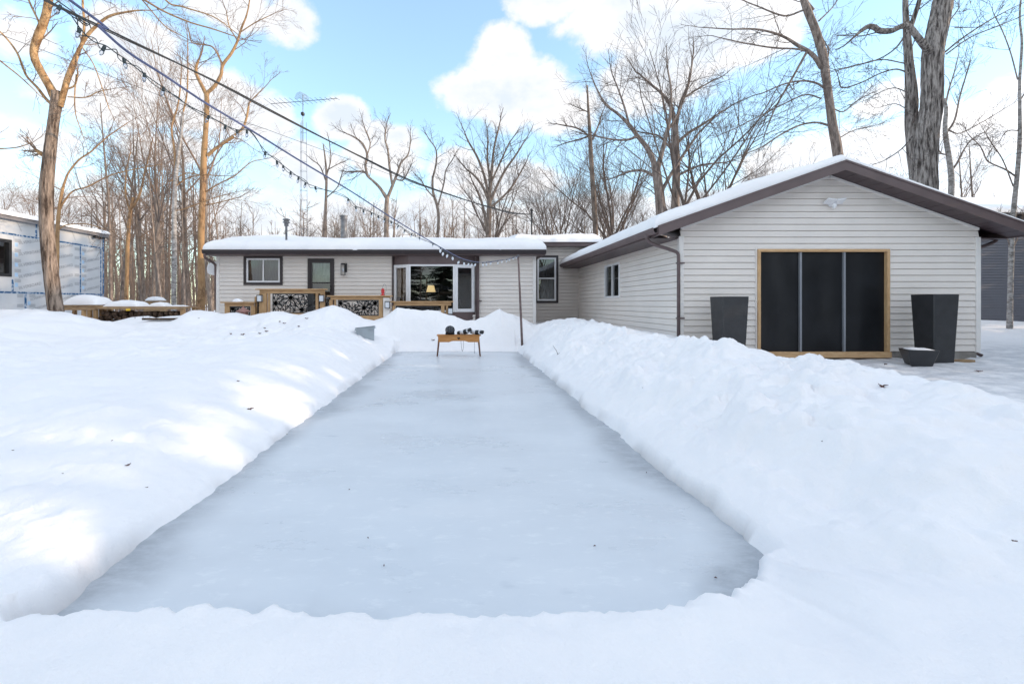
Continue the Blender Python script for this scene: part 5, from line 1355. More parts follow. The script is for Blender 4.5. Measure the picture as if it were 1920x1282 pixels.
for k in range(9):
    zz = lerp(-0.22, 0.22, k / 8); hw = 0.36 * math.sqrt(1 - (zz / 0.30) ** 2)
    m.tube([(mp_[0] - 0.10 - hw, AYy + 0.1 + 0.25 * (hw / 0.36), mp_[2] + zz * 0.7 + 0.10), (mp_[0] - 0.10, AYy, mp_[2] + zz * 0.7 + 0.05), (mp_[0] - 0.10 + hw, AYy + 0.1 + 0.25 * (hw / 0.36), mp_[2] + zz * 0.7)], 0.007, 4)
m.build('grid_dish', M['alu'], t)
m = MB(); q = at(568, 214, AYy); m.bbox(q[0] - 0.09, q[0] + 0.07, AYy - 0.09, AYy + 0.09, q[2] - 0.08, q[2] + 0.08, 0.03); m.build('rotator', M['cable'], t)

# ================================================================== WOODPILE AND TABLE (left of the house)
WY = 13.9
def wx(px): return (px - CX) / F * WY
def wz(py): return CAMZ - (py - CY) / F * WY
t = thing('picnic_table', (wx(150), WY + 0.2, 0.5), 'weathered picnic table under a thick pillow of snow beside the big left tree', 'picnic table')
m = MB()
for k in range(5): m.bbox(wx(119), wx(184), WY - 0.1 + k * 0.16, WY + 0.05 + k * 0.16, wz(575), wz(575) + 0.05, 0.005)
m.bbox(wx(121), wx(182), WY - 0.095, WY - 0.06, wz(575) - 0.10, wz(575) - 0.002, 0.004)
m.build('tabletop', M['oldwood'], t)
m = MB(); m.bbox(wx(120), wx(190), WY - 0.5, WY - 0.25, wz(581), wz(577.5), 0.005); m.build('bench', M['oldwood'], t)
for px in (127, 178):
    m = MB(); m.bbox(wx(px) - 0.045, wx(px) + 0.045, WY - 0.45, WY - 0.36, 0.2, wz(581) - 0.002, 0.004); m.build('leg', M['cedar_v'], t)
    m = MB(); m.bbox(wx(px) - 0.04, wx(px) + 0.04, WY + 0.2, WY + 0.3, 0.2, wz(575) - 0.002, 0.004); m.build('leg', M['cedar_v'], t)
def pillow(px0, px1, py0, py1, y0, y1, name='snow', parent=None):
    m = MB(); m.smooth = True; n_ = 26; V = []
    X0_, X1_ = wx(px0), wx(px1); Zb, Zt = wz(py0), wz(py1)
    for j in range(n_ + 1):
        for i in range(n_ + 1):
            uu, vv = -1 + 2 * i / n_, -1 + 2 * j / n_
            e = max(0, (1 - abs(uu) ** 3.5)) ** 0.6 * max(0, (1 - abs(vv) ** 3.5)) ** 0.6
            V.append((lerp(X0_, X1_, (uu + 1) / 2), lerp(y0, y1, (vv + 1) / 2), Zb + (Zt - Zb) * e * (1 + 0.2 * mnoise.noise(Vector((uu * 1.7, vv * 1.7, px0))))))
    m.faces(V, [(j * (n_ + 1) + i, j * (n_ + 1) + i + 1, (j + 1) * (n_ + 1) + i + 1, (j + 1) * (n_ + 1) + i) for j in range(n_) for i in range(n_)])
    return m.build(name, M['snow'], parent)
pillow(119, 184, 571, 553.5, WY - 0.1, WY + 0.72, 'snow', t)
t = thing('firewood_rack', (wx(260), WY, 0.5), 'long wooden rack roofed with boards over a dark firewood pile', 'rack')
m = MB()
for k in range(4): m.bbox(wx(170), wx(352), WY - 0.1 + k * 0.17, WY + 0.06 + k * 0.17, wz(577.5), wz(577.5) + 0.04, 0.004)
m.bbox(wx(170), wx(352), WY - 0.13, WY - 0.102, wz(579.5), wz(574.5), 0.004)
m.build('top_board', M['oldwood'], t)
for px in (167, 178, 341):
    for yy in (WY - 0.08, WY + 0.50):
        m = MB(); m.bbox(wx(px), wx(px + 6.5), yy, yy + 0.09, 0.2, wz(577.5) - 0.003, 0.005); m.build('post', M['cedar_v'], t)
pillow(196, 262, 574.5, 563, WY - 0.08, WY + 0.55, 'snow', t); pillow(272, 305, 574.5, 567, WY + 0.1, WY + 0.55, 'snow', t); pillow(312, 338, 574.5, 572, WY + 0.0, WY + 0.5, 'snow', t)
m = MB(); m.bbox(wx(243), wx(251), WY - 0.17, WY - 0.132, wz(582.5), wz(578.5), 0.01); tag(m.build('marker_tag', M['yellow'], None, (wx(247), WY - 0.15, wz(580))), 'small yellow tag hanging on the front of the firewood rack', 'tag')
protos = []
rnd = random.Random(8)
for k in range(5):
    m = MB(); r_ = rnd.uniform(0.06, 0.085); L = rnd.uniform(0.38, 0.46); a0 = rnd.uniform(0, 6); kind_ = k % 3
    o = []
    nseg = 9
    for q in range(nseg):
        th = 2 * PI * q / nseg
        rr = r_ * (1 + 0.12 * math.sin(3 * th + k))
        if kind_ and math.cos(th - a0) < -0.1: rr *= 0.55
        o.append((rr * math.cos(th), rr * math.sin(th)))
    m.prism(o, lambda u, v, dd: (u, dd, v), -L / 2, L / 2)
    me_o = m.build('firewood_log', M['firewood'], None, (0, 0, 0)); protos.append(me_o)
first = {}
cnt = 0
for row in range(7):
    z = 0.56 + row * 0.115
    if z > wz(580.5) - 0.1: break
    x = wx(189) + (row % 2) * 0.07
    while x < wx(340):
        if not (row == 5 and rnd.random() < 0.4):
            k = rnd.randrange(5); src = protos[k]
            o = src if k not in first else src.copy()
            if k in first: COL.objects.link(o)
            first[k] = 1
            o.location = (x + rnd.uniform(-0.01, 0.01), WY + 0.20 + rnd.uniform(-0.06, 0.05), z + rnd.uniform(-0.015, 0.015)); o.rotation_euler = (0, rnd.uniform(0, 6.28), rnd.uniform(-0.1, 0.1))
            tag(o, 'dark split log stacked under the boards of the firewood rack', 'firewood log', 'logs stacked in the firewood rack'); cnt += 1
        x += rnd.uniform(0.135, 0.165)
m = MB(); T = Matrix.Translation((at(322, 613, 12.3)[0], 12.3, gz(at(322, 613, 12.3)[0], 12.3) + 0.05)) @ Matrix.Rotation(0.04, 4, 'Z')
m.bbox(-0.72, 0.72, -0.05, 0.05, -0.03, 0.02, 0.004, T); tag(m.build('board', M['firewood'], None, (at(322, 613, 12.3)[0], 12.3, 0.6)), 'dark board lying half covered by snow in front of the firewood', 'board')
sx_ = at(292, 565, 21)
t = thing('wooden_crate', (sx_[0], 21, 0.5), 'small pale wooden box with a snow cap at the edge of the woods', 'box')
m = MB(); m.bbox(sx_[0] - 0.35, sx_[0] + 0.35, 20.7, 21.3, 0.45, CAMZ + 0.12, 0.01); m.build('body', M['oldwood'], t)
m = MB(); m.smooth = True; m.lathe([(0.40, 0), (0.39, 0.04), (0.28, 0.14), (0.1, 0.18), (0.02, 0.185)], (sx_[0], 21, CAMZ + 0.121), 16); m.build('snow', M['snow'], t)

# ================================================================== LEAVES AND TWIGS ON THE SNOW
def drop(px, py):
    # walk along the sight line of the photograph until it meets the snow, to learn where the leaf lies
    Yv = np.arange(0.9, 16, 0.01); xv = (px - CX) / F * Yv; zv = CAMZ - (py - CY) / F * Yv
    gv = terrain(xv, Yv)[0]; hit = np.nonzero(zv <= gv)[0]
    i = hit[0] if len(hit) else len(Yv) - 400
    return (float(xv[i]), float(Yv[i]), float(gv[i]))
def leaf(px, py, size, label, seed, curl=0.5, group=None):
    p = drop(px, py); r_ = random.Random(seed); m = MB(); m.smooth = True
    N = 12; V = [(0, 0, 0.0)]
    a0 = r_.uniform(0, 6)
    R = Matrix.Translation((p[0], p[1], p[2] + size * 0.2)) @ Matrix.Rotation(a0, 4, 'Z') @ Matrix.Rotation(r_.uniform(-0.3, 0.5), 4, 'X')
    pts = [tuple(R @ Vector((0, 0, 0)))]
    for k in range(N):
        th = 2 * PI * k / N; rr = size * (0.5 + 0.28 * math.cos(5 * th + r_.uniform(-0.3, 0.3))) * (1.3 if abs(math.cos(th)) > 0.7 else 0.75)
        pts.append(tuple(R @ Vector((rr * math.cos(th), rr * math.sin(th) * 0.7, size * curl * (math.sin(2 * th + 1) * 0.35 + 0.2 * r_.random())))))
    V = pts + [(x, y, z - 0.003) for x, y, z in pts]
    Fc = []
    for k in range(N):
        a, b = 1 + k, 1 + (k + 1) % N
        Fc.append((0, a, b)); Fc.append((N + 1, N + 1 + b, N + 1 + a)); Fc.append((a, N + 1 + a, N + 1 + b, b))
    m.faces(V, Fc)
    m.tube([tuple(R @ Vector((size * 0.5, 0, 0))), tuple(R @ Vector((size * 0.95, 0.02 * size, size * 0.25)))], size * 0.03, 4)
    tag(m.build('dead_leaf', M['leaf'], None, p), label, 'leaf', group or 'dead leaves scattered on the snow')
leaf(469, 768, 0.036, 'curled red-brown leaf alone on the bright snow left of the rink', 1)
leaf(447, 715, 0.026, 'small grey-brown leaf on the left snowbank, above the red-brown one', 2)
leaf(240, 872, 0.022, 'thin brown leaf on the brightest patch of the left snowbank', 3, 0.2)
leaf(1655, 726, 0.045, 'long dark leaf on the right snowbank in front of the garage doorway', 4)
leaf(1660, 684, 0.06, 'dark red leaf on the trodden ground in front of the low planter', 5)
leaf(1835, 697, 0.07, 'flat dark leaf on the icy driveway right of the planters', 6, 0.2)
k = 0
for (px, py) in ((433, 627), (455, 628), (487, 626), (497, 616), (500, 622), (524, 604), (560, 613), (575, 598), (533, 607), (812, 639)):
    leaf(px, py, 0.055, 'dark dead leaf in the rough snow before the deck', 20 + k, 0.8, 'dead leaves in the rough snow before the deck'); k += 1
k = 0
for (px, py) in ((24, 846), (210, 826), (118, 888), (275, 915), (1205, 727), (1542, 828), (1902, 1016)):
    leaf(px, py, 0.009, 'tiny dark bark fleck lying on the snow', 50 + k, 0.4, 'tiny bark flecks on the snow'); k += 1
k = 0
for (px, py) in ((655, 919), (538, 815), (720, 1062), (1212, 887), (1115, 1025), (866, 695), (1342, 1085), (690, 1010)):
    Y = CAMZ * F / (py - CY); x = (px - CX) / F * Y; r_ = random.Random(90 + k); s = 0.004 + 0.004 * r_.random(); a = r_.uniform(0, 3)
    m = MB(); m.tube([(x - s * math.cos(a), Y - s * math.sin(a), 0.006), (x, Y, 0.009), (x + s * math.cos(a), Y + s * math.sin(a), 0.006)], [0.0015, 0.003, 0.0015], 5)
    tag(m.build('bark_fleck', M['leaf'], None, (x, Y, 0)), 'tiny dark fleck lying on the ice', 'fleck', 'tiny flecks on the ice'); k += 1
p = drop(1042, 668)
m = MB(); m.tube(cat_rom([(p[0] + 0.05, p[1], p[2] - 0.03), (p[0] + 0.02, p[1], p[2] + 0.08), (p[0] - 0.05, p[1], p[2] + 0.19)], 4), [0.006 - 0.0004 * i for i in range(9)], 5)
m.tube([(p[0] + 0.02, p[1], p[2] + 0.03), (p[0] + 0.09, p[1], p[2] + 0.07)], 0.003, 4)
tag(m.build('twig', M['twig'], None, p), 'bare twig sticking out of the right snowbank near the far rink corner', 'twig')
for k, (px, py) in enumerate(((253, 594), (268, 593), (281, 594))):
    p = drop(px, py + 3); m = MB(); m.tube([(p[0], p[1], p[2] - 0.05), (p[0] + 0.005, p[1], p[2] + 0.11)], 0.006, 5)
    tag(m.build('stake', M['firewood'], None, p), 'thin dark stake poking out of the snow hump before the firewood', 'stake', 'stakes in the snow hump before the firewood')
# ================================================================== TREES
def perp(d, rnd):
    v = Vector((rnd.gauss(0, 1), rnd.gauss(0, 1), rnd.gauss(0, 1))); v = v - d * v.dot(d)
    return v.normalized() if v.length > 1e-4 else d.orthogonal().normalized()
def grow(mb, p, d, L, r, lev, rnd, up=0.10, wig=0.16, kids=5, spread=(28, 58), rmin=0.004, tip=0.3):
    n = 5 if lev >= 2 else (4 if lev == 1 else 3)
    pts = [Vector(p)]; rad = [r]; dirs = [Vector(d)]
    d = Vector(d)
    for i in range(n):
        d = (d + perp(d, rnd) * rnd.gauss(0, wig) + Vector((0, 0, up * (0.6 + 0.4 * rnd.random())))).normalized()
        pts.append(pts[-1] + d * (L / n)); rad.append(max(rmin, r * (1 - (1 - tip) * (i + 1) / n))); dirs.append(d.copy())
    mb.tube(pts, rad, 6 if r > 0.03 else (4 if r > 0.012 else 3), cap=False)
    if lev > 0:
        k = kids if isinstance(kids, int) else kids[lev]
        for c in range(k):
            t = 0.22 + 0.75 * (c + rnd.random() * 0.8) / k
            f = t * n; i = min(n - 1, int(f)); q = pts[i].lerp(pts[i + 1], f - i)
            a = math.radians(rnd.uniform(*spread))
            nd_ = (dirs[i] * math.cos(a) + perp(dirs[i], rnd) * math.sin(a)).normalized()
            grow(mb, q, nd_, L * rnd.uniform(0.42, 0.68) * (1.08 - 0.45 * t), max(rmin, lerp(r, r * tip, t) * rnd.uniform(0.5, 0.68)), lev - 1, rnd, up, wig, kids, spread, rmin, tip)

def forest_proto(seed, H, r, style, bark, twig):
    # returns (root, trunk, crown) at the origin
    rnd = random.Random(seed)
    root = bpy.data.objects.new('bare_tree', None); COL.objects.link(root); root.empty_display_size = 0.3
    pts = []; x = y = 0.0; n = 12
    dx_, dy_ = rnd.gauss(0, 0.03), rnd.gauss(0, 0.03)
    top = {'slim': 0.96, 'vase': 0.45, 'fork': 0.55}[style]
    for i in range(n + 1):
        pts.append(Vector((x, y, -0.4 + (H * top + 0.4) * i / n)))
        dx_ += rnd.gauss(0, 0.022); dy_ += rnd.gauss(0, 0.022); x += dx_ * H / n * 0.8; y += dy_ * H / n * 0.8
    rr = [r * (1.25 if i == 0 else 1) * (1 - (0.82 if style == 'slim' else 0.38) * i / n) for i in range(n + 1)]
    m = MB(); m.tube(pts, rr, 8); m.build('trunk', M[bark], root)
    m = MB()
    if style == 'slim':
        nb = 12
        for k in range(nb):
            t = 0.36 + 0.62 * (k + rnd.random()) / nb; f = t * n; i = min(n - 1, int(f)); q = pts[i].lerp(pts[i + 1], f - i)
            az = rnd.uniform(0, 2 * PI); el = math.radians(rnd.uniform(18, 60)); d = Vector((math.cos(az) * math.cos(el), math.sin(az) * math.cos(el), math.sin(el)))
            grow(m, q, d, H * rnd.uniform(0.15, 0.30) * (1.15 - 0.6 * t), max(0.012, lerp(rr[0], rr[-1], t) * 0.40), 2, rnd, 0.10, 0.17, [3, 3, 5])
    else:
        nl = rnd.randint(4, 6) if style == 'vase' else 3
        for k in range(nl):
            i = n - (k % 3) * (1 if style == 'vase' else 0); q = pts[i]
            az = 2 * PI * (k + rnd.random() * 0.6) / nl; el = math.radians(rnd.uniform(48, 76)); d = Vector((math.cos(az) * math.cos(el), math.sin(az) * math.cos(el), math.sin(el)))
            grow(m, q, d, H * (1 - top) * rnd.uniform(0.8, 1.15), rr[-1] * rnd.uniform(0.5, 0.72), 3, rnd, 0.09, 0.13, [3, 4, 5, 7], (20, 46), 0.005, 0.18)
        for k in range(4):
            t = rnd.uniform(0.5, 0.95); i = int(t * n); az = rnd.uniform(0, 6.28); grow(m, pts[i], Vector((math.cos(az), math.sin(az), rnd.uniform(0.1, 0.6))).normalized(), H * 0.14, 0.02, 2, rnd, 0.06, 0.2, [2, 3, 4])
    m.build('crown', M[twig], root)
    return root

specs = [(11, 12.5, 0.13, 'slim', 'bark_f1', 'twig'), (12, 11, 0.10, 'slim', 'bark_f2', 'twig_warm'), (13, 12, 0.16, 'fork', 'bark_f1', 'twig'), (14, 10.5, 0.09, 'slim', 'bark_f1', 'twig_warm'),
         (15, 11.5, 0.15, 'vase', 'bark_f2', 'twig'), (16, 9.0, 0.08, 'slim', 'bark_f2', 'twig'), (17, 12.5, 0.18, 'vase', 'bark_f1', 'twig'), (18, 12, 0.12, 'fork', 'bark_f2', 'twig_warm')]
protos = [forest_proto(*s_) for s_ in specs]
used = set()
frnd = random.Random(77)
def plant(px, Y, k, scale, label, group, z=None, rot=None):
    src = protos[k]; o = src if k not in used else copy_tree(src)
    used.add(k)
    x = (px - CX) / F * Y
    o.location = (x, Y, gz(x, Y) - 0.05 if z is None else z); o.rotation_euler = (frnd.gauss(0, 0.025), frnd.gauss(0, 0.025), frnd.uniform(0, 6.28) if rot is None else rot)
    s_ = scale; o.scale = (s_ * frnd.uniform(0.9, 1.1), s_ * frnd.uniform(0.9, 1.1), s_)
    tag(o, label, 'tree', group); return o
# zones of the wood, one tree at a time
L1 = 'bare slender tree in the sunlit woods between the boarded house and the bungalow'
for i in range(56):
    px = frnd.uniform(192, 415); Y = frnd.uniform(23, 50)
    plant(px, Y, frnd.choice([0, 1, 2, 3, 5, 7, 1, 3]), frnd.uniform(0.72, 1.12) * (0.85 + Y / 160), L1, 'trees in the woods between the two houses on the left')
L2 = 'bare tree in the woods rising behind the bungalow roof'
for i in range(72):
    px = 400 + 640 * (i + frnd.random()) / 72; Y = frnd.uniform(29, 52)
    plant(px, Y, frnd.choice([0, 1, 3, 5, 7, 5, 1, 0, 4]), frnd.uniform(0.48, 0.80) * (Y / 40), L2, 'trees in the woods behind the bungalow')
L3 = 'bare tree in the woods behind the garage roof'
for i in range(56):
    px = frnd.uniform(1020, 1790); Y = frnd.uniform(26, 46)
    plant(px, Y, frnd.choice([0, 1, 2, 3, 4, 5, 6, 7]), frnd.uniform(0.62, 0.98) * (Y / 38), L3, 'trees in the woods behind the garage')
L4 = 'bare tree standing behind the boarded house on the left'
for i in range(22):
    px = frnd.uniform(-160, 192); Y = frnd.uniform(23, 40)
    plant(px, Y, frnd.choice([0, 1, 2, 3, 5, 7]), frnd.uniform(0.6, 0.85) * (Y / 34), L4, 'trees behind the boarded house on the left')
L5 = 'bare tree around the slate-blue house on the far right'
for i in range(12):
    px = frnd.uniform(1780, 2100); Y = frnd.uniform(33, 44)
    plant(px, Y, frnd.choice([0, 1, 3, 5]), frnd.uniform(0.85, 1.05), L5, 'trees around the slate-blue house')
# a few that stand out
plant(915, 30, 6, 0.80, 'vase-shaped bare tree above the middle of the bungalow roof', None)
plant(1250, 24, 4, 1.06, 'wide spreading bare tree just left of the garage roof slope', None)
plant(1165, 30, 6, 0.98, 'tall bushy bare tree behind the left eave of the garage', None)
plant(1310, 25, 6, 0.92, 'broad bare tree behind the upper left slope of the garage roof', None)
plant(1040, 32, 4, 0.86, 'multi-stemmed bare tree behind the small addition roof', None)

# far mass of the wood
def wood_mass():
    rnd = random.Random(3); m = MB()
    for i in range(520):
        x = rnd.uniform(-75, 75); y = rnd.uniform(50, 85)
        H = rnd.uniform(9, 13.5); p = Vector((x, y, 0.2)); lean = Vector((rnd.gauss(0, 0.03), rnd.gauss(0, 0.03), 1))
        r = rnd.uniform(0.06, 0.16)
        pts = [p + lean * H * t + Vector((rnd.gauss(0, 0.08), rnd.gauss(0, 0.08), 0)) for t in (0, 0.25, 0.5, 0.75, 1)]
        m.tube(pts, [r, r * 0.9, r * 0.7, r * 0.45, r * 0.1], 5, cap=False)
        for k in range(12):
            t = rnd.uniform(0.25, 0.95); q = p + lean * H * t; az = rnd.uniform(0, 6.28); el = rnd.uniform(0.3, 1.2)
            L = H * rnd.uniform(0.10, 0.24) * (1.2 - 0.7 * t); d = Vector((math.cos(az) * math.cos(el), math.sin(az) * math.cos(el), math.sin(el)))
            e = q + d * L; m.tube([q, q + d * L * 0.5 + Vector((0, 0, -0.05)), e + Vector((0, 0, 0.1))], [0.04, 0.028, 0.012], 3, cap=False)
            for j in range(4):
                s_ = rnd.uniform(0.3, 0.95); q2 = q + d * L * s_; d2 = (d + perp(d, rnd) * 0.8 + Vector((0, 0, 0.3))).normalized(); m.tube([q2, q2 + d2 * L * 0.45], [0.018, 0.008], 3, cap=False)
    return m
o = wood_mass().build('far_woods', M['bark_f1']); tag(o, 'bare grey-brown woods closing the view behind both houses', 'woods', None, 'stuff')
# undergrowth of thin saplings between the trunks
def brush():
    rnd = random.Random(9); m = MB()
    for i in range(480):
        if rnd.random() < 0.5: px = rnd.uniform(150, 430)
        else: px = rnd.uniform(-100, 2000)
        y = rnd.uniform(26, 55); x = (px - CX) / F * y
        if x > 20 and y < 34: continue
        H = rnd.uniform(1.2, 4.8); d = Vector((rnd.gauss(0, 0.12), rnd.gauss(0, 0.12), 1)).normalized()
        grow(m, Vector((x, y, 0.3)), d, H, 0.012 + 0.0035 * H, 1, rnd, 0.06, 0.10, [4, 6], (20, 50), 0.005)
    return m
o = brush().build('undergrowth', M['twig_warm']); tag(o, 'thin bare saplings and brush between the trunks of the woods', 'undergrowth', None, 'stuff')

# ---------------- individually drawn trees
def bark_ridge(seed, amp, freq=9, zf=1.6):
    def f(p, th):
        a = mnoise.noise(Vector((math.cos(th) * freq * 0.35, math.sin(th) * freq * 0.35, p.z * zf * 0.35 + seed)))
        b = mnoise.noise(Vector((math.cos(th) * freq, math.sin(th) * freq, p.z * zf + seed)))
        return 1 + amp * (0.5 * a + 0.7 * (1 - 2 * abs(b)) - 0.3)
    return f
def px_tree(label, Y, trunk, limbs, bark, limb_mat, twig_mat, seed, n=10, ridge=None, per=6, twigs=6, lev=2, tl=0.9, base_z=None, extra=(), kids=(3, 4, 5), name='bare_tree', up=0.05, wk=0.94):
    # trunk / limbs: (px, py, diameter px[, dy]) at distance Y (dy = metres towards or away)
    rnd = random.Random(seed)
    def conv(P):
        out = []
        for q in P:
            dy = q[3] if len(q) > 3 else 0.0
            x, y, z = at(q[0], q[1], Y + dy); out.append((x, y, z, q[2] / F * (Y + dy) / 2 / math.sqrt(1 + (x / y) ** 2) * wk))
        return out
    tp = cat_rom(conv(trunk), per)
    b = tp[0]; g_ = gz(b[0], b[1])
    if b[2] > g_ - 0.1: tp = [(b[0], b[1], g_ - 0.3, b[3] * 1.15)] + tp
    t = thing(name, (b[0], b[1], g_), label, 'tree')
    m = MB()
    if ridge:                                         # resample finely so the bark furrows are geometry
        fine = []
        for i in range(len(tp) - 1):
            L = math.dist(tp[i][:3], tp[i + 1][:3]); k = max(1, int(L / 0.05))
            for j in range(k): fine.append(tuple(lerp(tp[i][c], tp[i + 1][c], j / k) for c in range(4)))
        fine.append(tp[-1]); tp = fine
    m.tube([p[:3] for p in tp], [p[3] for p in tp], n, True, ridge); m.build('trunk', M[bark], t)
    mt = MB(); ml = mt
    for lb in limbs:
        lp_ = cat_rom(conv(lb), per); mt.cur = 1
        ml.tube([p[:3] for p in lp_], [max(0.006, p[3]) for p in lp_], 8 if lp_[0][3] > 0.04 else 5, False, ridge if (ridge and lp_[0][3] > 0.06) else None)
        mt.cur = 0
        for k in range(twigs):
            f = (0.25 + 0.75 * (k + rnd.random()) / twigs) * (len(lp_) - 1); i = min(len(lp_) - 2, int(f)); q = Vector(lp_[i][:3]).lerp(Vector(lp_[i + 1][:3]), f - i)
            d = (Vector(lp_[i + 1][:3]) - Vector(lp_[i][:3])).normalized(); a = math.radians(rnd.uniform(25, 65))
            dd = (d * math.cos(a) + perp(d, rnd) * math.sin(a)).normalized()
            grow(mt, q, dd, tl * rnd.uniform(0.5, 1.2), max(0.006, min(0.02, lp_[i][3] * 0.45)), lev, rnd, up, 0.17, list(kids), (25, 60), 0.0035)
        if lp_[-1][3] < 0.05:
            d = (Vector(lp_[-1][:3]) - Vector(lp_[-2][:3])).normalized(); grow(mt, lp_[-1][:3], d, tl * 0.8, max(0.006, lp_[-1][3]), lev, rnd, up, 0.15, list(kids), (20, 50), 0.0035)
    for (fr, cnt, L) in extra:                        # extra twigs straight from the trunk above the fraction fr
        for k in range(cnt):
            f = (fr + (1 - fr) * (k + rnd.random()) / cnt) * (len(tp) - 1); i = min(len(tp) - 2, int(f)); q = tp[i][:3]
            az = rnd.uniform(0, 6.28); d = Vector((math.cos(az), math.sin(az), rnd.uniform(0.1, 0.9))).normalized()
            grow(mt, q, d, L * rnd.uniform(0.6, 1.2), 0.014, lev, rnd, up, 0.17, list(kids), (25, 55), 0.0035)
    mt.build('crown', [M[twig_mat], M[limb_mat]], t)
    return t
# A: big left tree
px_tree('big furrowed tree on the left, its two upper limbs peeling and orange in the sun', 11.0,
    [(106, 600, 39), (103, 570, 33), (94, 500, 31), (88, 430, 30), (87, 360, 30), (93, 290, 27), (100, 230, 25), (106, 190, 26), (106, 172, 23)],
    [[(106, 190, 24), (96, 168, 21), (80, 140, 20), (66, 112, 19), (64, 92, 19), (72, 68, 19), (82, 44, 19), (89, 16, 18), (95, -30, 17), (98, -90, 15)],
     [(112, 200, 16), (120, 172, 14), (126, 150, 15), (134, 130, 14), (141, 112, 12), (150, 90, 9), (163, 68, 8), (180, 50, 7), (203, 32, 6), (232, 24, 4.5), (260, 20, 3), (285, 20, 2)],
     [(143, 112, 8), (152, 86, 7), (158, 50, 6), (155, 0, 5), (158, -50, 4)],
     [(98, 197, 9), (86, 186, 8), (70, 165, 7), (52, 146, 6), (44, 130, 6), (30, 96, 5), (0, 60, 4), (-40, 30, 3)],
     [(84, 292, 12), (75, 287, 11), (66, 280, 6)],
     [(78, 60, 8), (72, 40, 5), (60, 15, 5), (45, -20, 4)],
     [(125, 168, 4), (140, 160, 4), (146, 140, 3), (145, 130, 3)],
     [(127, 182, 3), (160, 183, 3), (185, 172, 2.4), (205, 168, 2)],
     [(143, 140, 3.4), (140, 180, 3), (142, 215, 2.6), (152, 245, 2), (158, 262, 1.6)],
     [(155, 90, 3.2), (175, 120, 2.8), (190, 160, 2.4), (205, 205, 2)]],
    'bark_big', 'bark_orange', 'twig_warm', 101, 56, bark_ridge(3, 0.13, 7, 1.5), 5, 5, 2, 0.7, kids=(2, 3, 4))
# sapling behind it
px_tree('slim crooked sapling close behind the big left tree', 13.0,
    [(104, 585, 10), (107, 500, 9), (108, 430, 9), (112, 385, 8), (118, 352, 7)],
    [[(118, 352, 6), (128, 325, 5), (148, 300, 4.5), (170, 285, 4), (200, 258, 3), (240, 230, 2)], [(112, 390, 5), (135, 360, 4), (165, 350, 3.6), (205, 330, 3), (250, 318, 2.5), (305, 308, 1.6)], [(110, 430, 4), (125, 422, 3), (160, 420, 2.6), (200, 430, 2)]],
    'bark_b', 'bark_b', 'twig_warm', 102, 8, None, 6, 6, 2, 0.9, extra=((0.6, 4, 0.8),))
# B: tall tree by the house corner
px_tree('tall straight tree at the left corner of the bungalow, lit orange down its whole trunk', 20.0,
    [(374, 592, 23), (378, 545, 15), (377, 480, 14), (378, 420, 14), (380, 360, 13), (382, 300, 13), (386, 240, 11), (388, 195, 11), (387, 175, 10)],
    [[(387, 178, 9), (378, 160, 8), (369, 142, 7), (368, 125, 6), (373, 112, 4)], [(388, 175, 8), (402, 162, 7.5), (414, 142, 7), (418, 122, 6.5), (434, 100, 6), (445, 78, 5), (452, 55, 4.4), (462, 30, 3.4), (468, 0, 2.5), (470, -40, 2)],
     [(389, 292, 8), (405, 278, 7), (425, 265, 6.5), (438, 256, 6)], [(440, 254, 5), (455, 240, 5), (462, 222, 4.6), (466, 200, 4), (470, 190, 2.5), (495, 165, 2)], [(418, 122, 4), (400, 90, 3.4), (380, 84, 3), (360, 80, 2.4), (354, 60, 2)],
     [(446, 78, 3), (430, 50, 2.5), (424, 20, 2)], [(452, 60, 2.6), (480, 42, 2.2), (505, 30, 1.6)], [(386, 360, 3.4), (410, 345, 3), (440, 330, 2.6), (470, 305, 2.2), (498, 298, 1.5)], [(380, 330, 3), (350, 325, 2.6), (320, 340, 2)],
     [(385, 385, 3), (410, 380, 2.6), (440, 372, 2)]],
    'bark_b', 'bark_b', 'twig_warm', 103, 16, bark_ridge(9, 0.10, 4, 1.2), 6, 6, 2, 1.3, kids=(3, 4, 5))
# C: birch
px_tree('slim pale-barked tree left of the orange-lit trunk, its foot white in the shade', 19.0,
    [(326, 590, 12), (326, 540, 11), (327, 470, 11), (327, 400, 10), (329, 340, 9), (333, 300, 8), (340, 250, 6), (343, 210, 5)],
    [[(330, 330, 6), (327, 280, 5), (322, 240, 4), (333, 200, 3.5), (338, 165, 3), (340, 130, 2)], [(343, 212, 4), (350, 180, 3.6), (352, 140, 3), (352, 80, 2.4)], [(331, 348, 3.6), (350, 335, 3), (380, 328, 2.5), (410, 330, 2)], [(329, 395, 3), (345, 392, 2.6), (400, 372, 2.2), (428, 364, 1.6)]],
    'bark_birch', 'bark_b', 'twig_warm', 104, 10, None, 6, 6, 2, 1.1, extra=((0.6, 8, 1.0),))
# warm pale trunk deeper in the woods
px_tree('pale sunlit trunk standing alone in front of the left woods', 24.0, [(236, 585, 10), (238, 520, 9), (240, 450, 9), (244, 400, 8), (250, 370, 7)], [[(248, 390, 6), (262, 365, 5), (272, 320, 4), (280, 290, 3)], [(244, 398, 5), (235, 360, 4), (238, 315, 3), (245, 285, 2)]], 'bark_b', 'bark_b', 'twig_warm', 105, 10, None, 6, 6, 2, 1.4)
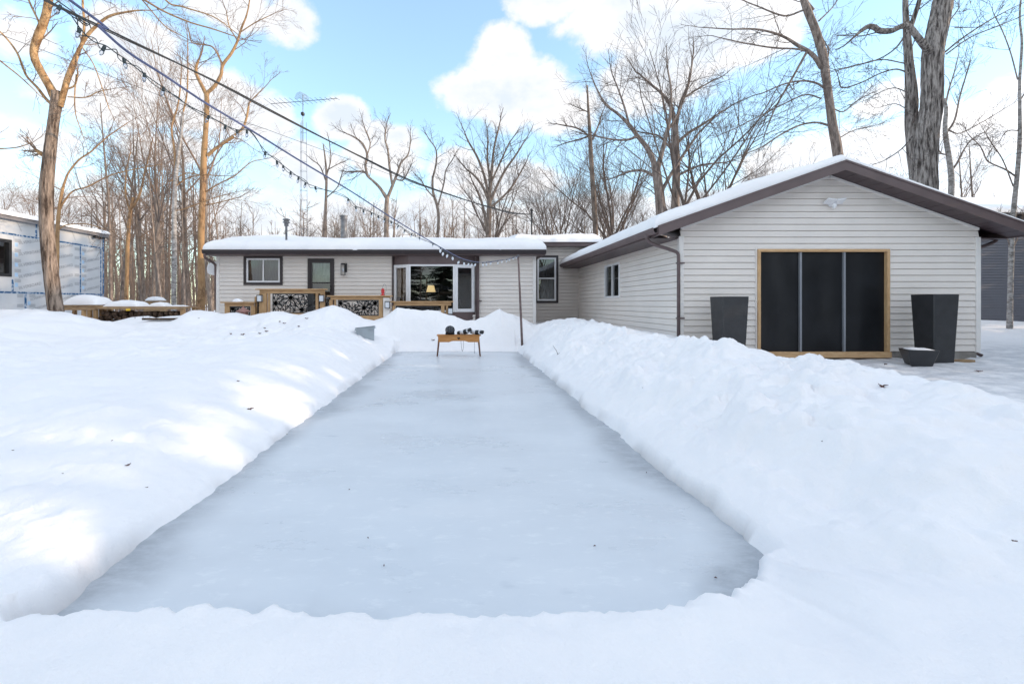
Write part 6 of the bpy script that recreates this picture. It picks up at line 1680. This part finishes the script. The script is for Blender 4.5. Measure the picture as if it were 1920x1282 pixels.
# E: gnarled tree behind the house
px_tree('gnarled bare tree with a curling left limb behind the bungalow', 27.0, [(724, 585, 10), (724, 460, 9.5), (724, 400, 9), (726, 368, 9)],
    [[(725, 372, 7), (712, 352, 6), (698, 338, 5), (690, 330, 5), (685, 310, 5), (688, 290, 4), (680, 270, 4), (665, 258, 3), (648, 250, 2)], [(690, 332, 4), (682, 322, 3.4), (664, 322, 3)], [(728, 368, 7), (737, 345, 6), (745, 325, 5), (752, 305, 4), (765, 290, 3), (770, 265, 2)],
     [(735, 345, 5), (730, 310, 4.5), (727, 280, 4), (722, 262, 3), (724, 240, 2)], [(688, 292, 3), (694, 268, 2.6), (684, 240, 2)], [(740, 335, 3.4), (755, 338, 3), (765, 322, 2.4)]],
    'bark_f2', 'bark_f2', 'twig', 106, 9, None, 6, 7, 2, 1.1)
px_tree('straight bare snag with short broken limbs behind the chimney pipe', 26.0, [(608, 585, 8), (608, 460, 7.5), (611, 380, 6), (612, 330, 5), (610, 300, 3.6), (606, 270, 2)], [[(611, 340, 3), (600, 312, 2.6), (585, 300, 2)], [(612, 330, 3), (620, 300, 2.6), (618, 270, 2)], [(611, 372, 3), (632, 352, 2.5), (640, 330, 2)], [(612, 320, 2.6), (630, 310, 2), (640, 305, 1.6)]], 'bark_f1', 'bark_f1', 'twig', 107, 8, None, 6, 4, 1, 0.8)
px_tree('bent bare tree leaning right over the bungalow roof, forked near its top', 27.0, [(818, 585, 6), (820, 460, 6), (822, 400, 5.5), (812, 360, 5), (811, 330, 4)], [[(811, 335, 4), (818, 305, 3.4), (817, 280, 2.5), (805, 262, 2)], [(820, 390, 3.4), (832, 345, 3), (836, 320, 2.4), (848, 300, 2)], [(818, 375, 3), (800, 355, 2.4), (790, 338, 2)]], 'bark_f1', 'bark_f1', 'twig', 108, 8, None, 6, 6, 2, 1.0)
px_tree('vase-shaped multi-limbed tree over the right half of the bungalow roof', 28.0, [(914, 585, 11), (915, 470, 10.5), (917, 400, 10), (918, 370, 9)],
    [[(918, 375, 6), (908, 330, 5), (895, 295, 4.4), (878, 265, 3.4), (870, 245, 2)], [(918, 370, 6), (922, 320, 5.4), (926, 280, 4), (935, 240, 3)], [(917, 378, 6), (905, 350, 5), (890, 330, 4), (875, 318, 3)], [(920, 375, 6), (936, 340, 5), (950, 315, 4.4), (968, 290, 3.6), (985, 262, 2)], [(919, 390, 5), (940, 372, 4.4), (960, 350, 3.6), (978, 320, 3)], [(913, 440, 6), (908, 400, 5.4), (900, 370, 4.4), (888, 345, 3)], [(920, 350, 4), (914, 300, 3.6), (915, 260, 3)], [(922, 340, 4), (940, 300, 3.4), (955, 268, 2.6)]],
    'bark_f1', 'bark_f1', 'twig', 109, 9, None, 6, 7, 2, 1.5, kids=(3, 4, 4), up=0.08)
px_tree('tall thin mast-like tree with few short limbs left of the garage roof', 26.0, [(1118, 585, 11), (1117, 450, 10.5), (1113, 370, 10), (1109, 310, 9), (1106, 250, 7.5), (1103, 205, 5), (1101, 160, 3)], [[(1109, 265, 5), (1098, 250, 4), (1080, 240, 3.4), (1055, 235, 2.6)], [(1106, 255, 4), (1085, 262, 3), (1062, 268, 2.4)], [(1111, 262, 4), (1122, 235, 3), (1130, 210, 2)], [(1102, 210, 2.6), (1090, 205, 2)]], 'bark_f1', 'bark_f1', 'twig', 110, 10, None, 6, 6, 2, 1.0, extra=((0.55, 10, 0.8),))
# I: the spreading pair left of the garage ridge
px_tree('broad tree with long arching left limbs, nearest to the garage roof', 23.0, [(1243, 585, 22), (1240, 430, 21), (1238, 380, 20), (1232, 330, 18), (1228, 305, 16)],
    [[(1228, 310, 12), (1215, 280, 11), (1195, 255, 9), (1180, 235, 8), (1160, 215, 6), (1135, 195, 5), (1118, 165, 3.4), (1108, 140, 2)], [(1195, 255, 6), (1178, 262, 5), (1150, 262, 4), (1115, 255, 3)], [(1232, 320, 11), (1245, 270, 9), (1256, 220, 7), (1258, 170, 5), (1252, 130, 3)], [(1180, 236, 5), (1172, 205, 4.4), (1160, 170, 3.4), (1148, 140, 2.4)], [(1240, 360, 8), (1262, 320, 7), (1285, 285, 6), (1310, 250, 4.6), (1335, 225, 3)], [(1226, 330, 7), (1205, 320, 6), (1180, 322, 4.4), (1160, 330, 3)], [(1250, 250, 5), (1270, 215, 4), (1285, 180, 3)]],
    'bark_fork', 'bark_fork', 'twig', 111, 14, bark_ridge(4, 0.06, 4, 1), 6, 8, 2, 1.5, kids=(3, 4, 5))
px_tree('upright twin of the broad tree, rising behind the left slope of the garage roof', 24.0, [(1266, 585, 18), (1266, 400, 17), (1268, 330, 16), (1267, 270, 14), (1266, 235, 12)],
    [[(1266, 240, 9), (1258, 200, 8), (1240, 175, 6), (1222, 160, 5), (1200, 140, 3)], [(1267, 240, 9), (1276, 195, 7), (1290, 160, 6), (1296, 130, 4.4), (1300, 100, 3)], [(1268, 270, 7), (1290, 250, 6), (1315, 235, 5), (1345, 215, 3.4), (1370, 200, 2)], [(1267, 290, 6), (1250, 270, 5), (1235, 255, 4), (1212, 250, 3)], [(1269, 330, 6), (1300, 315, 5), (1325, 308, 4), (1360, 305, 3)], [(1280, 185, 4), (1312, 165, 3.4), (1340, 150, 2.4)]],
    'bark_fork', 'bark_fork', 'twig', 112, 12, None, 6, 8, 2, 1.5, kids=(3, 4, 5))
# J: leaning trunk above the ridge
px_tree('dark leaning trunk rising straight above the garage ridge', 20.5, [(1590, 585, 27), (1582, 400, 24), (1571, 290, 22), (1562, 240, 20), (1555, 190, 18), (1548, 140, 18), (1543, 105, 19), (1530, 60, 18), (1518, 30, 17), (1507, 0, 16), (1490, -60, 14)],
    [[(1540, 128, 10), (1528, 108, 10), (1513, 95, 9), (1495, 85, 8), (1475, 72, 6), (1450, 62, 5), (1415, 55, 4), (1370, 55, 3), (1320, 52, 2)], [(1512, 96, 5), (1490, 92, 4.4), (1450, 90, 4), (1400, 82, 3), (1345, 70, 2)], [(1513, 97, 6), (1495, 130, 5.4), (1475, 165, 5), (1455, 200, 4), (1440, 235, 3)], [(1545, 165, 5), (1530, 156, 5), (1505, 152, 4.4), (1470, 158, 3.4), (1430, 175, 2.5)],
     [(1553, 235, 6), (1530, 230, 5), (1500, 235, 4.4), (1465, 252, 4), (1430, 275, 3), (1400, 288, 2)], [(1540, 185, 4), (1510, 178, 3.4), (1470, 195, 3), (1420, 220, 2.4), (1370, 245, 2)], [(1556, 200, 4), (1580, 210, 3), (1600, 195, 2.4)], [(1525, 20, 8), (1500, -10, 6), (1470, -30, 4)], [(1505, 20, 5), (1470, 30, 4), (1420, 12, 3), (1390, 0, 2)], [(1535, 40, 4), (1560, 15, 3), (1580, -15, 2)], [(1550, 120, 4), (1554, 95, 3.4), (1550, 85, 2)], [(1572, 260, 3), (1600, 245, 2.6), (1630, 238, 2)]],
    'bark_fork', 'bark_fork', 'twig', 113, 22, bark_ridge(6, 0.07, 4.5, 1.2), 6, 8, 2, 1.5, kids=(3, 4, 5), up=0.02)
# K: massive double trunk
px_tree('massive grey furrowed double-trunk tree beside the garage on the right', 14.3, [(1738, 640, 70), (1736, 480, 62), (1734, 370, 54), (1734, 320, 51), (1738, 260, 48), (1747, 200, 47), (1748, 150, 46), (1749, 100, 45), (1759, 50, 45), (1769, 0, 45), (1780, -60, 40)],
    [[(1722, 380, 36, 0.15), (1716, 310, 31, 0.3), (1711, 240, 30, 0.4), (1709, 180, 27, 0.45), (1704, 110, 20, 0.45), (1700, 60, 16, 0.45), (1698, 20, 14, 0.45), (1697, -40, 13, 0.45)],
     [(1742, 98, 18, -0.25), (1731, 84, 17, -0.45), (1718, 66, 16, -0.6), (1704, 50, 14, -0.6), (1690, 50, 14, -0.65), (1672, 58, 14, -0.7), (1650, 58, 14, -0.75), (1640, 52, 13, -0.8), (1628, 50, 12, -0.85), (1615, 58, 9, -0.9), (1606, 66, 6, -0.9)],
     [(1702, 66, 12, 0.45), (1714, 32, 12, 0.45), (1724, 0, 11, 0.4), (1730, -50, 9, 0.4)], [(1772, 98, 5), (1800, 75, 4.5), (1840, 48, 4), (1880, 25, 3), (1930, 0, 2)], [(1774, 102, 4), (1820, 70, 3.4), (1870, 50, 3), (1930, 25, 2)], [(1700, 62, 5), (1680, 90, 4), (1650, 110, 3.4), (1610, 122, 3), (1570, 130, 2)],
     [(1705, 138, 4), (1680, 130, 4), (1650, 138, 3.4), (1615, 155, 3.4), (1580, 165, 3.4), (1573, 152, 3)], [(1700, 120, 3.4), (1650, 112, 3), (1600, 125, 2.4), (1560, 135, 2)], [(1712, 255, 4), (1690, 280, 3.4), (1660, 300, 2.6), (1640, 308, 2)], [(1704, 175, 3), (1675, 165, 2.6), (1640, 178, 2)], [(1708, 210, 3), (1680, 195, 2.4), (1655, 200, 2)], [(1790, 52, 3), (1818, 52, 2.4)], [(1765, 60, 4), (1795, 20, 3), (1798, 10, 2)]],
    'bark_grey', 'bark_grey', 'twig', 114, 64, bark_ridge(11, 0.15, 8, 1.5), 4, 6, 2, 0.9, kids=(3, 3, 4))
px_tree('slim curving pale trunk just right of the massive double tree', 21.0, [(1785, 590, 16), (1782, 420, 15), (1784, 340, 14), (1780, 300, 13), (1774, 262, 12), (1772, 235, 11), (1774, 205, 9), (1770, 185, 7)], [[(1774, 250, 6), (1790, 225, 5), (1800, 180, 4), (1815, 130, 3), (1820, 110, 2)], [(1784, 320, 6), (1795, 305, 5), (1808, 280, 4), (1822, 262, 3), (1850, 245, 2)], [(1778, 290, 5), (1765, 288, 4), (1758, 278, 3)], [(1780, 245, 4), (1800, 250, 3.4), (1840, 230, 3), (1890, 200, 2)], [(1772, 200, 5), (1780, 165, 4), (1788, 140, 3), (1798, 100, 2)]],
    'bark_birch', 'bark_fork', 'twig', 115, 12, None, 6, 7, 2, 1.2)
px_tree('slim mottled tree on the far right in front of the slate-blue house', 17.5, [(1893, 618, 15), (1894, 560, 13), (1896, 480, 13), (1897, 440, 13), (1902, 380, 12), (1908, 320, 11), (1912, 260, 10), (1912, 200, 8), (1912, 150, 7), (1916, 80, 6), (1912, 30, 5), (1918, -40, 4)],
    [[(1898, 470, 4), (1908, 445, 3), (1915, 425, 2)], [(1896, 468, 4), (1888, 445, 3), (1884, 430, 2)], [(1903, 330, 5), (1885, 318, 5), (1862, 308, 4), (1850, 300, 4), (1838, 275, 3), (1818, 255, 2.6)], [(1908, 150, 4), (1895, 100, 3.4), (1880, 60, 3), (1865, 30, 2)], [(1900, 350, 4), (1880, 300, 3.4), (1860, 270, 3), (1845, 245, 2)], [(1911, 245, 4), (1890, 245, 3), (1880, 255, 2.6)], [(1912, 190, 4), (1935, 150, 3), (1950, 100, 2)]],
    'bark_birch', 'bark_fork', 'twig', 116, 14, None, 6, 6, 2, 0.9)
# limbs hanging into the top left from a tree outside the picture
px_tree('tree outside the left edge whose long twigs hang across the upper left sky', 9.0, [(-330, 620, 60), (-320, 400, 52), (-300, 200, 46), (-280, 0, 40), (-240, -250, 36), (-170, -420, 30)],
    [[(-170, -420, 18), (0, -330, 14), (150, -160, 9), (240, -30, 6), (290, 12, 4.4), (350, 40, 3.6), (400, 55, 3), (450, 72, 2)], [(0, -330, 10), (160, -220, 8), (260, -80, 5), (310, 0, 4), (345, 14, 3.4), (400, 32, 2.6), (440, 60, 2)], [(240, -30, 4), (275, 10, 3), (310, 50, 2.6), (345, 70, 2)], [(-300, 210, 14), (-160, 240, 9), (-60, 275, 6), (20, 278, 3.4), (60, 268, 2.4)], [(-280, 20, 14), (-150, 60, 8), (-40, 90, 5), (20, 130, 4), (55, 160, 3), (75, 180, 2)]],
    'bark_big', 'bark_b', 'twig_warm', 117, 20, bark_ridge(2, 0.08, 5, 1.2), 6, 4, 1, 0.5, kids=(2, 3))

# ---------------- mirrored trees behind the photographer; unseen evergreens added at right to shade the yard
def spruce(seed, H, R):
    rnd = random.Random(seed)
    root = bpy.data.objects.new('spruce_tree', None); COL.objects.link(root)
    m = MB(); m.tube([(0, 0, -0.3), (0, 0, H * 0.5), (0, 0, H)], [0.16, 0.10, 0.02], 8); m.build('trunk', M['bark_f1'], root)
    m = MB(); z = 0.5
    while z < H - 0.1:
        rr = R * (1 - z / H) ** 0.85 + 0.12; nb = 9 + int(rr * 4)
        for k in range(nb):
            az = rnd.uniform(0, 2 * PI); L = rr * rnd.uniform(0.75, 1.1); dr_ = rnd.uniform(-0.35, -0.12)
            c, s_ = math.cos(az), math.sin(az); q = Vector((0, 0, z + rnd.uniform(-0.15, 0.15))); d = Vector((c, s_, dr_)).normalized(); sd_ = Vector((-s_, c, 0))
            ns = max(3, int(L / 0.22))
            for j in range(1, ns + 1):
                p = q + d * (L * j / ns) + Vector((0, 0, 0.12 * (j / ns) ** 2 * L)); w = 0.30 * (1.15 - 0.6 * j / ns)
                for sg in (-1, 1):
                    e = p + sd_ * sg * w + d * 0.22 + Vector((0, 0, rnd.uniform(-0.12, 0.02))); b_ = p - d * 0.10
                    m.poly([b_, p + d * 0.08, e]); m.poly([b_ + Vector((0, 0, -0.05)), e, p + Vector((0, 0, -0.12))])
        z += 0.26 + 0.10 * (1 - z / H)
    m.build('crown', M['needle'], root)
    return root
sp0 = spruce(1, 8.5, 2.1); sp1 = spruce(2, 9.5, 2.5)
first_sp = [True, True]
SUN_AZ = math.radians(97); SUN_EL = math.radians(13)
def put_spruce(k, x, y, s, label, group):
    src = (sp0, sp1)[k]
    o = src if first_sp[k] else copy_tree(src); first_sp[k] = False
    o.location = (x, y, 0.1); o.scale = (s, s, s); o.rotation_euler = (0, 0, frnd.uniform(0, 6.28)); tag(o, label, 'tree', group)
def hedge():  # unseen hedge added for shade, its top shaped to steer the low sun
    rnd = random.Random(6); m = MB(); HXc = 18.0
    for i in range(26000):
        y = rnd.uniform(-12, 12.5)
        Hh = float(np.interp(y, [-12, -2.2, -1.4, 0.9, 1.5, 2.2, 2.95, 3.2, 5.6, 6.6, 7.4, 9.5, 12.5], [5.2, 5.2, 4.66, 4.66, 4.6, 4.55, 4.55, 4.6, 4.65, 5.6, 7.6, 8.0, 8.0])) + 0.10 * math.sin(y * 4.3) + 0.08 * math.sin(y * 9.1 + 1)
        z = Hh * (1 - rnd.random() ** 1.6); w = 0.85 * (1 - 0.35 * z / Hh)
        x = HXc + rnd.uniform(-w, w); L = rnd.uniform(0.16, 0.34)
        d = Vector((rnd.gauss(0, 1), rnd.gauss(0, 1), rnd.gauss(0.2, 0.6))).normalized(); s_ = perp(d, rnd) * L * 0.45; p = Vector((x, y, max(0.1, z)))
        m.poly([p - d * L * 0.5, p + s_, p + d * L * 0.5, p - s_])
    return m
t = thing('shade_hedge', (18, 0, 0), 'unseen tall cedar hedge added outside the right edge to shade the yard', 'hedge')
hedge().build('foliage', M['needle'], t)
m = MB()
for k in range(25): m.tube([(18, -11.8 + k, -0.2), (18, -11.8 + k, 2.6)], [0.09, 0.05], 6)
m.build('stems', M['bark_f1'], t)
SP = 'tall dark spruce added out of view at right to shade the neighbouring walls'  # unseen spruces added to keep the sun off the neighbouring walls
for k, (x, y, s) in enumerate(((25, 8.6, 1.45), (26, 10.4, 1.5), (25.2, 12.2, 1.5), (26.4, 13.9, 1.35), (33, 18.4, 1.0), (36, 18.0, 1.05), (40, 17.6, 1.1), (44, 17.2, 1.1), (37, 20.5, 1.1))):
    put_spruce(k % 2, x, y, s, SP, 'unseen spruces added for shade on the right')
def pine(seed, Hc0, Hc1, Rc):  # unseen pine added so its high crown shades the left yard
    rnd = random.Random(seed); root = bpy.data.objects.new('shade_pine', None); COL.objects.link(root)
    m = MB(); m.tube([(0, 0, -0.3), (0.05, 0, Hc0), (0, 0.1, Hc1)], [0.2, 0.15, 0.03], 8); m.build('trunk', M['bark_f1'], root)
    m = MB()
    for b in range(46):
        z = rnd.uniform(Hc0, Hc1); az = rnd.uniform(0, 6.28); L = Rc * rnd.uniform(0.5, 1.1) * (1 - 0.5 * (z - Hc0) / (Hc1 - Hc0)); d = Vector((math.cos(az), math.sin(az), rnd.uniform(-0.05, 0.3)))
        m.tube([(0, 0, z), tuple(Vector((0, 0, z)) + d * L)], [0.03, 0.01], 4, cap=False)
        for q in range(int(10 + 12 * L)):
            p = Vector((0, 0, z)) + d * L * rnd.uniform(0.35, 1.05) + Vector((rnd.gauss(0, 0.18), rnd.gauss(0, 0.18), rnd.gauss(0, 0.12)))
            for k in range(3):
                e = Vector((rnd.gauss(0, 1), rnd.gauss(0, 1), rnd.gauss(0.3, 0.7))).normalized(); s_ = perp(e, rnd) * 0.07; m.poly([p - e * 0.17, p + s_, p + e * 0.17, p - s_])
    m.build('crown', M['needle'], root); return root
pn = pine(5, 5.35, 7.6, 1.9)
for k, (x, y, s) in enumerate(((20.5, 3.9, 1.0), (20.1, 6.2, 1.03), (21.0, 1.6, 1.06), (20.4, -0.9, 1.04), (20.8, 5.0, 1.12), (21.3, 2.9, 1.1), (20.6, -3.2, 1.0))):
    o = pn if k == 0 else copy_tree(pn)
    o.location = (x, y, 0.1); o.scale = (s, s, s); o.rotation_euler = (0, 0, k * 2.1); tag(o, 'high-crowned pine added out of view behind the hedge to dapple the yard', 'tree', 'unseen pines added for shade behind the hedge')
SB = 'dark spruce standing behind the camera, mirrored in the bay window'
for k, (x, y, s) in enumerate(((-1.5, -13, 1.15), (1.8, -15, 1.3), (-5.5, -16, 1.2), (6.0, -17, 1.1))):
    put_spruce(k % 2, x, y, s, SB, 'spruces behind the camera mirrored in the windows')
for k, (x, y, kk, s) in enumerate(((-9, -14, 0, 1.0), (-12, -18, 2, 1.1), (4, -12, 1, 0.9), (-3.5, -10, 3, 0.9), (9, -13, 4, 1.0), (12, -9, 7, 0.9), (15, -14, 2, 1.0), (-7, -9, 5, 1.0))):
    o = copy_tree(protos[kk]); o.location = (x, y, 0.1); o.rotation_euler = (0, 0, k * 1.3); o.scale = (s, s, s); tag(o, 'bare tree behind the camera, mirrored in the house windows', 'tree', 'bare trees behind the camera')

# ================================================================== LIGHT, SKY, CAMERA
sun = bpy.data.lights.new('sun', 'SUN'); sun.energy = 3.2; sun.angle = math.radians(0.6); sun.color = (1.0, 0.76, 0.53)
so = bpy.data.objects.new('sun', sun); COL.objects.link(so)
sd = Vector((math.sin(SUN_AZ) * math.cos(SUN_EL), math.cos(SUN_AZ) * math.cos(SUN_EL), math.sin(SUN_EL)))
so.rotation_euler = sd.to_track_quat('Z', 'Y').to_euler()

world = bpy.data.worlds.new('World'); scene.world = world; world.use_nodes = True
nt = world.node_tree
for n in list(nt.nodes): nt.nodes.remove(n)
out = nt.nodes.new('ShaderNodeOutputWorld'); bg = nt.nodes.new('ShaderNodeBackground'); bg.inputs['Strength'].default_value = 0.10
nt.links.new(bg.outputs['Background'], out.inputs['Surface'])
sky = nt.nodes.new('ShaderNodeTexSky'); sky.sky_type = 'NISHITA'; sky.sun_disc = False; sky.sun_elevation = SUN_EL; sky.sun_rotation = SUN_AZ
sky.air_density = 1.0; sky.dust_density = 0.3; sky.ozone_density = 1.5
tc = nt.nodes.new('ShaderNodeTexCoord')
sep = nt.nodes.new('ShaderNodeSeparateXYZ'); nt.links.new(tc.outputs['Generated'], sep.inputs[0])
def mth(op, a, b=None, c=None):
    n = nt.nodes.new('ShaderNodeMath'); n.operation = op
    for i, v in enumerate((a, b, c)):
        if v is None: continue
        if isinstance(v, (int, float)): n.inputs[i].default_value = v
        else: nt.links.new(v, n.inputs[i])
    return n.outputs[0]
az = mth('ARCTAN2', sep.outputs['X'], sep.outputs['Y']); el = mth('ARCSINE', sep.outputs['Z'])
comb = nt.nodes.new('ShaderNodeCombineXYZ'); nt.links.new(az, comb.inputs[0]); nt.links.new(el, comb.inputs[1])
def noise(scale, detail, rough, loc=(0, 0, 0), sc=(1, 1, 1)):
    mp_ = nt.nodes.new('ShaderNodeMapping'); mp_.inputs['Location'].default_value = loc; mp_.inputs['Scale'].default_value = sc
    nt.links.new(comb.outputs[0], mp_.inputs['Vector'])
    n = nt.nodes.new('ShaderNodeTexNoise'); n.inputs['Scale'].default_value = scale; n.inputs['Detail'].default_value = detail; n.inputs['Roughness'].default_value = rough
    nt.links.new(mp_.outputs['Vector'], n.inputs['Vector']); return n.outputs['Fac']
n1 = noise(6.5, 9, 0.58, (2.3, 1.1, 0), (1, 1.5, 1)); n2 = noise(2.2, 5, 0.55, (5.3, 0.4, 0), (1, 1.8, 1)); n3 = noise(19, 8, 0.62, (1, 4, 0), (1, 1.3, 1))
def ae(px, py):
    return math.atan2(px - CX, F), math.atan2(CY - py, math.hypot(F, px - CX))
dens = None
# cumulus banks as directions on the sky: (px, py, rx, ry, weight) converted to azimuth and elevation
for (px, py, rx, ry, wt) in ((940, 120, 62, 62, 1.1), (900, 172, 92, 42, 1.0), (985, 175, 105, 60, 1.1), (1050, 205, 90, 42, 0.95), (1030, 2, 85, 34, 1.0), (1180, 30, 150, 60, 1.15), (1330, 60, 180, 85, 1.1), (1230, 150, 120, 60, 0.9), (1120, 60, 70, 45, 0.8),
        (250, 85, 105, 55, 1.0), (350, 170, 150, 60, 1.0), (190, 190, 130, 55, 0.8), (470, 215, 90, 55, 0.8), (540, 40, 60, 38, 0.85), (440, 12, 110, 36, 0.8), (40, 65, 80, 42, 0.6), (90, 260, 110, 35, 0.6), (300, 280, 130, 32, 0.6),
        (640, 225, 52, 42, 1.1), (725, 285, 85, 48, 1.05), (850, 320, 50, 45, 1.0), (580, 310, 90, 40, 0.75), (960, 345, 120, 40, 0.85),
        (1740, 265, 170, 62, 1.1), (1895, 215, 80, 75, 1.1), (1560, 300, 200, 55, 1.0), (1660, 190, 70, 30, 0.6), (300, 410, 500, 45, 0.7), (900, 430, 900, 60, 0.9), (1500, 400, 500, 80, 1.0), (1430, 30, 70, 50, 0.8)):
    a0, e0 = ae(px, py); ra = rx / F * math.cos(a0) ** 2; re = ry / F * math.cos(a0)
    da = mth('DIVIDE', mth('SUBTRACT', az, a0), ra); de = mth('DIVIDE', mth('SUBTRACT', el, e0), re)
    d2 = mth('ADD', mth('MULTIPLY', da, da), mth('MULTIPLY', de, de))
    v = mth('MULTIPLY', mth('SUBTRACT', 1.0, d2), wt)
    dens = v if dens is None else mth('SMOOTH_MAX', dens, v, 0.10)
# elsewhere on the dome: broken cloud
behind = mth('MULTIPLY_ADD', mth('SUBTRACT', n2, 0.47), 5.0, 0.15)
side = nt.nodes.new('ShaderNodeMapRange'); side.inputs[1].default_value = 0.95; side.inputs[2].default_value = 1.35
nt.links.new(mth('ABSOLUTE', az), side.inputs[0])
high = nt.nodes.new('ShaderNodeMapRange'); high.inputs[1].default_value = 0.62; high.inputs[2].default_value = 0.8; nt.links.new(el, high.inputs[0])
els = mth('MAXIMUM', side.outputs[0], high.outputs[0])
dens = mth('MAXIMUM', dens, -1.2)
mixd = nt.nodes.new('ShaderNodeMix'); nt.links.new(els, mixd.inputs[0]); nt.links.new(dens, mixd.inputs[2]); nt.links.new(behind, mixd.inputs[3])
d = mth('ADD', mixd.outputs[0], mth('MULTIPLY', mth('SUBTRACT', n1, 0.5), 2.3))
d = mth('ADD', d, mth('MULTIPLY', mth('SUBTRACT', n3, 0.5), 1.5))
cm = nt.nodes.new('ShaderNodeMapRange'); cm.interpolation_type = 'SMOOTHSTEP'; cm.inputs[1].default_value = -0.30; cm.inputs[2].default_value = 0.55; nt.links.new(d, cm.inputs[0])
# cloud brightness: bright edges, greyer bodies
cr = nt.nodes.new('ShaderNodeValToRGB'); e = cr.color_ramp.elements
CB = 9.4
e[0].position = 0.0; e[0].color = (1.0, 0.99, 1.0, 1); e[1].position = 1.0; e[1].color = (0.76, 0.835, 0.93, 1)
sh = nt.nodes.new('ShaderNodeMapRange'); sh.inputs[1].default_value = 0.15; sh.inputs[2].default_value = 1.3
n4 = noise(3.5, 5, 0.6, (9, 2, 0), (1, 2.2, 1))
nt.links.new(mth('ADD', d, mth('MULTIPLY', mth('SUBTRACT', n4, 0.56), 4.2)), sh.inputs[0]); nt.links.new(sh.outputs[0], cr.inputs['Fac'])
cb = nt.nodes.new('ShaderNodeMix'); cb.data_type = 'RGBA'; cb.blend_type = 'MULTIPLY'; cb.inputs[0].default_value = 1.0
nt.links.new(cr.outputs['Color'], cb.inputs[6]); cb.inputs[7].default_value = (CB * 0.99, CB * 0.995, CB * 1.0, 1)
# clear sky: the Nishita sky, lifted and mixed with the bright haze of a winter afternoon
sk = nt.nodes.new('ShaderNodeMix'); sk.data_type = 'RGBA'; sk.blend_type = 'MULTIPLY'; sk.inputs[0].default_value = 1.0
nt.links.new(sky.outputs['Color'], sk.inputs[6]); sk.inputs[7].default_value = (SKYG[0], SKYG[1], SKYG[2], 1)
hz_ = nt.nodes.new('ShaderNodeMapRange'); hz_.inputs[1].default_value = 0.38; hz_.inputs[2].default_value = 0.02; hz_.inputs[3].default_value = 0.18; hz_.inputs[4].default_value = 0.45; nt.links.new(el, hz_.inputs[0])
hm = nt.nodes.new('ShaderNodeMix'); hm.data_type = 'RGBA'; nt.links.new(hz_.outputs[0], hm.inputs[0]); nt.links.new(sk.outputs[2], hm.inputs[6]); hm.inputs[7].default_value = (7.2, 8.3, 9.4, 1)
# clouds towards the low sun glow, those away from it are duller
dt = nt.nodes.new('ShaderNodeVectorMath'); dt.operation = 'DOT_PRODUCT'; nt.links.new(tc.outputs['Generated'], dt.inputs[0]); dt.inputs[1].default_value = tuple(sd)
gl = mth('MULTIPLY_ADD', mth('POWER', mth('MAXIMUM', dt.outputs['Value'], 0.0), 4.0), 1.9, 0.93)
cg = nt.nodes.new('ShaderNodeMix'); cg.data_type = 'RGBA'; cg.blend_type = 'MULTIPLY'; cg.inputs[0].default_value = 1.0
gc = nt.nodes.new('ShaderNodeCombineXYZ'); nt.links.new(gl, gc.inputs[0]); nt.links.new(gl, gc.inputs[1]); nt.links.new(gl, gc.inputs[2])
nt.links.new(cb.outputs[2], cg.inputs[6]); nt.links.new(gc.outputs[0], cg.inputs[7])
fm = nt.nodes.new('ShaderNodeMix'); fm.data_type = 'RGBA'; nt.links.new(cm.outputs[0], fm.inputs[0]); nt.links.new(hm.outputs[2], fm.inputs[6]); nt.links.new(cg.outputs[2], fm.inputs[7])
nt.links.new(fm.outputs[2], bg.inputs['Color'])

cam = bpy.data.cameras.new('camera'); co = bpy.data.objects.new('camera', cam); COL.objects.link(co)
co.location = (0, 0, CAMZ); co.rotation_euler = (PI / 2, 0, 0)
cam.sensor_width = 36; cam.lens = F / 1920 * 36; cam.shift_x = (960 - CX) / 1920; cam.shift_y = -(641 - CY) / 1920
cam.clip_start = 0.05; cam.clip_end = 1000
scene.camera = co
scene.view_settings.view_transform = 'Standard'; scene.view_settings.look = 'None'; scene.view_settings.exposure = EXPOSURE; scene.view_settings.gamma = 1
scene.cycles.max_bounces = 8; scene.cycles.diffuse_bounces = 4; scene.cycles.transparent_max_bounces = 16
scene.cycles.caustics_reflective = False; scene.cycles.caustics_refractive = False
